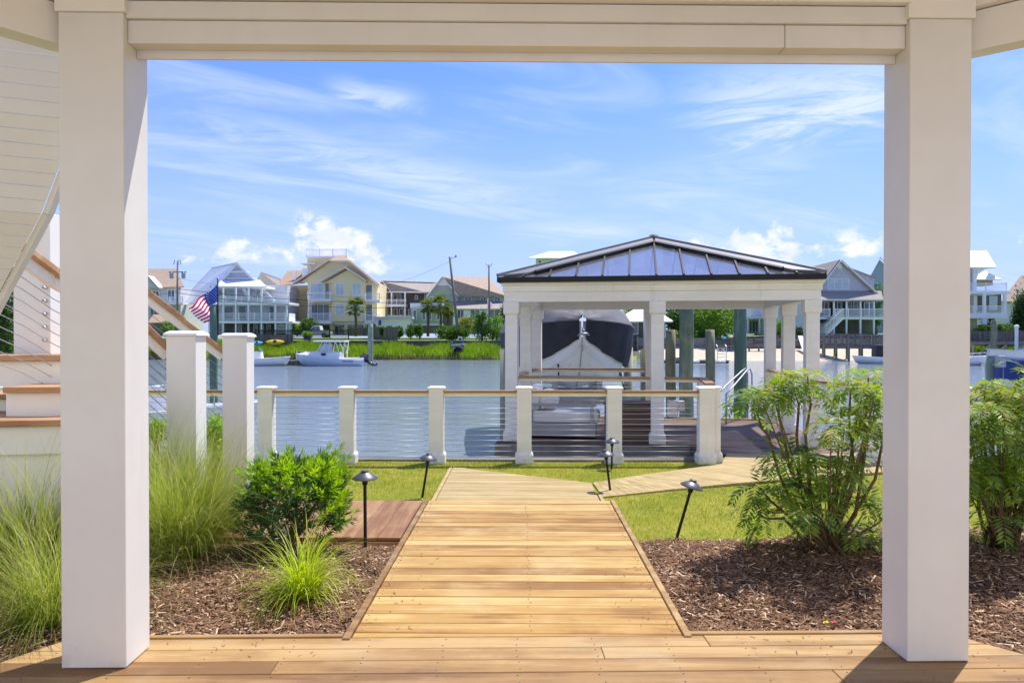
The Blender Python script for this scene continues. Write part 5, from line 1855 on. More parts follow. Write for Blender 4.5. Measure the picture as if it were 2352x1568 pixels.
def sport_boat():
    Y = 77.0
    o = at(680, 840.5, Y)
    r = thing('sport_boat', 'white and pale blue cabin boat with hardtop moored before the marsh', 'boat', (o.x, Y, WATER))
    k = Y / FPX

    def X(u): return at(u, 830, Y).x - o.x
    def Z(v): return at(700, v, Y).z - WATER
    st_ = [(X(680), 0.03, 0.02, Z(812), Z(813), Z(814)), (X(686), 0.45, 0.10, Z(813), Z(825), Z(828)), (X(700), 0.85, 0.40, Z(815), Z(833), Z(842)),
           (X(720), 1.12, 0.75, Z(817.5), Z(837), Z(848)), (X(745), 1.25, 1.0, Z(820), Z(839), Z(850)), (X(780), 1.28, 1.1, Z(823), Z(840), Z(850)), (X(815), 1.25, 1.1, Z(825), Z(840), Z(849)), (X(838), 1.2, 1.08, Z(826), Z(839.5), Z(848))]
    hull_mesh(st_).build('hull', 'gelcoat_blue', r, smooth=True)
    deck_mesh(st_, -0.02, 0.0).build('deck', 'gelcoat', r)
    rub_rail(st_, 0.045).build('rub_rail', 'gelcoat', r, smooth=True)
    b = MB()
    b.grid([[(X(689), -0.25, Z(813)), (X(689), 0, Z(811)), (X(689), 0.25, Z(813))], [(X(705), -0.7, Z(814)), (X(705), 0, Z(807)), (X(705), .7, Z(814))],
            [(X(735), -0.95, Z(816)), (X(735), -0.6, Z(805)), (X(735), 0, Z(804))][::1], [(X(785), -1.0, Z(820)), (X(785), -0.7, Z(808)), (X(785), 0, Z(807))]][:2])
    b.grid([[(X(705), -0.72, Z(815)), (X(705), -0.35, Z(809)), (X(705), 0.35, Z(809)), (X(705), .72, Z(815))], [(X(732), -0.98, Z(818)), (X(732), -0.72, Z(806)), (X(732), 0.72, Z(806)), (X(732), .98, Z(818))],
            [(X(785), -1.02, Z(823)), (X(785), -0.8, Z(808)), (X(785), 0.8, Z(808)), (X(785), 1.02, Z(823))]])
    b.F.append(tuple(len(b.V) - 4 + i for i in range(4)))
    b.build('cabin', 'gelcoat', r, smooth=False)
    b = MB(); b.box(X(788), X(838), -1.12, 1.12, Z(828), Z(821)); b.build('cockpit', 'gelcoat', r, bevel=0.05)
    # hardtop and frame
    b = MB(); b.slab([(X(724), -0.9), (X(732), -1.1), (X(797), -1.1), (X(797), 1.1), (X(732), 1.1), (X(724), .9)], Z(785.5), Z(782)); b.build('hardtop', 'gelcoat', r, bevel=0.04)
    for s in (-0.95, 0.95):
        b = MB()
        for (u0, v0, u1, v1) in ((733, 807, 746, 786), (745, 807, 752, 786), (784, 808, 776, 786), (792, 821, 796, 786), (796, 800, 784, 790), (790, 812, 796, 792), (760, 807, 765, 786)):
            b.tube([(X(u0), s, Z(v0)), (X(u1), s * .95, Z(v1))], 0.035, 6)
        b.build('top_frame', 'gelcoat', r)
    b = MB()
    b.sheet([(X(732), -0.75, Z(806)), (X(732), 0.75, Z(806)), (X(748), 0.7, Z(790)), (X(748), -0.7, Z(790))], 0.02)
    b.build('windscreen', 'glass_blind', r)
    b = MB(); b.sheet([(X(736), -0.88, Z(807)), (X(768), -0.9, Z(808)), (X(768), -0.88, Z(790)), (X(750), -0.86, Z(790))], 0.02); b.build('side_window', 'glass_blind', r)
    b = MB(); b.lathe([(0.28, 0.0), (0.28, 0.02)], n=14)
    for i in range(len(b.V)):
        x, y, z = b.V[i]; b.V[i] = (X(749) + x, -1.02 - z, Z(813) + y * .45)
    b.build('porthole', 'rubber', r)
    # bow rail
    b = MB()
    b.tube([(X(683), -0.2, Z(806)), (X(700), -0.75, Z(806)), (X(730), -1.0, Z(805.5))], 0.02, 6)
    for u, yy_ in ((683, -.2), (700, -.75), (716, -.9), (730, -1.0)):
        b.tube([(X(u), yy_, Z(806)), (X(u), yy_, Z(815))], 0.018, 6)
    b.build('bow_rail', 'aluminium', r)
    # small dark lettering on the hull side
    b = MB()
    u = 793.0
    for word in (4, 6):
        for _ in range(word):
            b.box(X(u), X(u + 1.5), -1.285, -1.272, Z(829.8), Z(828.2)); b.box(X(u), X(u + .6), -1.287, -1.272, Z(830.2), Z(827.6))
            u += 2.3
        u += 1.6
    b.build('hull_lettering', 'outboard_grey', r)
    outboard(r, X(838), Z(832), 1.25, R(52), 0.0)
    return r


sport_boat()


def skiff(name, label, u0, u1, v_wl, Y, hgt, rot=0.0, flip=False, parts=('console',), hullm='gelcoat', wl=WATER, group=None, eng=True, length=None):
    """open boat, bow at u0 (or u1 when flip)"""
    a, c = at(u0, v_wl, Y), at(u1, v_wl, Y)
    L = length or abs(c.x - a.x)
    r = thing(name, label, 'boat', ((c.x if flip else a.x), Y, wl), rot + (math.pi if flip else 0), group)
    s = L / 6.5
    B = 1.15 * min(1.15, max(.8, s))
    st_ = [(0, .03, .02, hgt * 1.25, hgt * 1.2, hgt * 1.0), (L * .05, B * .42, B * .15, hgt * 1.22, hgt * .6, hgt * .25), (L * .15, B * .75, B * .5, hgt * 1.13, hgt * .3, -.15), (L * .35, B, B * .8, hgt * 1.02, .12, -.3), (L * .65, B, B * .88, hgt * .92, .05, -.3), (L, B * .92, B * .85, hgt * .88, .04, -.25)]
    hull_mesh(st_).build('hull', hullm, r, smooth=True)
    deck_mesh(st_, 0.10, 0.08).build('deck', 'gelcoat', r)
    rub_rail(st_, 0.04).build('gunwale', 'gelcoat', r, smooth=True)
    if 'console' in parts:
        b = MB(); b.frustum(L * .5, 0, hgt * .8, hgt * .8 + 0.85, 0.45, 0.4, 0.35, 0.36); b.build('console', 'gelcoat', r, bevel=0.04)
        b = MB(); b.sheet([(L * .5 - .36, -.38, hgt * .8 + .85), (L * .5 - .36, .38, hgt * .8 + .85), (L * .5 - .12, .32, hgt * .8 + 1.2), (L * .5 - .12, -.32, hgt * .8 + 1.2)], 0.02); b.build('windscreen', 'glass_far', r)
        b = MB(); b.box(L * .5 + .65, L * .5 + 1.2, -.42, .42, hgt * .8, hgt * .8 + .8); b.build('seat', 'gelcoat', r, bevel=0.05)
    if 'ttop' in parts:
        b = MB(); b.slab([(L * .5 - .8, -.75), (L * .5 + 1.2, -.75), (L * .5 + 1.2, .75), (L * .5 - .8, .75)], hgt + 2.0, hgt + 2.08); b.build('canopy', 'dark_cover', r, bevel=0.03)
        b = MB()
        for sx in (-.5, .9):
            for sy in (-.55, .55):
                b.tube([(L * .5 + sx, sy, hgt * .7), (L * .5 + sx * .9, sy * 1.1, hgt + 2.0)], 0.025, 6)
        b.build('canopy_frame', 'aluminium', r)
    if 'cover' in parts:
        b = MB(); b.frustum(L * .52, 0, hgt * .8, hgt * .8 + 1.5, .95, .6, .7, .45); b.build('console_cover', 'dark_cover', r, bevel=0.12, seg=3)
    if 'rail' in parts:
        b = MB()
        for sy in (-1, 1):
            b.tube([(L * .02, sy * .1, hgt * 1.7), (L * .15, sy * B * .7, hgt * 1.6), (L * .4, sy * B * .95, hgt * 1.5)], 0.022, 6)
            for t, w in ((.08, .5), (.2, .82), (.35, .95)):
                b.tube([(L * t, sy * B * w, hgt), (L * t, sy * B * w, hgt * 1.58)], 0.018, 6)
        b.build('bow_rail', 'aluminium', r)
    if eng:
        outboard(r, L - 0.05, hgt * .75, 0.95 * min(1.1, s + .2), 0.0)
    return r


skiff('open_boat', 'white open skiff whose bow points at the pale blue cabin boat', 520, 667, 841, 77, 0.75, flip=True, parts=('console',), length=6.6)
skiff('moored_boat', 'white centre console boat moored close by, behind the left railing', 300, 600, 1000, 22.5, 0.78, rot=R(5), flip=True, parts=('console', 'rail'), length=5.6)
skiff('covered_console_boat', 'white boat with black covered console beside the timber pier', 1958, 2070, 834, 84, 0.72, parts=('cover',), length=6.2)
skiff('open_boat', 'white open boat with bow rail left of the blue covered boat', 2175, 2268, 838, 79, 0.8, flip=True, parts=('rail', 'console'), length=6.0)

# dinghy on the floating dock, floating platform by the boats
skiff('small_dinghy', 'small white dinghy lying on the floating dock', 1535, 1590, 824, 84.5, 0.32, parts=(), eng=False, wl=-0.92, length=2.6)
fp = thing('float_platform', 'low grey floating platform between the skiff and the cabin boat', 'dock', (at(680, 835, 78.5).x, 78.5, WATER))
b = MB(True); a = at(640, 835, 78.5); c = at(705, 835, 78.5)
b.box(a.x, c.x, 78.2, 80.0, WATER - 0.2, WATER + 0.42); b.build('float', 'fence_timber', fp)
x = a.x
while x < c.x:
    q = MB(True); q.box(x, x + 0.26, 78.15, 80.05, WATER + 0.421, WATER + 0.48); q.build('plank', 'grey_timber', fp); x += 0.28
b = MB(True); p = at(688, 828, 78.6); b.box(p.x - .4, p.x + .4, 78.6, 79.2, WATER + 0.481, WATER + 1.2); b.build('dock_box', 'gelcoat', fp, bevel=0.03)


# ---- the large covered boat on the lift behind the pavilion
def covered_boat():
    bow = at(1337, 780, 18.2)
    r = thing('covered_boat', 'large white boat under a black cover, bow on, raised on its lift', 'boat', (bow.x, 18.2, 0.2), R(4))
    # local: +y aft, x athwart
    sts = []
    for s in (0.0, 0.12, 0.3, 0.6, 1.0, 1.6, 2.4, 3.6, 5.2, 7.0):
        e = 1 - math.exp(-s / 0.62)
        bs = 1.64 * e + 0.02                       # sheer half beam
        bc = 1.38 * (1 - math.exp(-max(s - 0.06, 0) / 0.65)) + 0.01
        zs = 1.80 - 0.13 * min(s, 2.2)
        zk = 0.02 + 1.42 * math.exp(-s / 0.42)
        zk = min(zk, 1.40)
        zc = 0.30 + 0.92 * math.exp(-s / 0.55)
        sts.append((s, bs, bc, zs, zc, zk))
    b = MB(); rows = []
    for (s, bs, bc, zs, zc, zk) in sts:
        y = s - 0.18 * 0
        rake = 0.0
        zm = zc + (zs - zc) * 0.5
        bm2 = bc + (bs - bc) * 0.42
        rows.append([(-bs, y, zs), (-bm2, y, zm), (-bc, y, zc), (0, y, zk), (bc, y, zc), (bm2, y, zm), (bs, y, zs)])
    b.grid(rows)
    b.build('hull', 'gelcoat_old', r, smooth=True)
    # spray strakes
    b = MB()
    for sgn in (-1, 1):
        b.tube([(sgn * (bc + 0.012), s - 0.012, zc) for (s, bs, bc, zs, zc, zk) in sts[1:]], 0.018, 5)
        b.tube([(sgn * (bc * .55 + 0.01), s - 0.015, zc * .45 + zk * .55) for (s, bs, bc, zs, zc, zk) in sts[2:]], 0.014, 5)
    b.build('strakes', 'gelcoat_old', r)
    b = MB(); b.tube([(0, s - 0.01, zk) for (s, bs, bc, zs, zc, zk) in sts[:5]], 0.014, 5); b.build('keel_strip', 'steel', r)
    b = MB(); b.bar((0, -0.03, 1.22), (0, -0.03, 1.06), 0.05, 0.03, up=(0, -1, 0)); b.build('bow_eye', 'steel', r)
    for sgn in (-1, 1):
        b = MB(); b.lathe([(0.016, 0), (0.02, 0.015)], (sgn * 0.19, 0.28, 1.03), 8); b.build('through_hull', 'rubber', r)
    # skirt of the cover hanging over the flared bow
    rs = random.Random(5)
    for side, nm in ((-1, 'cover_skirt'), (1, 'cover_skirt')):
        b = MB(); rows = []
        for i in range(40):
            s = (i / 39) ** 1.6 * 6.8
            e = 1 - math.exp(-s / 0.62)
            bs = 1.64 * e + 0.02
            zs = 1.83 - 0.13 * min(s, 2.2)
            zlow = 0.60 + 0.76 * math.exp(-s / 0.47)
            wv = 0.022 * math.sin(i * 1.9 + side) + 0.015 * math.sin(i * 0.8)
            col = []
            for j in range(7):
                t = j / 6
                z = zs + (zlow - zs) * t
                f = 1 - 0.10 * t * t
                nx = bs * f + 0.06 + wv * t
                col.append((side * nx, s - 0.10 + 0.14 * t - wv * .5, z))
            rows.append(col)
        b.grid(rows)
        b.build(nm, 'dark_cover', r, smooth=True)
    # top of the cover, from the gunwale up to the hard top
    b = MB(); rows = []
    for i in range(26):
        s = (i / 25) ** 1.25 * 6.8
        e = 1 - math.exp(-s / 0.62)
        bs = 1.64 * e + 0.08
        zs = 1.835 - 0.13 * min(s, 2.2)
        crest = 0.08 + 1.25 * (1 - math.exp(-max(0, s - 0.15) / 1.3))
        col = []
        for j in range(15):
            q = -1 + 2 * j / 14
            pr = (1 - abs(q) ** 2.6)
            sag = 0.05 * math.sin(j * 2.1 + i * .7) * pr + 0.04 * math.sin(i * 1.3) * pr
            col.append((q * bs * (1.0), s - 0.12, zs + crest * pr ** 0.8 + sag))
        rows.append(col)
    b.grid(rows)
    b.build('cover_top', 'sunlit_cover_rope', r, smooth=True)
    b = MB()
    pts = []
    for side in (-1, 1):
        b.tube([(side * ((1.64 * (1 - math.exp(-s / 0.62))) + 0.09), s - 0.11, 1.83 - 0.13 * min(s, 2.2)) for s in (0, .1, .25, .5, .9, 1.5, 2.2, 3.6, 5.2)], 0.025, 6)
    b.build('gunwale_rope', 'sunlit_cover_rope', r, smooth=True)
    # anchor on the bow roller
    b = MB()
    b.bar((0, -0.20, 1.60), (0, -0.20, 1.50), 0.07, 0.04, up=(0, -1, 0)); b.bar((-0.03, -0.2, 1.66), (-0.03, -0.2, 1.58), 0.012, 0.012); b.bar((0.03, -0.2, 1.66), (0.03, -0.2, 1.58), 0.012, 0.012)
    b.tube([(-0.14, -0.22, 1.45), (-0.08, -0.25, 1.495), (0, -0.26, 1.485), (0.08, -0.25, 1.495), (0.14, -0.22, 1.45)], [0.012, 0.03, 0.034, 0.03, 0.012], 8)
    b.build('anchor', 'galvanised', r, smooth=True)
    # straps
    for (x0, z0, x1, z1, s) in ((-0.55, 1.05, -0.52, 0.42, 0.55), (1.12, 0.9, 1.25, 0.25, 1.4), (1.02, 0.9, 1.35, -0.1, 1.4)):
        b = MB(); b.bar((x0, s - 0.15, z0), (x1, s - 0.15, z1), 0.035, 0.008, up=(0, 1, 0)); b.build('strap', 'black_metal', r)
    return r, bow


cb, bow = covered_boat()
lf = thing('boat_lift', 'grey metal boat lift bunks and cross beam under the covered boat', 'boat lift', (bow.x, 20.5, -0.3))
for y in (19.6, 22.8):
    MB(True).box(bow.x - 1.8, bow.x + 1.7, y, y + 0.2, -0.15, 0.08).build('cross_beam', 'galvanised', lf)
for sx in (-0.62, 0.5):
    MB(True).bar((bow.x + sx, 18.9, 0.30), (bow.x + sx + 0.2, 24.0, 0.30), 0.14, 0.42).build('bunk', 'galvanised', lf)
for sx in (-1.9, 1.78):
    for y in (19.6, 22.8):
        MB(True).tube([(bow.x + sx, y, -2.2), (bow.x + sx, y, 1.3)], 0.13, 10).build('lift_pile', 'pile_grey', lf, smooth=True)
    for y in (19.6, 22.8):
        MB(True).tube([(bow.x + sx * .93, y + 0.1, 0.08), (bow.x + sx * .93, y + 0.1, 1.28)], 0.012, 5).build('lift_cable', 'steel', lf)

# ---- blue covered boat on the lift at far right
p = at(2305, 868, 26)
bb = thing('blue_covered_boat', 'boat under a bright blue cover on a lift at the right edge', 'boat', (p.x, 26, -0.1))
st_ = [(0, .05, .03, .75, .6, .4), (.35, .75, .35, .75, .35, .1), (.9, 1.1, .8, .72, .2, 0), (2, 1.2, 1.0, .7, .18, 0), (5, 1.2, 1.0, .7, .18, 0)]
hull_mesh(st_).build('hull', 'gelcoat', bb, smooth=True)
b = MB(); rows = []
for (x, w, zt) in ((-0.12, .1, .95), (.1, .7, 1.05), (.5, 1.0, 1.12), (1.2, 1.2, 1.45), (2.0, 1.25, 1.85), (5.2, 1.25, 1.9)):
    rows.append([(x, -w, 0.28), (x - .02, -w * 1.03, .85), (x, -w * .75, .85 + (zt - .85) * .75), (x, 0, zt), (x, w * .75, .85 + (zt - .85) * .75), (x, w * 1.03, .85), (x, w, 0.28)])
b.grid(rows); b.F.append(tuple(range(7)))
b.build('cover', 'blue_cover', bb, smooth=True)
bl_ = thing('boat_lift_beam', 'white painted boat lift beam with motor box over the blue cover', 'boat lift', at(2310, 812, 26.6))
a, c = at(2270, 805, 25.0), at(2420, 812, 25.0)
MB(True).bar(a + Vector((0, 0, -.07)), c + Vector((0, 0, -.07)), 0.16, 0.20).build('beam', 'aluminium', bl_)
MB(True).bar(a + Vector((0, 0, 0.045)), c + Vector((0, 0, 0.045)), 0.26, 0.025).build('flange', 'aluminium', bl_)
q = at(2290, 825, 24.9)
MB(True).box(q.x - .11, q.x + .11, 24.6, 24.85, q.z - .25, q.z + .12).build('motor_box', 'galvanised', bl_, bevel=0.01)
MB(True).tube([q + Vector((.2, 0, .1)), q + Vector((.22, 0, -1.5))], 0.01, 5).build('lift_cable', 'steel', bl_)

# ================================================================== on the dock
so = thing('lounge_chair', 'grey framed lounge chair with white cushions under the pavilion', 'chair', (*gw(0.86, 0.85), DOCK), GA)
b = MB(); b.box(-0.72, 0.55, -0.55, 0.55, 0.04, 0.26); b.build('base', 'sofa_frame', so, bevel=0.01)
b = MB(); b.box(-0.55, 0.60, -0.48, 0.48, 0.265, 0.47); b.build('seat_cushion', 'cushion', so, bevel=0.05, seg=3)
b = MB(); b.frustum(-0.56, 0, 0.475, 0.90, 0.12, 0.47, 0.09, 0.45)
o = b.build('back_cushion', 'cushion', so, bevel=0.07, seg=3)
b = MB(); b.lathe([(0.05, -0.30), (0.15, -0.26), (0.19, 0), (0.15, 0.26), (0.05, 0.30)], n=16)
for i in range(len(b.V)):
    x, y, z = b.V[i]; b.V[i] = (x - 0.30, z - 0.12, y + 0.66)
b.build('pillow', 'cushion', so, smooth=True)
for sy in (-0.56, 0.56):
    b = MB()
    b.box(-0.72, 0.52, sy - 0.02, sy + 0.02, 0.56, 0.61); b.box(0.46, 0.52, sy - 0.02, sy + 0.02, 0.261, 0.559); b.box(-0.72, -0.66, sy - 0.02, sy + 0.02, 0.261, 0.559)
    b.build('arm', 'sofa_frame', so)
sb = thing('storage_bench', 'dark brown planked storage box behind the railing post', 'storage box', (*gw(2.02, 0.62), DOCK), GA)
for k in range(5):
    b = MB(); b.box(-0.46, 0.46, -0.28, 0.28, 0.01 + 0.118 * k, 0.122 + 0.118 * k); b.build('plank', 'composite', sb, bevel=0.004)
b = MB(); b.box(-0.48, 0.48, -0.30, 0.30, 0.602, 0.635); b.build('lid', 'composite', sb, bevel=0.006)
pd = thing('power_pedestal', 'small white dock power pedestal right of the middle column', 'pedestal', (at(1544, 955, 16.4).x, 16.4, DOCK))
b = MB(True); q = pd.location; b.box(q.x - .09, q.x + .09, 16.3, 16.5, DOCK + 0.03, 0.24); b.build('cabinet', 'gelcoat', pd, bevel=0.01)
b = MB(True); b.box(q.x + .12, q.x + .26, 16.35, 16.5, 0.0, 0.22); b.build('junction_box', 'wall_grey', pd, bevel=0.01)
b = MB(True); b.box(q.x + .091, q.x + .119, 16.38, 16.42, DOCK + 0.03, 0.15); b.build('conduit', 'wall_grey', pd)
ld = thing('swim_ladder', 'silver swim ladder handrails at the dock edge', 'ladder', (at(1690, 955, 15.6).x, 15.6, DOCK))
for (ua, ub) in ((1650, 1712), (1668, 1722)):
    pts = [at(ua, 958, 15.2), at(ua, 905, 15.2), at(ua + 18, 885, 15.6), at(ub - 8, 852, 16.2), at(ub, 846, 16.35), at(ub + 5, 858, 16.4), at(ub + 6, 960, 16.4)]
    pts[0].z = DOCK; pts[-1].z = DOCK - 0.6
    MB(True).tube(pts, 0.017, 8).build('handrail', 'galvanised', ld, smooth=True)
MB(True).bar(at(1652, 930, 15.2), at(1700, 905, 16.0), 0.03, 0.03).build('brace', 'aluminium', ld)

# ================================================================== path lights
def path_light(ub, vb, zb, ut, vt, label, Yb=None):
    base = atz(ub, vb, zb) if Yb is None else at(ub, vb, Yb)
    top = at(ut, vt, base.y - 0.02)
    d = top - base
    L = d.length
    r = thing('path_light', label, 'garden light', base, group='path lights')
    r.rotation_euler = d.to_track_quat('Z', 'Y').to_euler()
    MB().lathe([(0.013, -0.06), (0.013, L - 0.11)], n=10).build('stem', 'black_metal', r, smooth=False)
    MB().lathe([(0.020, L - 0.11), (0.022, L - 0.09), (0.022, L - 0.045), (0.018, L - 0.042)], n=12).build('socket', 'black_metal', r)
    MB().lathe([(0.094, L - 0.065), (0.100, L - 0.062), (0.098, L - 0.056), (0.060, L - 0.030), (0.034, L - 0.013), (0.028, L - 0.010), (0.020, L - 0.020), (0.088, L - 0.062)], n=28).build('shade', 'lamp_bronze', r, smooth=True)
    MB().lathe([(0.024, L - 0.010), (0.024, L - 0.004), (0.031, L - 0.003), (0.031, L + 0.002), (0.026, L + 0.004)], n=20).build('finial', 'lamp_bronze', r)
    return r


mat('lamp_bronze', (0.12, 0.125, 0.13), (0.095, 0.10, 0.105), rough=0.42, metal=0.5, spec=0.5)
path_light(839, 1243, -0.06, 838, 1080, 'upright path light in the mulch beside the side landing', Yb=5.86)
path_light(970, 1141, LAWN, 986, 1041, 'path light leaning right on the lawn left of the lower walk')
path_light(1402, 1131, LAWN, 1390, 1033, 'path light leaning left at the corner of the dock path')
path_light(1405, 1078, LAWN, 1406, 1005, 'farthest path light, upright in front of a railing post')
path_light(1556, 1229, -0.10, 1593, 1102, 'path light leaning right at the edge of the right mulch bed')

# ================================================================== flags
def flag(name, label, tl, bl, tr_, br, Y, pole_top, pole_base, canton_right=True):
    """cloth between hoist (tl-bl) and fly (tr-br), picture positions"""
    P = [at(*q, Y) for q in (tl, bl, tr_, br)]
    r = thing(name, label, 'flag', at(*pole_base, Y))

    def pt(s, t):
        a = P[0].lerp(P[2], s); c = P[1].lerp(P[3], s)
        p = a.lerp(c, t)
        sc = (P[0] - P[1]).length
        wv = sc * 0.12 * math.sin(s * 9 + t * 3.0) * (0.3 + s)
        p = p + Vector((0, wv, -sc * 0.02 * math.sin(s * 7 + t * 2)))
        return p
    NS = 26
    red, white, blue, stars = MB(True), MB(True), MB(True), MB(True)
    for k in range(13):
        for i in range(NS):
            if i / NS < 0.40 and k < 7:
                b = blue
            else:
                b = red if k % 2 == 0 else white
            for dy in (0.0,):
                b.add([pt(i / NS, k / 13), pt((i + 1) / NS, k / 13), pt((i + 1) / NS, (k + 1) / 13), pt(i / NS, (k + 1) / 13)], [(0, 1, 2, 3)])
    for a in range(9):
        for c in range(6 if a % 2 == 0 else 5):
            s = 0.40 * ((c + (0.5 if a % 2 == 0 else 1.0)) / 6)
            t = 7 / 13 * (a + 0.5 + 0.0) / 9
            q = pt(s, t) + Vector((0, -0.012, 0))
            q2 = pt(s, t) + Vector((0, 0.012, 0))
            rr = (P[0] - P[1]).length * 0.021
            for cc in (q, q2):
                vs = []
                for m_ in range(10):
                    an = math.pi / 2 + m_ * math.pi / 5
                    r_ = rr if m_ % 2 == 0 else rr * 0.42
                    vs.append(cc + Vector((math.cos(an) * r_, 0, math.sin(an) * r_)))
                stars.add(vs, [tuple(range(10))])
    red.build('red_stripes', 'flag_red', r, smooth=True); white.build('white_stripes', 'flag_white', r, smooth=True)
    bo = blue.build('canton', 'flag_blue', r, smooth=True)
    stars.build('stars', 'flag_white', bo, kind='stuff')
    a, c = at(*pole_base, Y), at(*pole_top, Y)
    MB(True).tube([a, c], 0.0009 * Y + 0.003, 8).build('flagpole', 'black_metal' if Y < 50 else 'house_white', r, smooth=True)
    MB(True).lathe([(0.0, 0), (0.0012 * Y + .01, 0.01), (0.0, 0.0024 * Y)], c, 8).build('finial', 'galvanised', r)


flag('national_flag', 'large red, white and blue striped flag on the piling behind the handrail', (499, 652), (500, 722), (431, 708), (473, 742), 31, (500, 640), (501, 770))
flag('national_flag', 'small distant striped flag on a thin white pole by the pavilion', (1121, 689), (1122, 703), (1130, 694), (1130, 711), 111, (1121, 684), (1122, 766))

# ================================================================== vehicles and yard things on the far shore
def pickup():
    Y = 114.5
    o = at(725, 776, Y)
    r = thing('pickup_truck', 'white pickup truck parked behind the dark picket fence', 'truck', o)
    L, W = 4.6, 1.9
    x0 = at(694, 776, Y).x - o.x; x1 = at(757, 776, Y).x - o.x
    s = (x1 - x0) / 5.6

    def X(t): return x0 + t * s
    b = MB(); b.prism([(X(0), .5), (X(0.05), 1.05), (X(1.5), 1.15), (X(2.1), 1.18), (X(5.55), 1.18), (X(5.6), .5)], 0, W); b.build('body', 'car_white', r, bevel=0.05)
    b = MB(); b.prism([(X(1.5), 1.181), (X(2.15), 1.82), (X(2.5), 1.90), (X(3.5), 1.88), (X(3.75), 1.181)], .12, W - .12); b.build('cab', 'car_white', r, bevel=0.04)
    b = MB(); b.prism([(X(1.75), 1.24), (X(2.22), 1.74), (X(2.7), 1.78), (X(2.7), 1.24)], .09, .119); b.build('window', 'glass_far', r)
    b = MB(); b.prism([(X(2.78), 1.24), (X(2.78), 1.78), (X(3.42), 1.76), (X(3.55), 1.24)], .09, .119); b.build('window', 'glass_far', r)
    for t in (0.95, 4.45):
        for yy_ in (-0.02, W - .23):
            b = MB(); b.lathe([(.30, 0), (.40, .02), (.40, .23), (.30, .25)], n=18)
            for i in range(len(b.V)):
                x, y, z = b.V[i]; b.V[i] = (X(t) + x, yy_ + z, .40 + y)
            wv = b.build('wheel', 'tyre', r)
            b = MB(); b.lathe([(.22, 0), (.24, .02)], n=14)
            for i in range(len(b.V)):
                x, y, z = b.V[i]; b.V[i] = (X(t) + x, yy_ - 0.02 + z, .40 + y)
            b.build('rim', 'galvanised', wv)
    b = MB(); b.box(X(.02), X(.25), -.012, -.001, .85, 1.0); b.build('headlight', 'glass_blind', r)
    b = MB(); b.box(X(-.06), X(.1), -.02, W + .02, .45, .62); b.build('bumper', 'galvanised', r)
    b = MB(); b.box(X(2.05), X(2.2), -.15, .0, 1.25, 1.42); b.build('mirror', 'rubber', r)


pickup()


def kayak(name, label, m, p, L, w, axis, tilt=0.0, group=None):
    b = MB(); rows = []
    for i in range(13):
        t = i / 12
        f = math.sin(math.pi * min(1, max(0, t))) ** 0.6 * w
        rows.append([((t - .5) * L, f * math.cos(a), f * 0.55 * math.sin(a) + 0.10 * (2 * t - 1) ** 2) for a in [2 * math.pi * k / 10 for k in range(10)]])
    b.grid(rows, close=True)
    r = thing(name, label, 'kayak', p, axis, group)
    r.rotation_euler = (tilt, 0, axis)
    b.build('hull', m, r, smooth=True)
    b = MB(); b.slab([(0.35 * math.cos(a) * L * .28, w * .55 * math.sin(a)) for a in [2 * math.pi * k / 14 for k in range(14)]], w * .50, w * .56 + .02); b.build('cockpit', 'rubber', r)
    return r


kayak('kayak', 'yellow kayak lying on its side against the dock fence', 'yellow_plastic', at(632, 786, 102.5), 2.6, 0.45, R(3), R(55), 'kayaks')
kayak('kayak', 'pale cyan kayak hanging upright on the beach rack', 'cyan_plastic', at(1663, 776, 102), 1.6, 0.36, R(80), 0, 'kayaks')
kayak('kayak', 'white kayak on the rack between cyan and red ones', 'gelcoat', at(1678, 773, 102.5), 3.0, 0.40, R(75), 0, 'kayaks')
kayak('kayak', 'red kayak at the right end of the beach rack', 'red_plastic', at(1691, 773, 102.5), 3.0, 0.42, R(70), 0, 'kayaks')
rk = thing('kayak_rack', 'low timber rack carrying three kayaks above the beach', 'rack', at(1680, 785, 102.6))
a, c = at(1664, 779, 102.6), at(1698, 779, 102.6)
MB(True).bar(a, c, 0.12, 0.12).build('rail', 'grey_timber', rk)
for t in (0.05, .5, .95):
    q = a.lerp(c, t); MB(True).bar(q, Vector((q.x, q.y, far_z(q.x, q.y))), 0.12, 0.12).build('post', 'grey_timber', rk)
kayak('kayak', 'blue kayak end showing left of the dock fence', 'cyan_plastic', at(590, 788, 102.0), 1.6, 0.35, R(10), R(50), 'kayaks')


def beach_chair(u, v, Y, label):
    p = at(u, v, Y)
    r = thing('garden_chair', label, 'chair', p, R(20), 'white garden chairs')
    for k in range(4):
        b = MB(); b.box(-.28 + .15 * k, -.16 + .15 * k, -.25, .25, .33, .37); b.build('seat_slat', 'house_white', r)
        b = MB(); b.add([(-.3, -.25 + .13 * k, .35), (-.3, -.14 + .13 * k, .35), (-.55, -.14 + .13 * k, 1.05), (-.55, -.25 + .13 * k, 1.05), (-.33, -.25 + .13 * k, .35), (-.33, -.14 + .13 * k, .35), (-.58, -.14 + .13 * k, 1.05), (-.58, -.25 + .13 * k, 1.05)], [(0, 1, 2, 3), (4, 7, 6, 5), (0, 4, 5, 1), (2, 6, 7, 3), (1, 5, 6, 2), (0, 3, 7, 4)]); b.build('back_slat', 'house_white', r)
    for sy in (-.3, .3):
        b = MB(); b.box(-.35, .3, sy - .06, sy + .06, .55, .59); b.build('arm', 'house_white', r)
        for x in (-.3, .25):
            b = MB(); b.box(x - .04, x + .04, sy - .03, sy + .03, 0, .55); b.build('leg', 'house_white', r)


beach_chair(1714, 776, 108, 'white slatted garden chair on the lawn below the beach house')

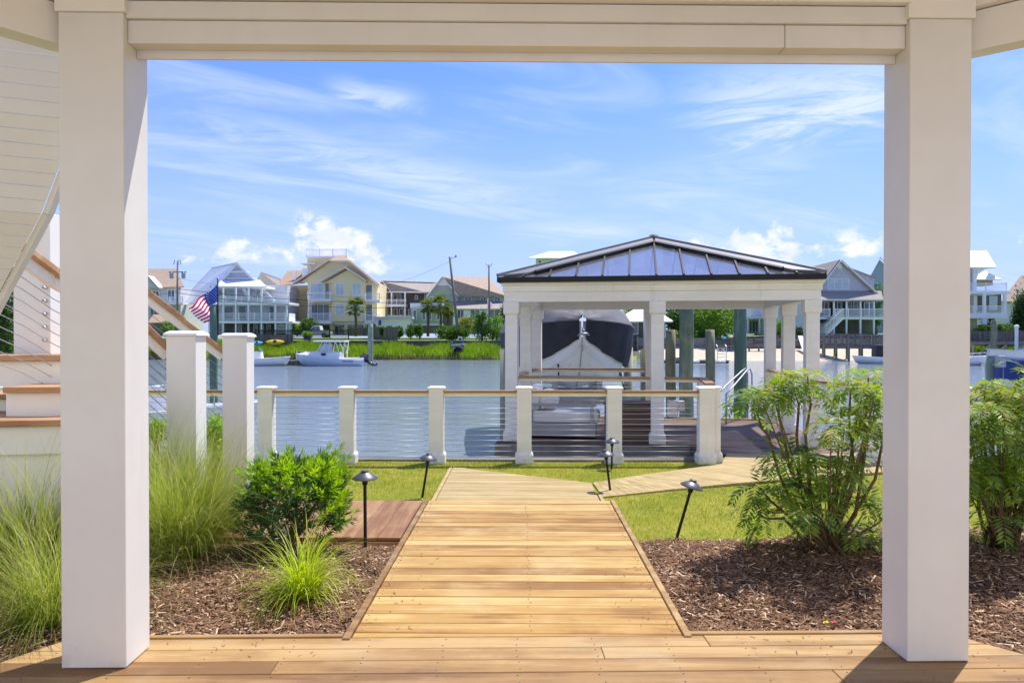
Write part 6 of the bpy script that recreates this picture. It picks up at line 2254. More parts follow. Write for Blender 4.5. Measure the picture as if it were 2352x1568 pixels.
pot = thing('flower_pot', 'dark blue glazed pot with yellow green plant on the far lawn edge', 'planter', at(706, 787, 105))
MB().lathe([(0.40, 0), (0.52, .5), (0.62, .95), (0.66, 1.0), (0.60, 1.0), (0.50, .85)], n=18).build('pot', 'navy_glaze', pot, smooth=True)
pipe = thing('drain_pipe', 'dark drain pipe with pale collar sticking out of the marsh', 'pipe', at(1052, 812, 98.3))
b = MB(True); q = at(1052, 806, 98.3); b.tube([q + Vector((0.0, 3.5, .3)), q + Vector((0, -.3, 0))], 0.55, 16, cap=False); b.tube([q + Vector((0, 3.4, .3)), q + Vector((0, -.2, 0))], 0.47, 16); b.build('pipe', 'rubber', pipe, smooth=True)
b = MB(True); b.bar(q + Vector((-.9, .5, .75)), q + Vector((.9, .5, .95)), .5, .12); b.build('collar', 'gelcoat', pipe)
b = MB(True); q2 = at(1050, 792, 100.5); b.box(q2.x - .9, q2.x - .6, 100.3, 100.6, -.8, 1.2); b.box(q2.x + .6, q2.x + .9, 100.3, 100.6, -.8, 1.2); b.box(q2.x - .6, q2.x + .6, 100.4, 100.5, .3, .8); b.build('frame', 'grey_timber', pipe)
sg = thing('yard_sign', 'small white square sign at the edge of the far lawn', 'sign', at(1057, 786, 104.6))
q = sg.location
MB(True).box(q.x - .3, q.x + .3, q.y - .03, q.y, q.z + .25, q.z + .8).build('panel', 'house_white', sg); MB(True).box(q.x - .2, q.x + .2, q.y - .04, q.y - .031, q.z + .32, q.z + .62).build('print', 'rubber', sg); MB(True).box(q.x - .03, q.x + .03, q.y + .002, q.y + .05, q.z - .3, q.z + .6).build('stake', 'grey_timber', sg)
rp = thing('gang_ramp', 'white ladder ramp leaning against the beach wall by the right columns', 'ramp', at(1846, 790, 101))
MB(True).bar(at(1838, 772, 102.5), at(1850, 808, 98.5), .6, .12).build('ramp', 'gelcoat', rp)
# ================================================================== plants
def quads(P, D, Nn, L, W, taper=0.0):
    """diamond leaves: centre line from P along D (unit) length L, width W along Nn x D"""
    S_ = np.cross(D, Nn)
    S_ /= np.linalg.norm(S_, axis=1, keepdims=True) + 1e-9
    L = L[:, None]; W = W[:, None]
    a = P
    b = P + D * L * 0.42 + S_ * W * 0.5
    c = P + D * L
    d = P + D * L * 0.42 - S_ * W * 0.5
    V = np.stack([a, b, c, d], 1).reshape(-1, 3)
    n = len(P)
    F = (np.arange(n)[:, None] * 4 + np.array([[0, 1, 2, 3]]))
    return V, F


def unit(v):
    return v / (np.linalg.norm(v, axis=1, keepdims=True) + 1e-9)


def crown_pts(n, c, r, clumps, rng, p=2.0, shell=0.55, spread=0.3):
    """points in clumps through a (super)ellipsoid"""
    d = unit(rng.normal(size=(clumps, 3)))
    if p != 2.0:
        d = d / (np.abs(d) ** p).sum(1, keepdims=True) ** (1 / p)
    rad = shell + (1 - shell) * rng.random((clumps, 1)) ** 0.6
    cc = d * rad
    idx = rng.integers(0, clumps, n)
    off = rng.normal(size=(n, 3)) * spread * (0.5 + rng.random((clumps, 1))[idx])
    q = cc[idx] + off
    return np.array(c) + q * np.array(r), q


def foliage(name, m, parent, c, r, n, size, rng, clumps=40, p=2.0, shell=0.5, spread=0.26, **kw):
    P, q = crown_pts(n, c, r, clumps, rng, p, shell, spread)
    D = unit(rng.normal(size=(n, 3)) + q * 0.6 + np.array([0, 0, 0.15]))
    N = unit(rng.normal(size=(n, 3)))
    V, F = quads(P, D, N, size * rng.uniform(.7, 1.4, n), size * rng.uniform(.5, .9, n))
    return np_mesh(name, V, F, m, parent, **kw)


def tree(name, label, u, vb, Y, vt, hw, m, n=2600, size=0.28, cat='tree', group=None, trunk=True, p=2.2, clumps=50, crown_from=0.25, bark='bark_grey', depth=None, spread=0.24):
    base = at(u, vb, Y)
    top = at(u, vt, Y)
    H = top.z - base.z
    rx = hw * Y / FPX
    r = thing(name, label, cat, base, group=group)
    rng = np.random.default_rng(int(u * 3 + vb * 7 + Y))
    c0 = H * crown_from
    foliage('crown', m, r, (base.x, base.y, base.z + (H + c0) / 2), (rx * .85, (depth or rx) * .85, (H - c0) / 2 * .9), n, size, rng, clumps, p, spread=spread)
    b = MB(True)
    rs = random.Random(int(u))
    b.tube([base - Vector((0, 0, .3)), base + Vector((0.05 * H * rs.uniform(-1, 1), 0, H * .35)), base + Vector((0.1 * H * rs.uniform(-1, 1), 0, H * .7))], [0.035 * H + .03, 0.026 * H + .02, 0.01 * H], 7)
    for k in range(4):
        a = rs.uniform(0, 6.28)
        s = base + Vector((0, 0, H * rs.uniform(.25, .5)))
        b.tube([s, s + Vector((math.cos(a) * rx * .3, math.sin(a) * rx * .3, H * .12)), s + Vector((math.cos(a) * rx * .6, math.sin(a) * rx * .6, H * .3))], [0.014 * H + .01, 0.009 * H + .006, .01], 5)
    b.build('trunk', bark, r, smooth=True)
    return r


# far shore
tree('round_shrub', 'dark ball clipped shrub beside the white pickup', 714, 765, 117.5, 730, 21, 'hedge_green', 2400, .22, 'shrub', crown_from=0.02, p=2.4, clumps=90, spread=.14)
tree('shrub', 'light green low bush left of the ball clipped shrub', 683, 768, 117.5, 747, 17, 'tree_light', 1200, .22, 'shrub', crown_from=0.02)
tree('clipped_hedge', 'long rounded clipped hedge in front of the leaning pole', 1040, 779, 108, 748, 39, 'hedge_green', 6500, .2, 'hedge', crown_from=0.0, p=4.5, clumps=160, depth=1.8, spread=.12)
for (u, vb, vt, hw, lab) in ((879, 769, 752, 7, 'smallest round shrub at the left before the white garage'), (897, 770, 750, 8.5, 'second round shrub before the white garage'),
                             (917, 774, 749, 9, 'upright shrub in the middle before the white garage'), (944, 775, 747, 13, 'wide square shrub before the green cottage'),
                             (963, 775, 747, 9, 'narrow upright shrub nearest the clipped hedge')):
    tree('garden_shrub', lab, u, vb, 112, vt, hw, 'hedge_green', 1300, .2, 'shrub', 'shrubs before the garage', crown_from=0.02, p=3, clumps=60, spread=.16)
tree('shrub', 'low dark hedge bush under the palm by the yellow house', 862, 766, 118, 750, 22, 'tree_dark', 1300, .22, 'shrub', crown_from=0.0)
tree('flowering_bush', 'orange flecked flowering bush behind the clipped hedge', 1077, 765, 112, 725, 24, 'flower_bush', 2600, .22, 'shrub', crown_from=0.05)
tree('shrub', 'feathery dark green shrub left of the pavilion', 1108, 782, 106, 718, 21, 'tree_green', 3200, .2, 'shrub', crown_from=0.0)
tree('shrub', 'yellow green bush against the pavilion column', 1140, 782, 107, 728, 24, 'tree_light', 3000, .2, 'shrub', crown_from=0.0)
tree('shrub', 'tall dark bush behind the left pavilion column', 1168, 770, 118, 690, 18, 'tree_dark', 2600, .25, 'shrub', crown_from=0.1)
tree('broad_tree', 'big bright green tree between the tall green pilings', 1648, 792, 107, 690, 50, 'tree_light', 7000, .3, crown_from=0.12, clumps=80)
tree('broad_tree', 'dark green tree left of the tall middle piling', 1560, 788, 110, 695, 42, 'tree_green', 6000, .3, crown_from=0.1, clumps=80)
tree('broad_tree', 'dark tree behind the bright green one', 1610, 780, 114, 700, 40, 'tree_dark', 5000, .3, crown_from=0.1, clumps=80)
tree('shrub', 'yellowish bush at the foot of the dark tree', 1566, 786, 105.2, 758, 16, 'flower_bush', 1400, .2, 'shrub', crown_from=0)
tree('shrub', 'spiky green bush beside the short mossy piling', 1605, 790, 105.2, 762, 20, 'tree_green', 1600, .2, 'shrub', crown_from=0)
tree('broad_tree', 'tree behind the covered boat, left of its cover', 1265, 775, 112, 690, 30, 'tree_green', 3500, .28, crown_from=0.1)
tree('shrub', 'golden tipped tree behind the boathouse roof', 1455, 760, 125, 690, 26, 'flower_bush', 2600, .25, 'tree', crown_from=0.1)
tree('shrub', 'yellow green bush between the right pavilion columns', 1790, 776, 107, 738, 16, 'tree_light', 1600, .2, 'shrub', crown_from=0.0)
tree('shrub', 'dark low bush beside the right pavilion column', 1836, 778, 108, 752, 12, 'tree_dark', 900, .2, 'shrub', crown_from=0.0)
tree('clipped_hedge', 'long level hedge below the white porch house', 2285, 770, 110, 746, 46, 'hedge_green', 4200, .22, 'hedge', crown_from=0.0, p=5, clumps=120, depth=1.5, spread=.12)
tree('broad_tree', 'tall dense tree at the right picture edge', 2350, 770, 112, 668, 22, 'tree_dark', 4200, .28, crown_from=0.05)
tree('shrub', 'dark shrub behind the level hedge', 2270, 765, 114, 730, 14, 'tree_dark', 1200, .22, 'shrub', crown_from=0)
tree('broad_tree', 'green tree behind the grey shingled house', 2012, 765, 135, 660, 22, 'tree_green', 2600, .3, crown_from=.1)
tree('screen_tree', 'dense green hedge tree behind the stair at the left edge', 5, 900, 15, 560, 42, 'tree_green', 9000, .06, 'tree', crown_from=0.0, p=4, clumps=160)
tree('shrub', 'small yucca like bush beside the low brown roof', 385, 770, 100, 738, 14, 'tree_light', 1200, .2, 'shrub', crown_from=0)
tree('shrub', 'bright green shrub between the two newel posts', 495, 1075, 8.4, 962, 24, 'podo_new', 1800, .035, 'shrub', crown_from=0.0, bark='bark')
tree('shrub', 'low bright shrub between porch post and newel', 358, 1015, 9.2, 968, 17, 'podo_new', 900, .035, 'shrub', crown_from=0.0, bark='bark')
tree('pot_plant', 'yellow green plant spilling from the blue pot', 706, 776, 105, 762, 10, 'tree_light', 700, .2, 'plant', crown_from=0.0)


def palm(label, u, vb, Y, v_crown, hw, group='cabbage palms'):
    base = at(u, vb, Y); cr = at(u, v_crown, Y)
    r = thing('palm_tree', label, 'palm', base, group=group)
    rs = random.Random(int(u)); rng = np.random.default_rng(int(u))
    H = cr.z - base.z
    MB(True).tube([base - Vector((0, 0, .3)), base + Vector((.05, 0, H * .5)), cr], [0.24, 0.2, 0.24], 9).build('trunk', 'bark', r, smooth=True)
    R_ = hw * Y / FPX
    Ps, Ds, Ns, Ls, Ws = [], [], [], [], []
    stems = MB(True)
    for k in range(46):
        az = rs.uniform(0, 6.28); el = math.asin(rs.uniform(-0.75, 1.0))
        d = Vector((math.cos(az) * math.cos(el), math.sin(az) * math.cos(el), math.sin(el)))
        hub = cr + d * R_ * rs.uniform(.42, .58)
        stems.tube([cr, cr + d * R_ * .3 + Vector((0, 0, .05)), hub], [.03, .025, .02], 4, cap=False)
        side = d.cross(Vector((0, 0, 1))).normalized()
        for j in range(13):
            a = (j - 6) / 6 * 1.25
            dd = (d * math.cos(a) + side * math.sin(a) + Vector((0, 0, -.22))).normalized()
            Ps.append(hub); Ds.append(dd); Ns.append(d.cross(side) + Vector((rs.uniform(-.3, .3), rs.uniform(-.3, .3), 0))); Ls.append(R_ * rs.uniform(.42, .6)); Ws.append(.13)
    stems.build('frond_stems', 'palm_green', r)
    V, F = quads(np.array(Ps), unit(np.array(Ds)), unit(np.array(Ns)), np.array(Ls), np.array(Ws))
    np_mesh('fronds', V, F, 'palm_green', r)


palm('palm before the yellow house', 817, 768, 115, 707, 29)
palm('left palm of the pair by the leaning pole', 983, 768, 116, 703, 24)
palm('right palm of the pair, against the leaning pole', 1012, 768, 115, 702, 30)
palm('slim short palm just behind the paired palms', 1029, 768, 119, 716, 20)


# marsh grass
def marsh(name, label, x0, x1, y0, y1, n, m, h0, h1, seed, zoff=0.0):
    rng = np.random.default_rng(seed)
    x = rng.uniform(x0, x1, n); y = rng.uniform(y0, y1, n)
    edge = 0.6 * np.sin(x * 0.35) + 0.5 * np.sin(x * 1.3 + 1)
    y = y + edge * (y1 - y) / (y1 - y0)
    z = np.array([far_z(a, min(b, BKY - .2)) for a, b in zip(x, y)]) + zoff
    h = rng.uniform(h0, h1, n) * (0.8 + 0.25 * np.sin(x * 0.8) * np.sin(x * .23 + 2))
    lean = rng.normal(size=(n, 2)) * 0.18
    w = 0.045
    a = np.stack([x - w, y, z], 1); b = np.stack([x + w, y, z], 1)
    mm = np.stack([x + lean[:, 0] * h * .4, y + lean[:, 1] * h * .4, z + h * .6], 1)
    t = np.stack([x + lean[:, 0] * h * 1.3, y + lean[:, 1] * h * 1.3, z + h], 1)
    V = np.stack([a, b, mm + [w * .7, 0, 0], t, mm - [w * .7, 0, 0]], 1).reshape(-1, 3)
    k = np.arange(n)[:, None] * 5
    F = np.concatenate([k + np.array([[0, 1, 2, 4]])], 0)
    F2 = k + np.array([[4, 2, 3, 3]])
    # as triangles
    T = np.concatenate([k + np.array([[0, 1, 2]]), k + np.array([[0, 2, 4]]), k + np.array([[4, 2, 3]])], 0)
    return np_mesh(name, V, T, m, None, label=label, cat='grass', kind='stuff')


marsh('marsh_grass', 'bright green marsh grass along the opposite shore', -62, 10, 97.6, 103.6, 26000, 'marsh', 1.15, 1.75, 1)
marsh('marsh_grass', 'dry brown marsh stems at the water edge', -62, 10, 97.0, 98.6, 5000, 'marsh_dry', .6, 1.1, 2)
# grass tufts below the walkway on the right
marsh('marsh_grass', 'marsh grass below the raised walkway at far right', 58, 90, 100.5, 103.5, 5000, 'marsh', .7, 1.3, 4)


# ------------------------------------------------------------------ mulch beds
def bed_z(x, y):
    if x > 0:
        m = math.exp(-((x - 2.9) / 1.5) ** 2) * math.exp(-((y - 5.45) / 0.75) ** 2) * 0.15
        e = min(1, max(0, (x - 0.9) / 0.35)) * min(1, max(0, (y - 3.9) / 0.4))
        return -0.055 + m * e + 0.012 * math.sin(5 * x) * math.sin(6 * y)
    m = 0.05 * math.exp(-((x + 2.2) / 1.1) ** 2) * math.exp(-((y - 5.1) / 0.8) ** 2)
    return -0.06 + m + 0.012 * math.sin(5 * x + 1) * math.sin(6 * y)


def in_bed(x, y, side):
    # porch frame distance
    yp = (y - PC[1]) * math.cos(PA) - (x - PC[0]) * math.sin(PA)
    xp = (x - PC[0]) * math.cos(PA) + (y - PC[1]) * math.sin(PA)
    if side > 0:
        far = 6.02 + 0.06 * math.sin(2.2 * x) + 0.05 * math.sin(5 * x + 1) + (0.35 * min(1, max(0, (x - 2.2) / 0.6)) if x > 2.2 else 0)
        if y > far or x < 0.905: return False
        if xp < 2.30: return yp > EDGE + 0.035
        return yp > EDGE - (xp - 2.32) / 0.85 + 0.02
    if y > 5.945 and x > -3.0: return False
    if y > 6.3: return False
    if x > -0.945: return False
    if xp > -2.40: return yp > EDGE + 0.035
    return yp > EDGE - (-2.40 - xp) / 0.62 + 0.02


for side, nm in ((-1, 'mulch_bed'), (1, 'mulch_bed')):
    b = MB(); idx = {}
    step = 0.06
    x0, x1 = (0.84, 6.3) if side > 0 else (-5.4, -0.88)
    nx = int((x1 - x0) / step); ny = int(4.6 / step)
    for i in range(nx + 1):
        for j in range(ny + 1):
            x, y = x0 + i * step, 2.0 + j * step
            if in_bed(x, y, side):
                idx[(i, j)] = len(b.V); b.V.append((x, y, bed_z(x, y) - 0.012))
    for (i, j) in list(idx):
        if (i + 1, j) in idx and (i, j + 1) in idx and (i + 1, j + 1) in idx:
            b.F.append((idx[(i, j)], idx[(i + 1, j)], idx[(i + 1, j + 1)], idx[(i, j + 1)]))
    b.build(nm, 'soil', kind='structure', smooth=True)

rng = np.random.default_rng(21)
for side, n, nm in ((-1, 26000, 'left'), (1, 36000, 'right')):
    x0, x1 = (0.9, 4.6) if side > 0 else (-4.0, -0.94)
    pts = []
    while len(pts) < n:
        x = rng.uniform(x0, x1); y = rng.uniform(2.7, 6.5)
        if abs(x) / max(y, .1) > 0.78: continue
        if in_bed(x, y, side): pts.append((x, y, bed_z(x, y)))
    for _ in range(45):
        if side < 0:
            x, y = (rng.uniform(-2.3, -1.0), rng.uniform(3.72, 3.95)) if rng.random() < .5 else (rng.uniform(-.88, -.6), rng.uniform(4.1, 5.8))
        else:
            x, y = (rng.uniform(1.0, 2.3), rng.uniform(3.78, 4.02)) if rng.random() < .5 else (rng.uniform(.55, .83), rng.uniform(4.1, 5.8))
        pts.append((x, y, 0.004))
    P = np.array(pts); n = len(P)
    az = rng.uniform(0, 2 * math.pi, n); pit = rng.normal(size=n) * 0.30
    D = np.stack([np.cos(az) * np.cos(pit), np.sin(az) * np.cos(pit), np.sin(pit)], 1)
    S_ = np.stack([-np.sin(az), np.cos(az), rng.normal(size=n) * 0.3], 1); S_ = unit(S_)
    U = unit(np.cross(D, S_))
    L = np.clip(rng.lognormal(-3.45, 0.5, n), 0.012, 0.12); Wd = np.clip(L * rng.uniform(.12, .4, n), 0.003, 0.014)
    Hh = rng.uniform(.002, .005, n)
    lift = rng.uniform(-.008, .014, n); lift[-45:] = 0; L[-45:] = np.minimum(L[-45:], .03); Wd[-45:] = np.minimum(Wd[-45:], .006); Hh[-45:] = .002
    P = P + np.array([0, 0, 1]) * lift[:, None]
    h = (L / 2)[:, None]; w = (Wd / 2)[:, None]; t = Hh[:, None]
    V = np.stack([P - D * h - S_ * w * .7, P - D * h * .9 + S_ * w * .6, P + D * h + S_ * w * .5, P + D * h * .92 - S_ * w,
                  P - D * h * .8 + U * t * 1.2, P + D * h * .85 + U * t], 1).reshape(-1, 3)
    k = np.arange(n)[:, None] * 6
    T = np.concatenate([k + np.array([q]) for q in ((0, 3, 5), (0, 5, 4), (1, 4, 5), (1, 5, 2), (0, 4, 1), (3, 2, 5))], 0)
    np_mesh('mulch', V, T, 'mulch', None, label='brown shredded wood mulch in the %s planting bed' % nm, cat='mulch', kind='stuff')

# ------------------------------------------------------------------ lawn blades
def on_hard(x, y):
    if -0.98 < x < 0.92 and y < 7.42: return True
    if -0.97 < x < 0.92 and y < 9.05: return True
    if -0.97 < x < 0.84 and y < 10.03 and x < 0.84 - (y - 9.02) * 1.66 + .03: return True
    if x < -0.9 and 5.93 < y < 7.36 and x > -3.05: return True
    if x > 0.86:
        # path quad
        for i in range(4):
            a, c = near[i], near[i + 1]
            if a.x <= x <= c.x:
                yn = a.y + (c.y - a.y) * (x - a.x) / (c.x - a.x)
                for k in range(4):
                    f0, f1 = far[k], far[k + 1]
                    if f0.x <= x <= f1.x:
                        yf = f0.y + (f1.y - f0.y) * (x - f0.x) / (f1.x - f0.x)
                        return yn - .02 < y < yf + .02
                return y > yn - .02 and x > 3.05
    return False


rng = np.random.default_rng(5)
pts = []
while len(pts) < 105000:
    x = rng.uniform(-5.0, 7.5); y = rng.uniform(5.6, 10.7)
    if abs(x) > 0.72 * y + .2: continue
    if on_hard(x, y) or in_bed(x, y, 1 if x > 0 else -1): continue
    if y < 5.95 and x < -0.9: continue
    pts.append((x, y, lawn_z(x, y)))
P = np.array(pts); n = len(P)
h = rng.uniform(.014, .036, n) * (1 + .3 * np.sin(P[:, 0] * 3) * np.sin(P[:, 1] * 2.2))
az = rng.uniform(0, 2 * math.pi, n)
w = rng.uniform(.0016, .003, n)
ln = rng.uniform(.2, 1.1, n) * h
sx, sy = np.cos(az) * w, np.sin(az) * w
lz = rng.uniform(0, 2 * math.pi, n)
T3 = P + np.stack([np.cos(lz) * ln, np.sin(lz) * ln, h], 1)
V = np.stack([P - np.stack([sx, sy, 0 * sx], 1), P + np.stack([sx, sy, 0 * sx], 1), T3], 1).reshape(-1, 3)
np_mesh('grass_blades', V, np.arange(n * 3).reshape(-1, 3), 'turf', None, label='short green lawn grass beside the boardwalk', cat='grass', kind='stuff')


# ------------------------------------------------------------------ fountain grasses
def grass_clump(name, label, base, n, length, width, spread, m, seed, lean=(0, 0), droop=0.55, upright=0.0, base_r=0.10, seg=5):
    r = thing(name, label, 'grass', base)
    rng = np.random.default_rng(seed)
    az = rng.uniform(0, 2 * math.pi, n)
    rad = base_r * np.sqrt(rng.random(n))
    B = np.stack([np.cos(az) * rad, np.sin(az) * rad, np.zeros(n)], 1) + np.array(base)
    az2 = az + rng.normal(size=n) * 1.0
    tilt = np.abs(rng.normal(size=n)) * spread + .04
    tilt = tilt * (1 - upright * rng.random(n))
    dirh = np.stack([np.cos(az2), np.sin(az2)], 1) + np.array(lean)[None, :] * rng.uniform(.3, 1.2, n)[:, None]
    L = length * rng.uniform(.45, 1.12, n)
    dr = droop * rng.uniform(.4, 1.5, n)
    W_ = width * rng.uniform(.6, 1.3, n)
    rows = []
    side = np.stack([-dirh[:, 1], dirh[:, 0], np.zeros(n)], 1); side = unit(side) * W_[:, None] * .5
    p = B.copy(); th = tilt.copy()
    for k in range(seg + 1):
        f = k / seg
        wv = side * (1 - f ** 1.7)
        rows.append(np.stack([p - wv, p + wv], 1))
        stp = L / seg
        hd = unit(np.concatenate([dirh, np.zeros((n, 1))], 1))
        p = p + hd * (np.sin(th) * stp)[:, None] + np.array([0, 0, 1]) * (np.cos(th) * stp)[:, None]
        th = np.minimum(th + dr * (0.35 + f) * 5 / seg * .42, 2.6)
    V = np.stack(rows, 1).reshape(-1, 3)       # n, seg+1, 2
    m_ = (seg + 1) * 2
    k0 = np.arange(n)[:, None] * m_
    F = np.concatenate([k0 + np.array([[2 * i, 2 * i + 1, 2 * i + 3, 2 * i + 2]]) for i in range(seg)], 0)
    np_mesh('blades', V, F, m, r)
    return r


def on_bed(u, v, z=-0.05):
    p = atz(u, v, z); return (p.x, p.y, bed_z(p.x, p.y))


grass_clump('fountain_grass', 'tall fine fountain grass between the left porch post and the leafy shrub', on_bed(415, 1285), 2900, 1.12, 0.0036, .75, 'muhly', 3, lean=(.15, 0), droop=.85, upright=.5, base_r=.20, seg=7)
grass_clump('fountain_grass', 'arching fountain grass behind the left porch post, touching the newel posts', on_bed(350, 1225), 2400, 1.25, 0.0036, .65, 'muhly', 4, lean=(.3, 0), droop=.7, upright=.5, base_r=.2, seg=7)
grass_clump('fountain_grass', 'drooping fountain grass at the left picture edge', on_bed(60, 1330), 2900, 1.2, 0.0034, .75, 'muhly', 5, droop=.95, upright=.5, base_r=.2, seg=7)
grass_clump('fountain_grass', 'low trailing fountain grass in the bottom left corner', on_bed(120, 1425), 1500, .95, 0.0034, .9, 'muhly', 6, droop=1.15, base_r=.15, seg=7)
grass_clump('fountain_grass', 'small fountain grass tuft between tall grass and leafy shrub', on_bed(500, 1225), 1100, .9, 0.0034, .7, 'muhly', 9, droop=.9, upright=.4, base_r=.15, seg=7)
grass_clump('lime_grass', 'bright lime green grass clump beside the boardwalk', on_bed(695, 1378), 430, .60, .0085, .75, 'lime_blade', 7, droop=1.35, upright=.25, base_r=.06, seg=8)
grass_clump('seed_stalks', 'thin tall seed stalks rising before the newel posts', on_bed(500, 1250), 110, 1.2, .003, .40, 'muhly', 8, lean=(.35, 0), droop=.15, base_r=.18)


# ------------------------------------------------------------------ leafy shrub on the left (rosettes of narrow leaves)
def rosette_shrub():
    base = on_bed(650, 1268)
    r = thing('leafy_shrub', 'dense evergreen shrub with bright new tips beside the fountain grass', 'shrub', base)
    rng = np.random.default_rng(31)
    c = at(676, 1140, base[1]); k = base[1] / FPX
    rad = np.array([108 * k, .32, 88 * k])
    n = 640
    d = unit(rng.normal(size=(n, 3)))
    d = d / (np.abs(d) ** 4.5).sum(1, keepdims=True) ** (1 / 4.5)
    rr = 0.42 + 0.58 * rng.random((n, 1)) ** .45
    rr = rr * (1 + .13 * np.sin(7 * d[:, :1] + 3) * np.cos(6 * d[:, 2:3]) + .09 * rng.normal(size=(n, 1)))
    tips = np.array(c) + d * rr * rad
    keep = (tips[:, 2] > base[2] + .10)
    # thin out the lower middle so branches and mulch show through
    low = (tips[:, 2] < c.z - 40 * k) & (np.abs(tips[:, 0] - c.x) < 60 * k) & (rng.random(n) < .72)
    keep &= ~low
    tips = tips[keep]; d = d[keep]; rr = rr[keep]
    n = len(tips)
    new = ((tips[:, 2] > c.z + 20 * k) | (tips[:, 0] > c.x + 88 * k)) & (rr[:, 0] > .75) & (rng.random(n) < .75)
    ax = unit(d * np.array([.8, .8, .6]) + np.array([0, 0, .65]) + rng.normal(size=(n, 3)) * .3)
    for flag_, nm, m in ((False, 'foliage', 'podo_dark'), (True, 'new_growth', 'podo_new')):
        T = tips[new == flag_]; A = ax[new == flag_]
        K = 20
        t = np.repeat(T, K, 0); a = np.repeat(A, K, 0)
        m_ = len(t)
        lv = np.tile(np.linspace(-.055, .03, K), len(T))
        phi = rng.uniform(0, 6.28, m_)
        e1 = unit(np.cross(a, np.tile([.3, .2, 1.0], (m_, 1)))); e2 = np.cross(a, e1)
        out_ = e1 * np.cos(phi)[:, None] + e2 * np.sin(phi)[:, None]
        up = np.clip((lv + .055) / .085, 0, 1)[:, None]
        D = unit(out_ * (1.05 - .75 * up) + a * (.35 + .9 * up))
        P = t + a * lv[:, None]
        V, F = quads(P, D, unit(np.cross(D, out_) + 1e-3), rng.uniform(.045, .075, m_), rng.uniform(.008, .012, m_))
        np_mesh(nm, V, F, m, r)
    b = MB(True)
    rs = random.Random(4)
    B0 = Vector(base)
    for (ua, va, ub, vb) in ((600, 1235, 600, 1150), (640, 1215, 700, 1165), (690, 1190, 755, 1150), (665, 1235, 720, 1200), (625, 1220, 640, 1120), (700, 1210, 760, 1200), (610, 1200, 590, 1110), (680, 1180, 690, 1080), (730, 1150, 770, 1090)):
        y0 = base[1] + rs.uniform(-.12, .12)
        b.tube([B0 - Vector((0, 0, .05)), B0.lerp(at(ua, va, y0), .55) + Vector((0, 0, -.01)), at(ua, va, y0), at(ub, vb, y0 + rs.uniform(-.08, .08))], [.020, .017, .013, .006], 6)
    b.build('branches', 'bark', r, smooth=True)


rosette_shrub()


# ------------------------------------------------------------------ feathery shrubs on the right (compound leaves in whorls)
def frond_set(whorls, rng, flen=(.18, .28), nf=(6, 9)):
    Ps, Ds, Ns, Ls, Ws = [], [], [], [], []
    st_ = []
    for (p, ax, sc, up) in whorls:
        p = Vector(p); ax = Vector(ax).normalized()
        e1 = ax.cross(Vector((.31, .17, 1))).normalized() if abs(ax.z) < .98 else Vector((1, 0, 0)); e2 = ax.cross(e1)
        K = int(rng.integers(nf[0], nf[1] + 1))
        for k in range(K):
            phi = 6.283 * k / K + rng.uniform(-.3, .3)
            o_ = e1 * math.cos(phi) + e2 * math.sin(phi)
            L = rng.uniform(*flen) * sc
            d = (o_ * rng.uniform(.7, 1.1) + ax * (up + rng.uniform(-.2, .4))).normalized()
            q = p.copy()
            segs = 9
            prev = d
            path = [q.copy()]
            for s in range(segs):
                d = (d + Vector((0, 0, -.10 - .022 * s))).normalized()
                q = q + d * (L / segs)
                path.append(q.copy())
                if s >= 1:
                    sd = d.cross(Vector((0, 0, 1)))
                    if sd.length < .05: sd = e1.copy()
                    sd.normalize()
                    f = s / segs
                    ll = sc * (.085 * (1 - .35 * f)) * rng.uniform(.85, 1.15)
                    for sg in (-1, 1):
                        Ps.append(q); Ds.append((sd * sg * .85 + d * .65 + Vector((0, 0, rng.uniform(-.25, .1)))).normalized()); Ns.append((sd.cross(d) + Vector((rng.uniform(-.3, .3), rng.uniform(-.3, .3), 0)))); Ls.append(ll * 1.18); Ws.append(.0150 * sc + .003)
            Ps.append(q); Ds.append(d); Ns.append(prev.cross(e1) + Vector((0.1, 0, .4))); Ls.append(.07 * sc); Ws.append(.011)
            st_.append(path)
    V, F = quads(np.array(Ps), unit(np.array(Ds)), unit(np.array(Ns)), np.array(Ls), np.array(Ws))
    return V, F, st_


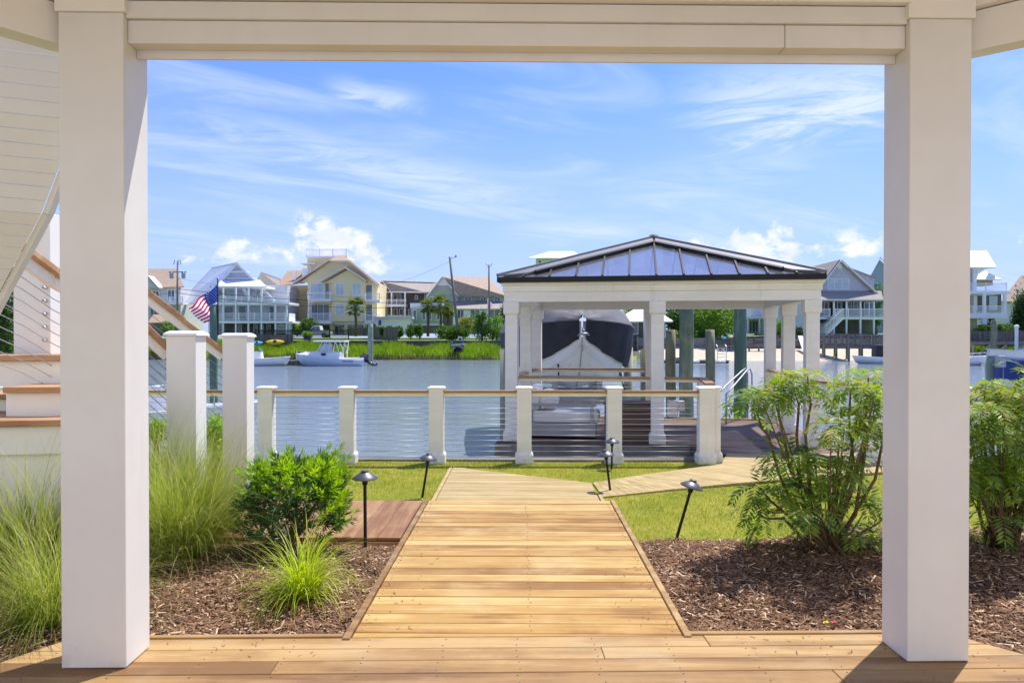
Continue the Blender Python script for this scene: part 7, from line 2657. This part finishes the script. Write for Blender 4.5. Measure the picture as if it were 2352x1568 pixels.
def feather_shrub(label, base_uv, stems, fill, seed, ymid=None):
    base = on_bed(*base_uv, z=0.0)
    Y = base[1]
    r = thing('feathery_shrub', label, 'shrub', base, group='feathery shrubs')
    rng = np.random.default_rng(seed)
    B0 = Vector(base)
    old, new = [], []
    wood_ = MB(True)
    for (pts, isnew) in stems:
        dy = rng.uniform(-.25, .25)
        P = [B0 + Vector((rng.uniform(-.12, .12), rng.uniform(-.1, .1), -.05))] + [at(u, v, Y + dy * (i + 1) / len(pts)) for i, (u, v) in enumerate(pts)]
        n = len(P)
        wood_.tube(P, [.016 - .010 * i / (n - 1) for i in range(n)], 6)
        d = (P[-1] - P[-2]).normalized() + Vector((0, 0, .6))
        (new if isnew else old).append((P[-1], d, 1.0, .55))
        old.append((P[-1] - d.normalized() * .06, d, 1.0, .15))
        # side whorl half way
    for (u, v, su, sv, k) in fill:
        for _ in range(k):
            uu, vv = u + rng.normal() * su, v + rng.normal() * sv
            p = at(uu, vv, Y + rng.normal() * .22)
            d = Vector((p.x - B0.x, p.y - B0.y, 0)) * .8 + Vector((rng.normal() * .25, rng.normal() * .25, .8))
            top = vv < 1040 and rng.random() < .45
            (new if top else old).append((p, d, rng.uniform(.8, 1.05), .5))
            q = B0.lerp(p, .55) + Vector((0, 0, -.05))
            wood_.tube([B0, q, p], [.010, .007, .004], 5)
    for nm, wl, m in (('foliage', old, 'mahonia'), ('new_growth', new, 'mahonia_new')):
        if not wl: continue
        V, F, st_ = frond_set(wl, rng)
        np_mesh(nm, V, F, m, r)
    b = MB(True)
    wood_.build('stems', 'bark', r, smooth=True)


feather_shrub('tall feathery leaved shrub left of the right porch post', (1905, 1285),
              [([(1830, 1180), (1790, 1090), (1765, 1000), (1750, 985), (1728, 915)], False), ([(1840, 1150), (1805, 1030), (1790, 960), (1785, 890)], True), ([(1860, 1120), (1850, 1000), (1862, 930), (1855, 865)], True),
               ([(1930, 1160), (1960, 1060), (1950, 960), (1955, 880)], True), ([(1965, 1180), (1985, 1050), (1990, 940), (1995, 865)], True), ([(1840, 1140), (1830, 1000), (1835, 930), (1815, 870)], True),
               ([(1950, 1200), (2010, 1100), (2030, 1000), (2035, 930)], True), ([(1830, 1200), (1770, 1150), (1745, 1120)], False), ([(1800, 1190), (1760, 1190), (1740, 1180)], False)],
              [(1865, 1060, 45, 30, 8), (1950, 1000, 35, 40, 8), (1850, 1150, 55, 28, 7), (1950, 1130, 45, 45, 7), (1910, 1225, 50, 22, 5), (1750, 925, 16, 10, 2), (1990, 940, 22, 40, 5)], 41)
feather_shrub('tall feathery leaved shrub right of the right porch post', (2300, 1280),
              [([(2270, 1150), (2262, 1020), (2258, 960), (2262, 900)], True), ([(2290, 1150), (2280, 1020), (2290, 930), (2300, 890)], True), ([(2330, 1150), (2335, 1000), (2340, 920)], True), ([(2250, 1180), (2240, 1080), (2232, 980)], True),
               ([(2360, 1150), (2380, 1020), (2390, 920)], True)],
              [(2270, 1050, 35, 50, 11), (2330, 1030, 35, 60, 12), (2290, 1150, 45, 45, 13), (2380, 1100, 40, 70, 10), (2260, 950, 25, 20, 5), (2330, 920, 25, 25, 5)], 42)


# two small fallen leaves on the mulch at the front of the right bed
for (u, v, m, lab) in ((1897, 1441, 'yellow_plastic', 'small fallen yellow leaf on the mulch near the right porch post'), (1916, 1440, 'red_plastic', 'small fallen red leaf on the mulch near the right porch post')):
    p = on_bed(u, v, -0.05)
    b = MB(); b.add([(-.018, -.008, 0), (.0, -.014, .006), (.02, -.004, .002), (.012, .012, .01), (-.01, .012, .004), (0, 0, -.004)], [(0, 1, 5), (1, 2, 5), (2, 3, 5), (3, 4, 5), (4, 0, 5)])
    o = b.build('fallen_leaf', m)
    o.location = (p[0], p[1], bed_z(p[0], p[1]) + .022)
    setp(o, lab, 'leaf', 'fallen leaves')
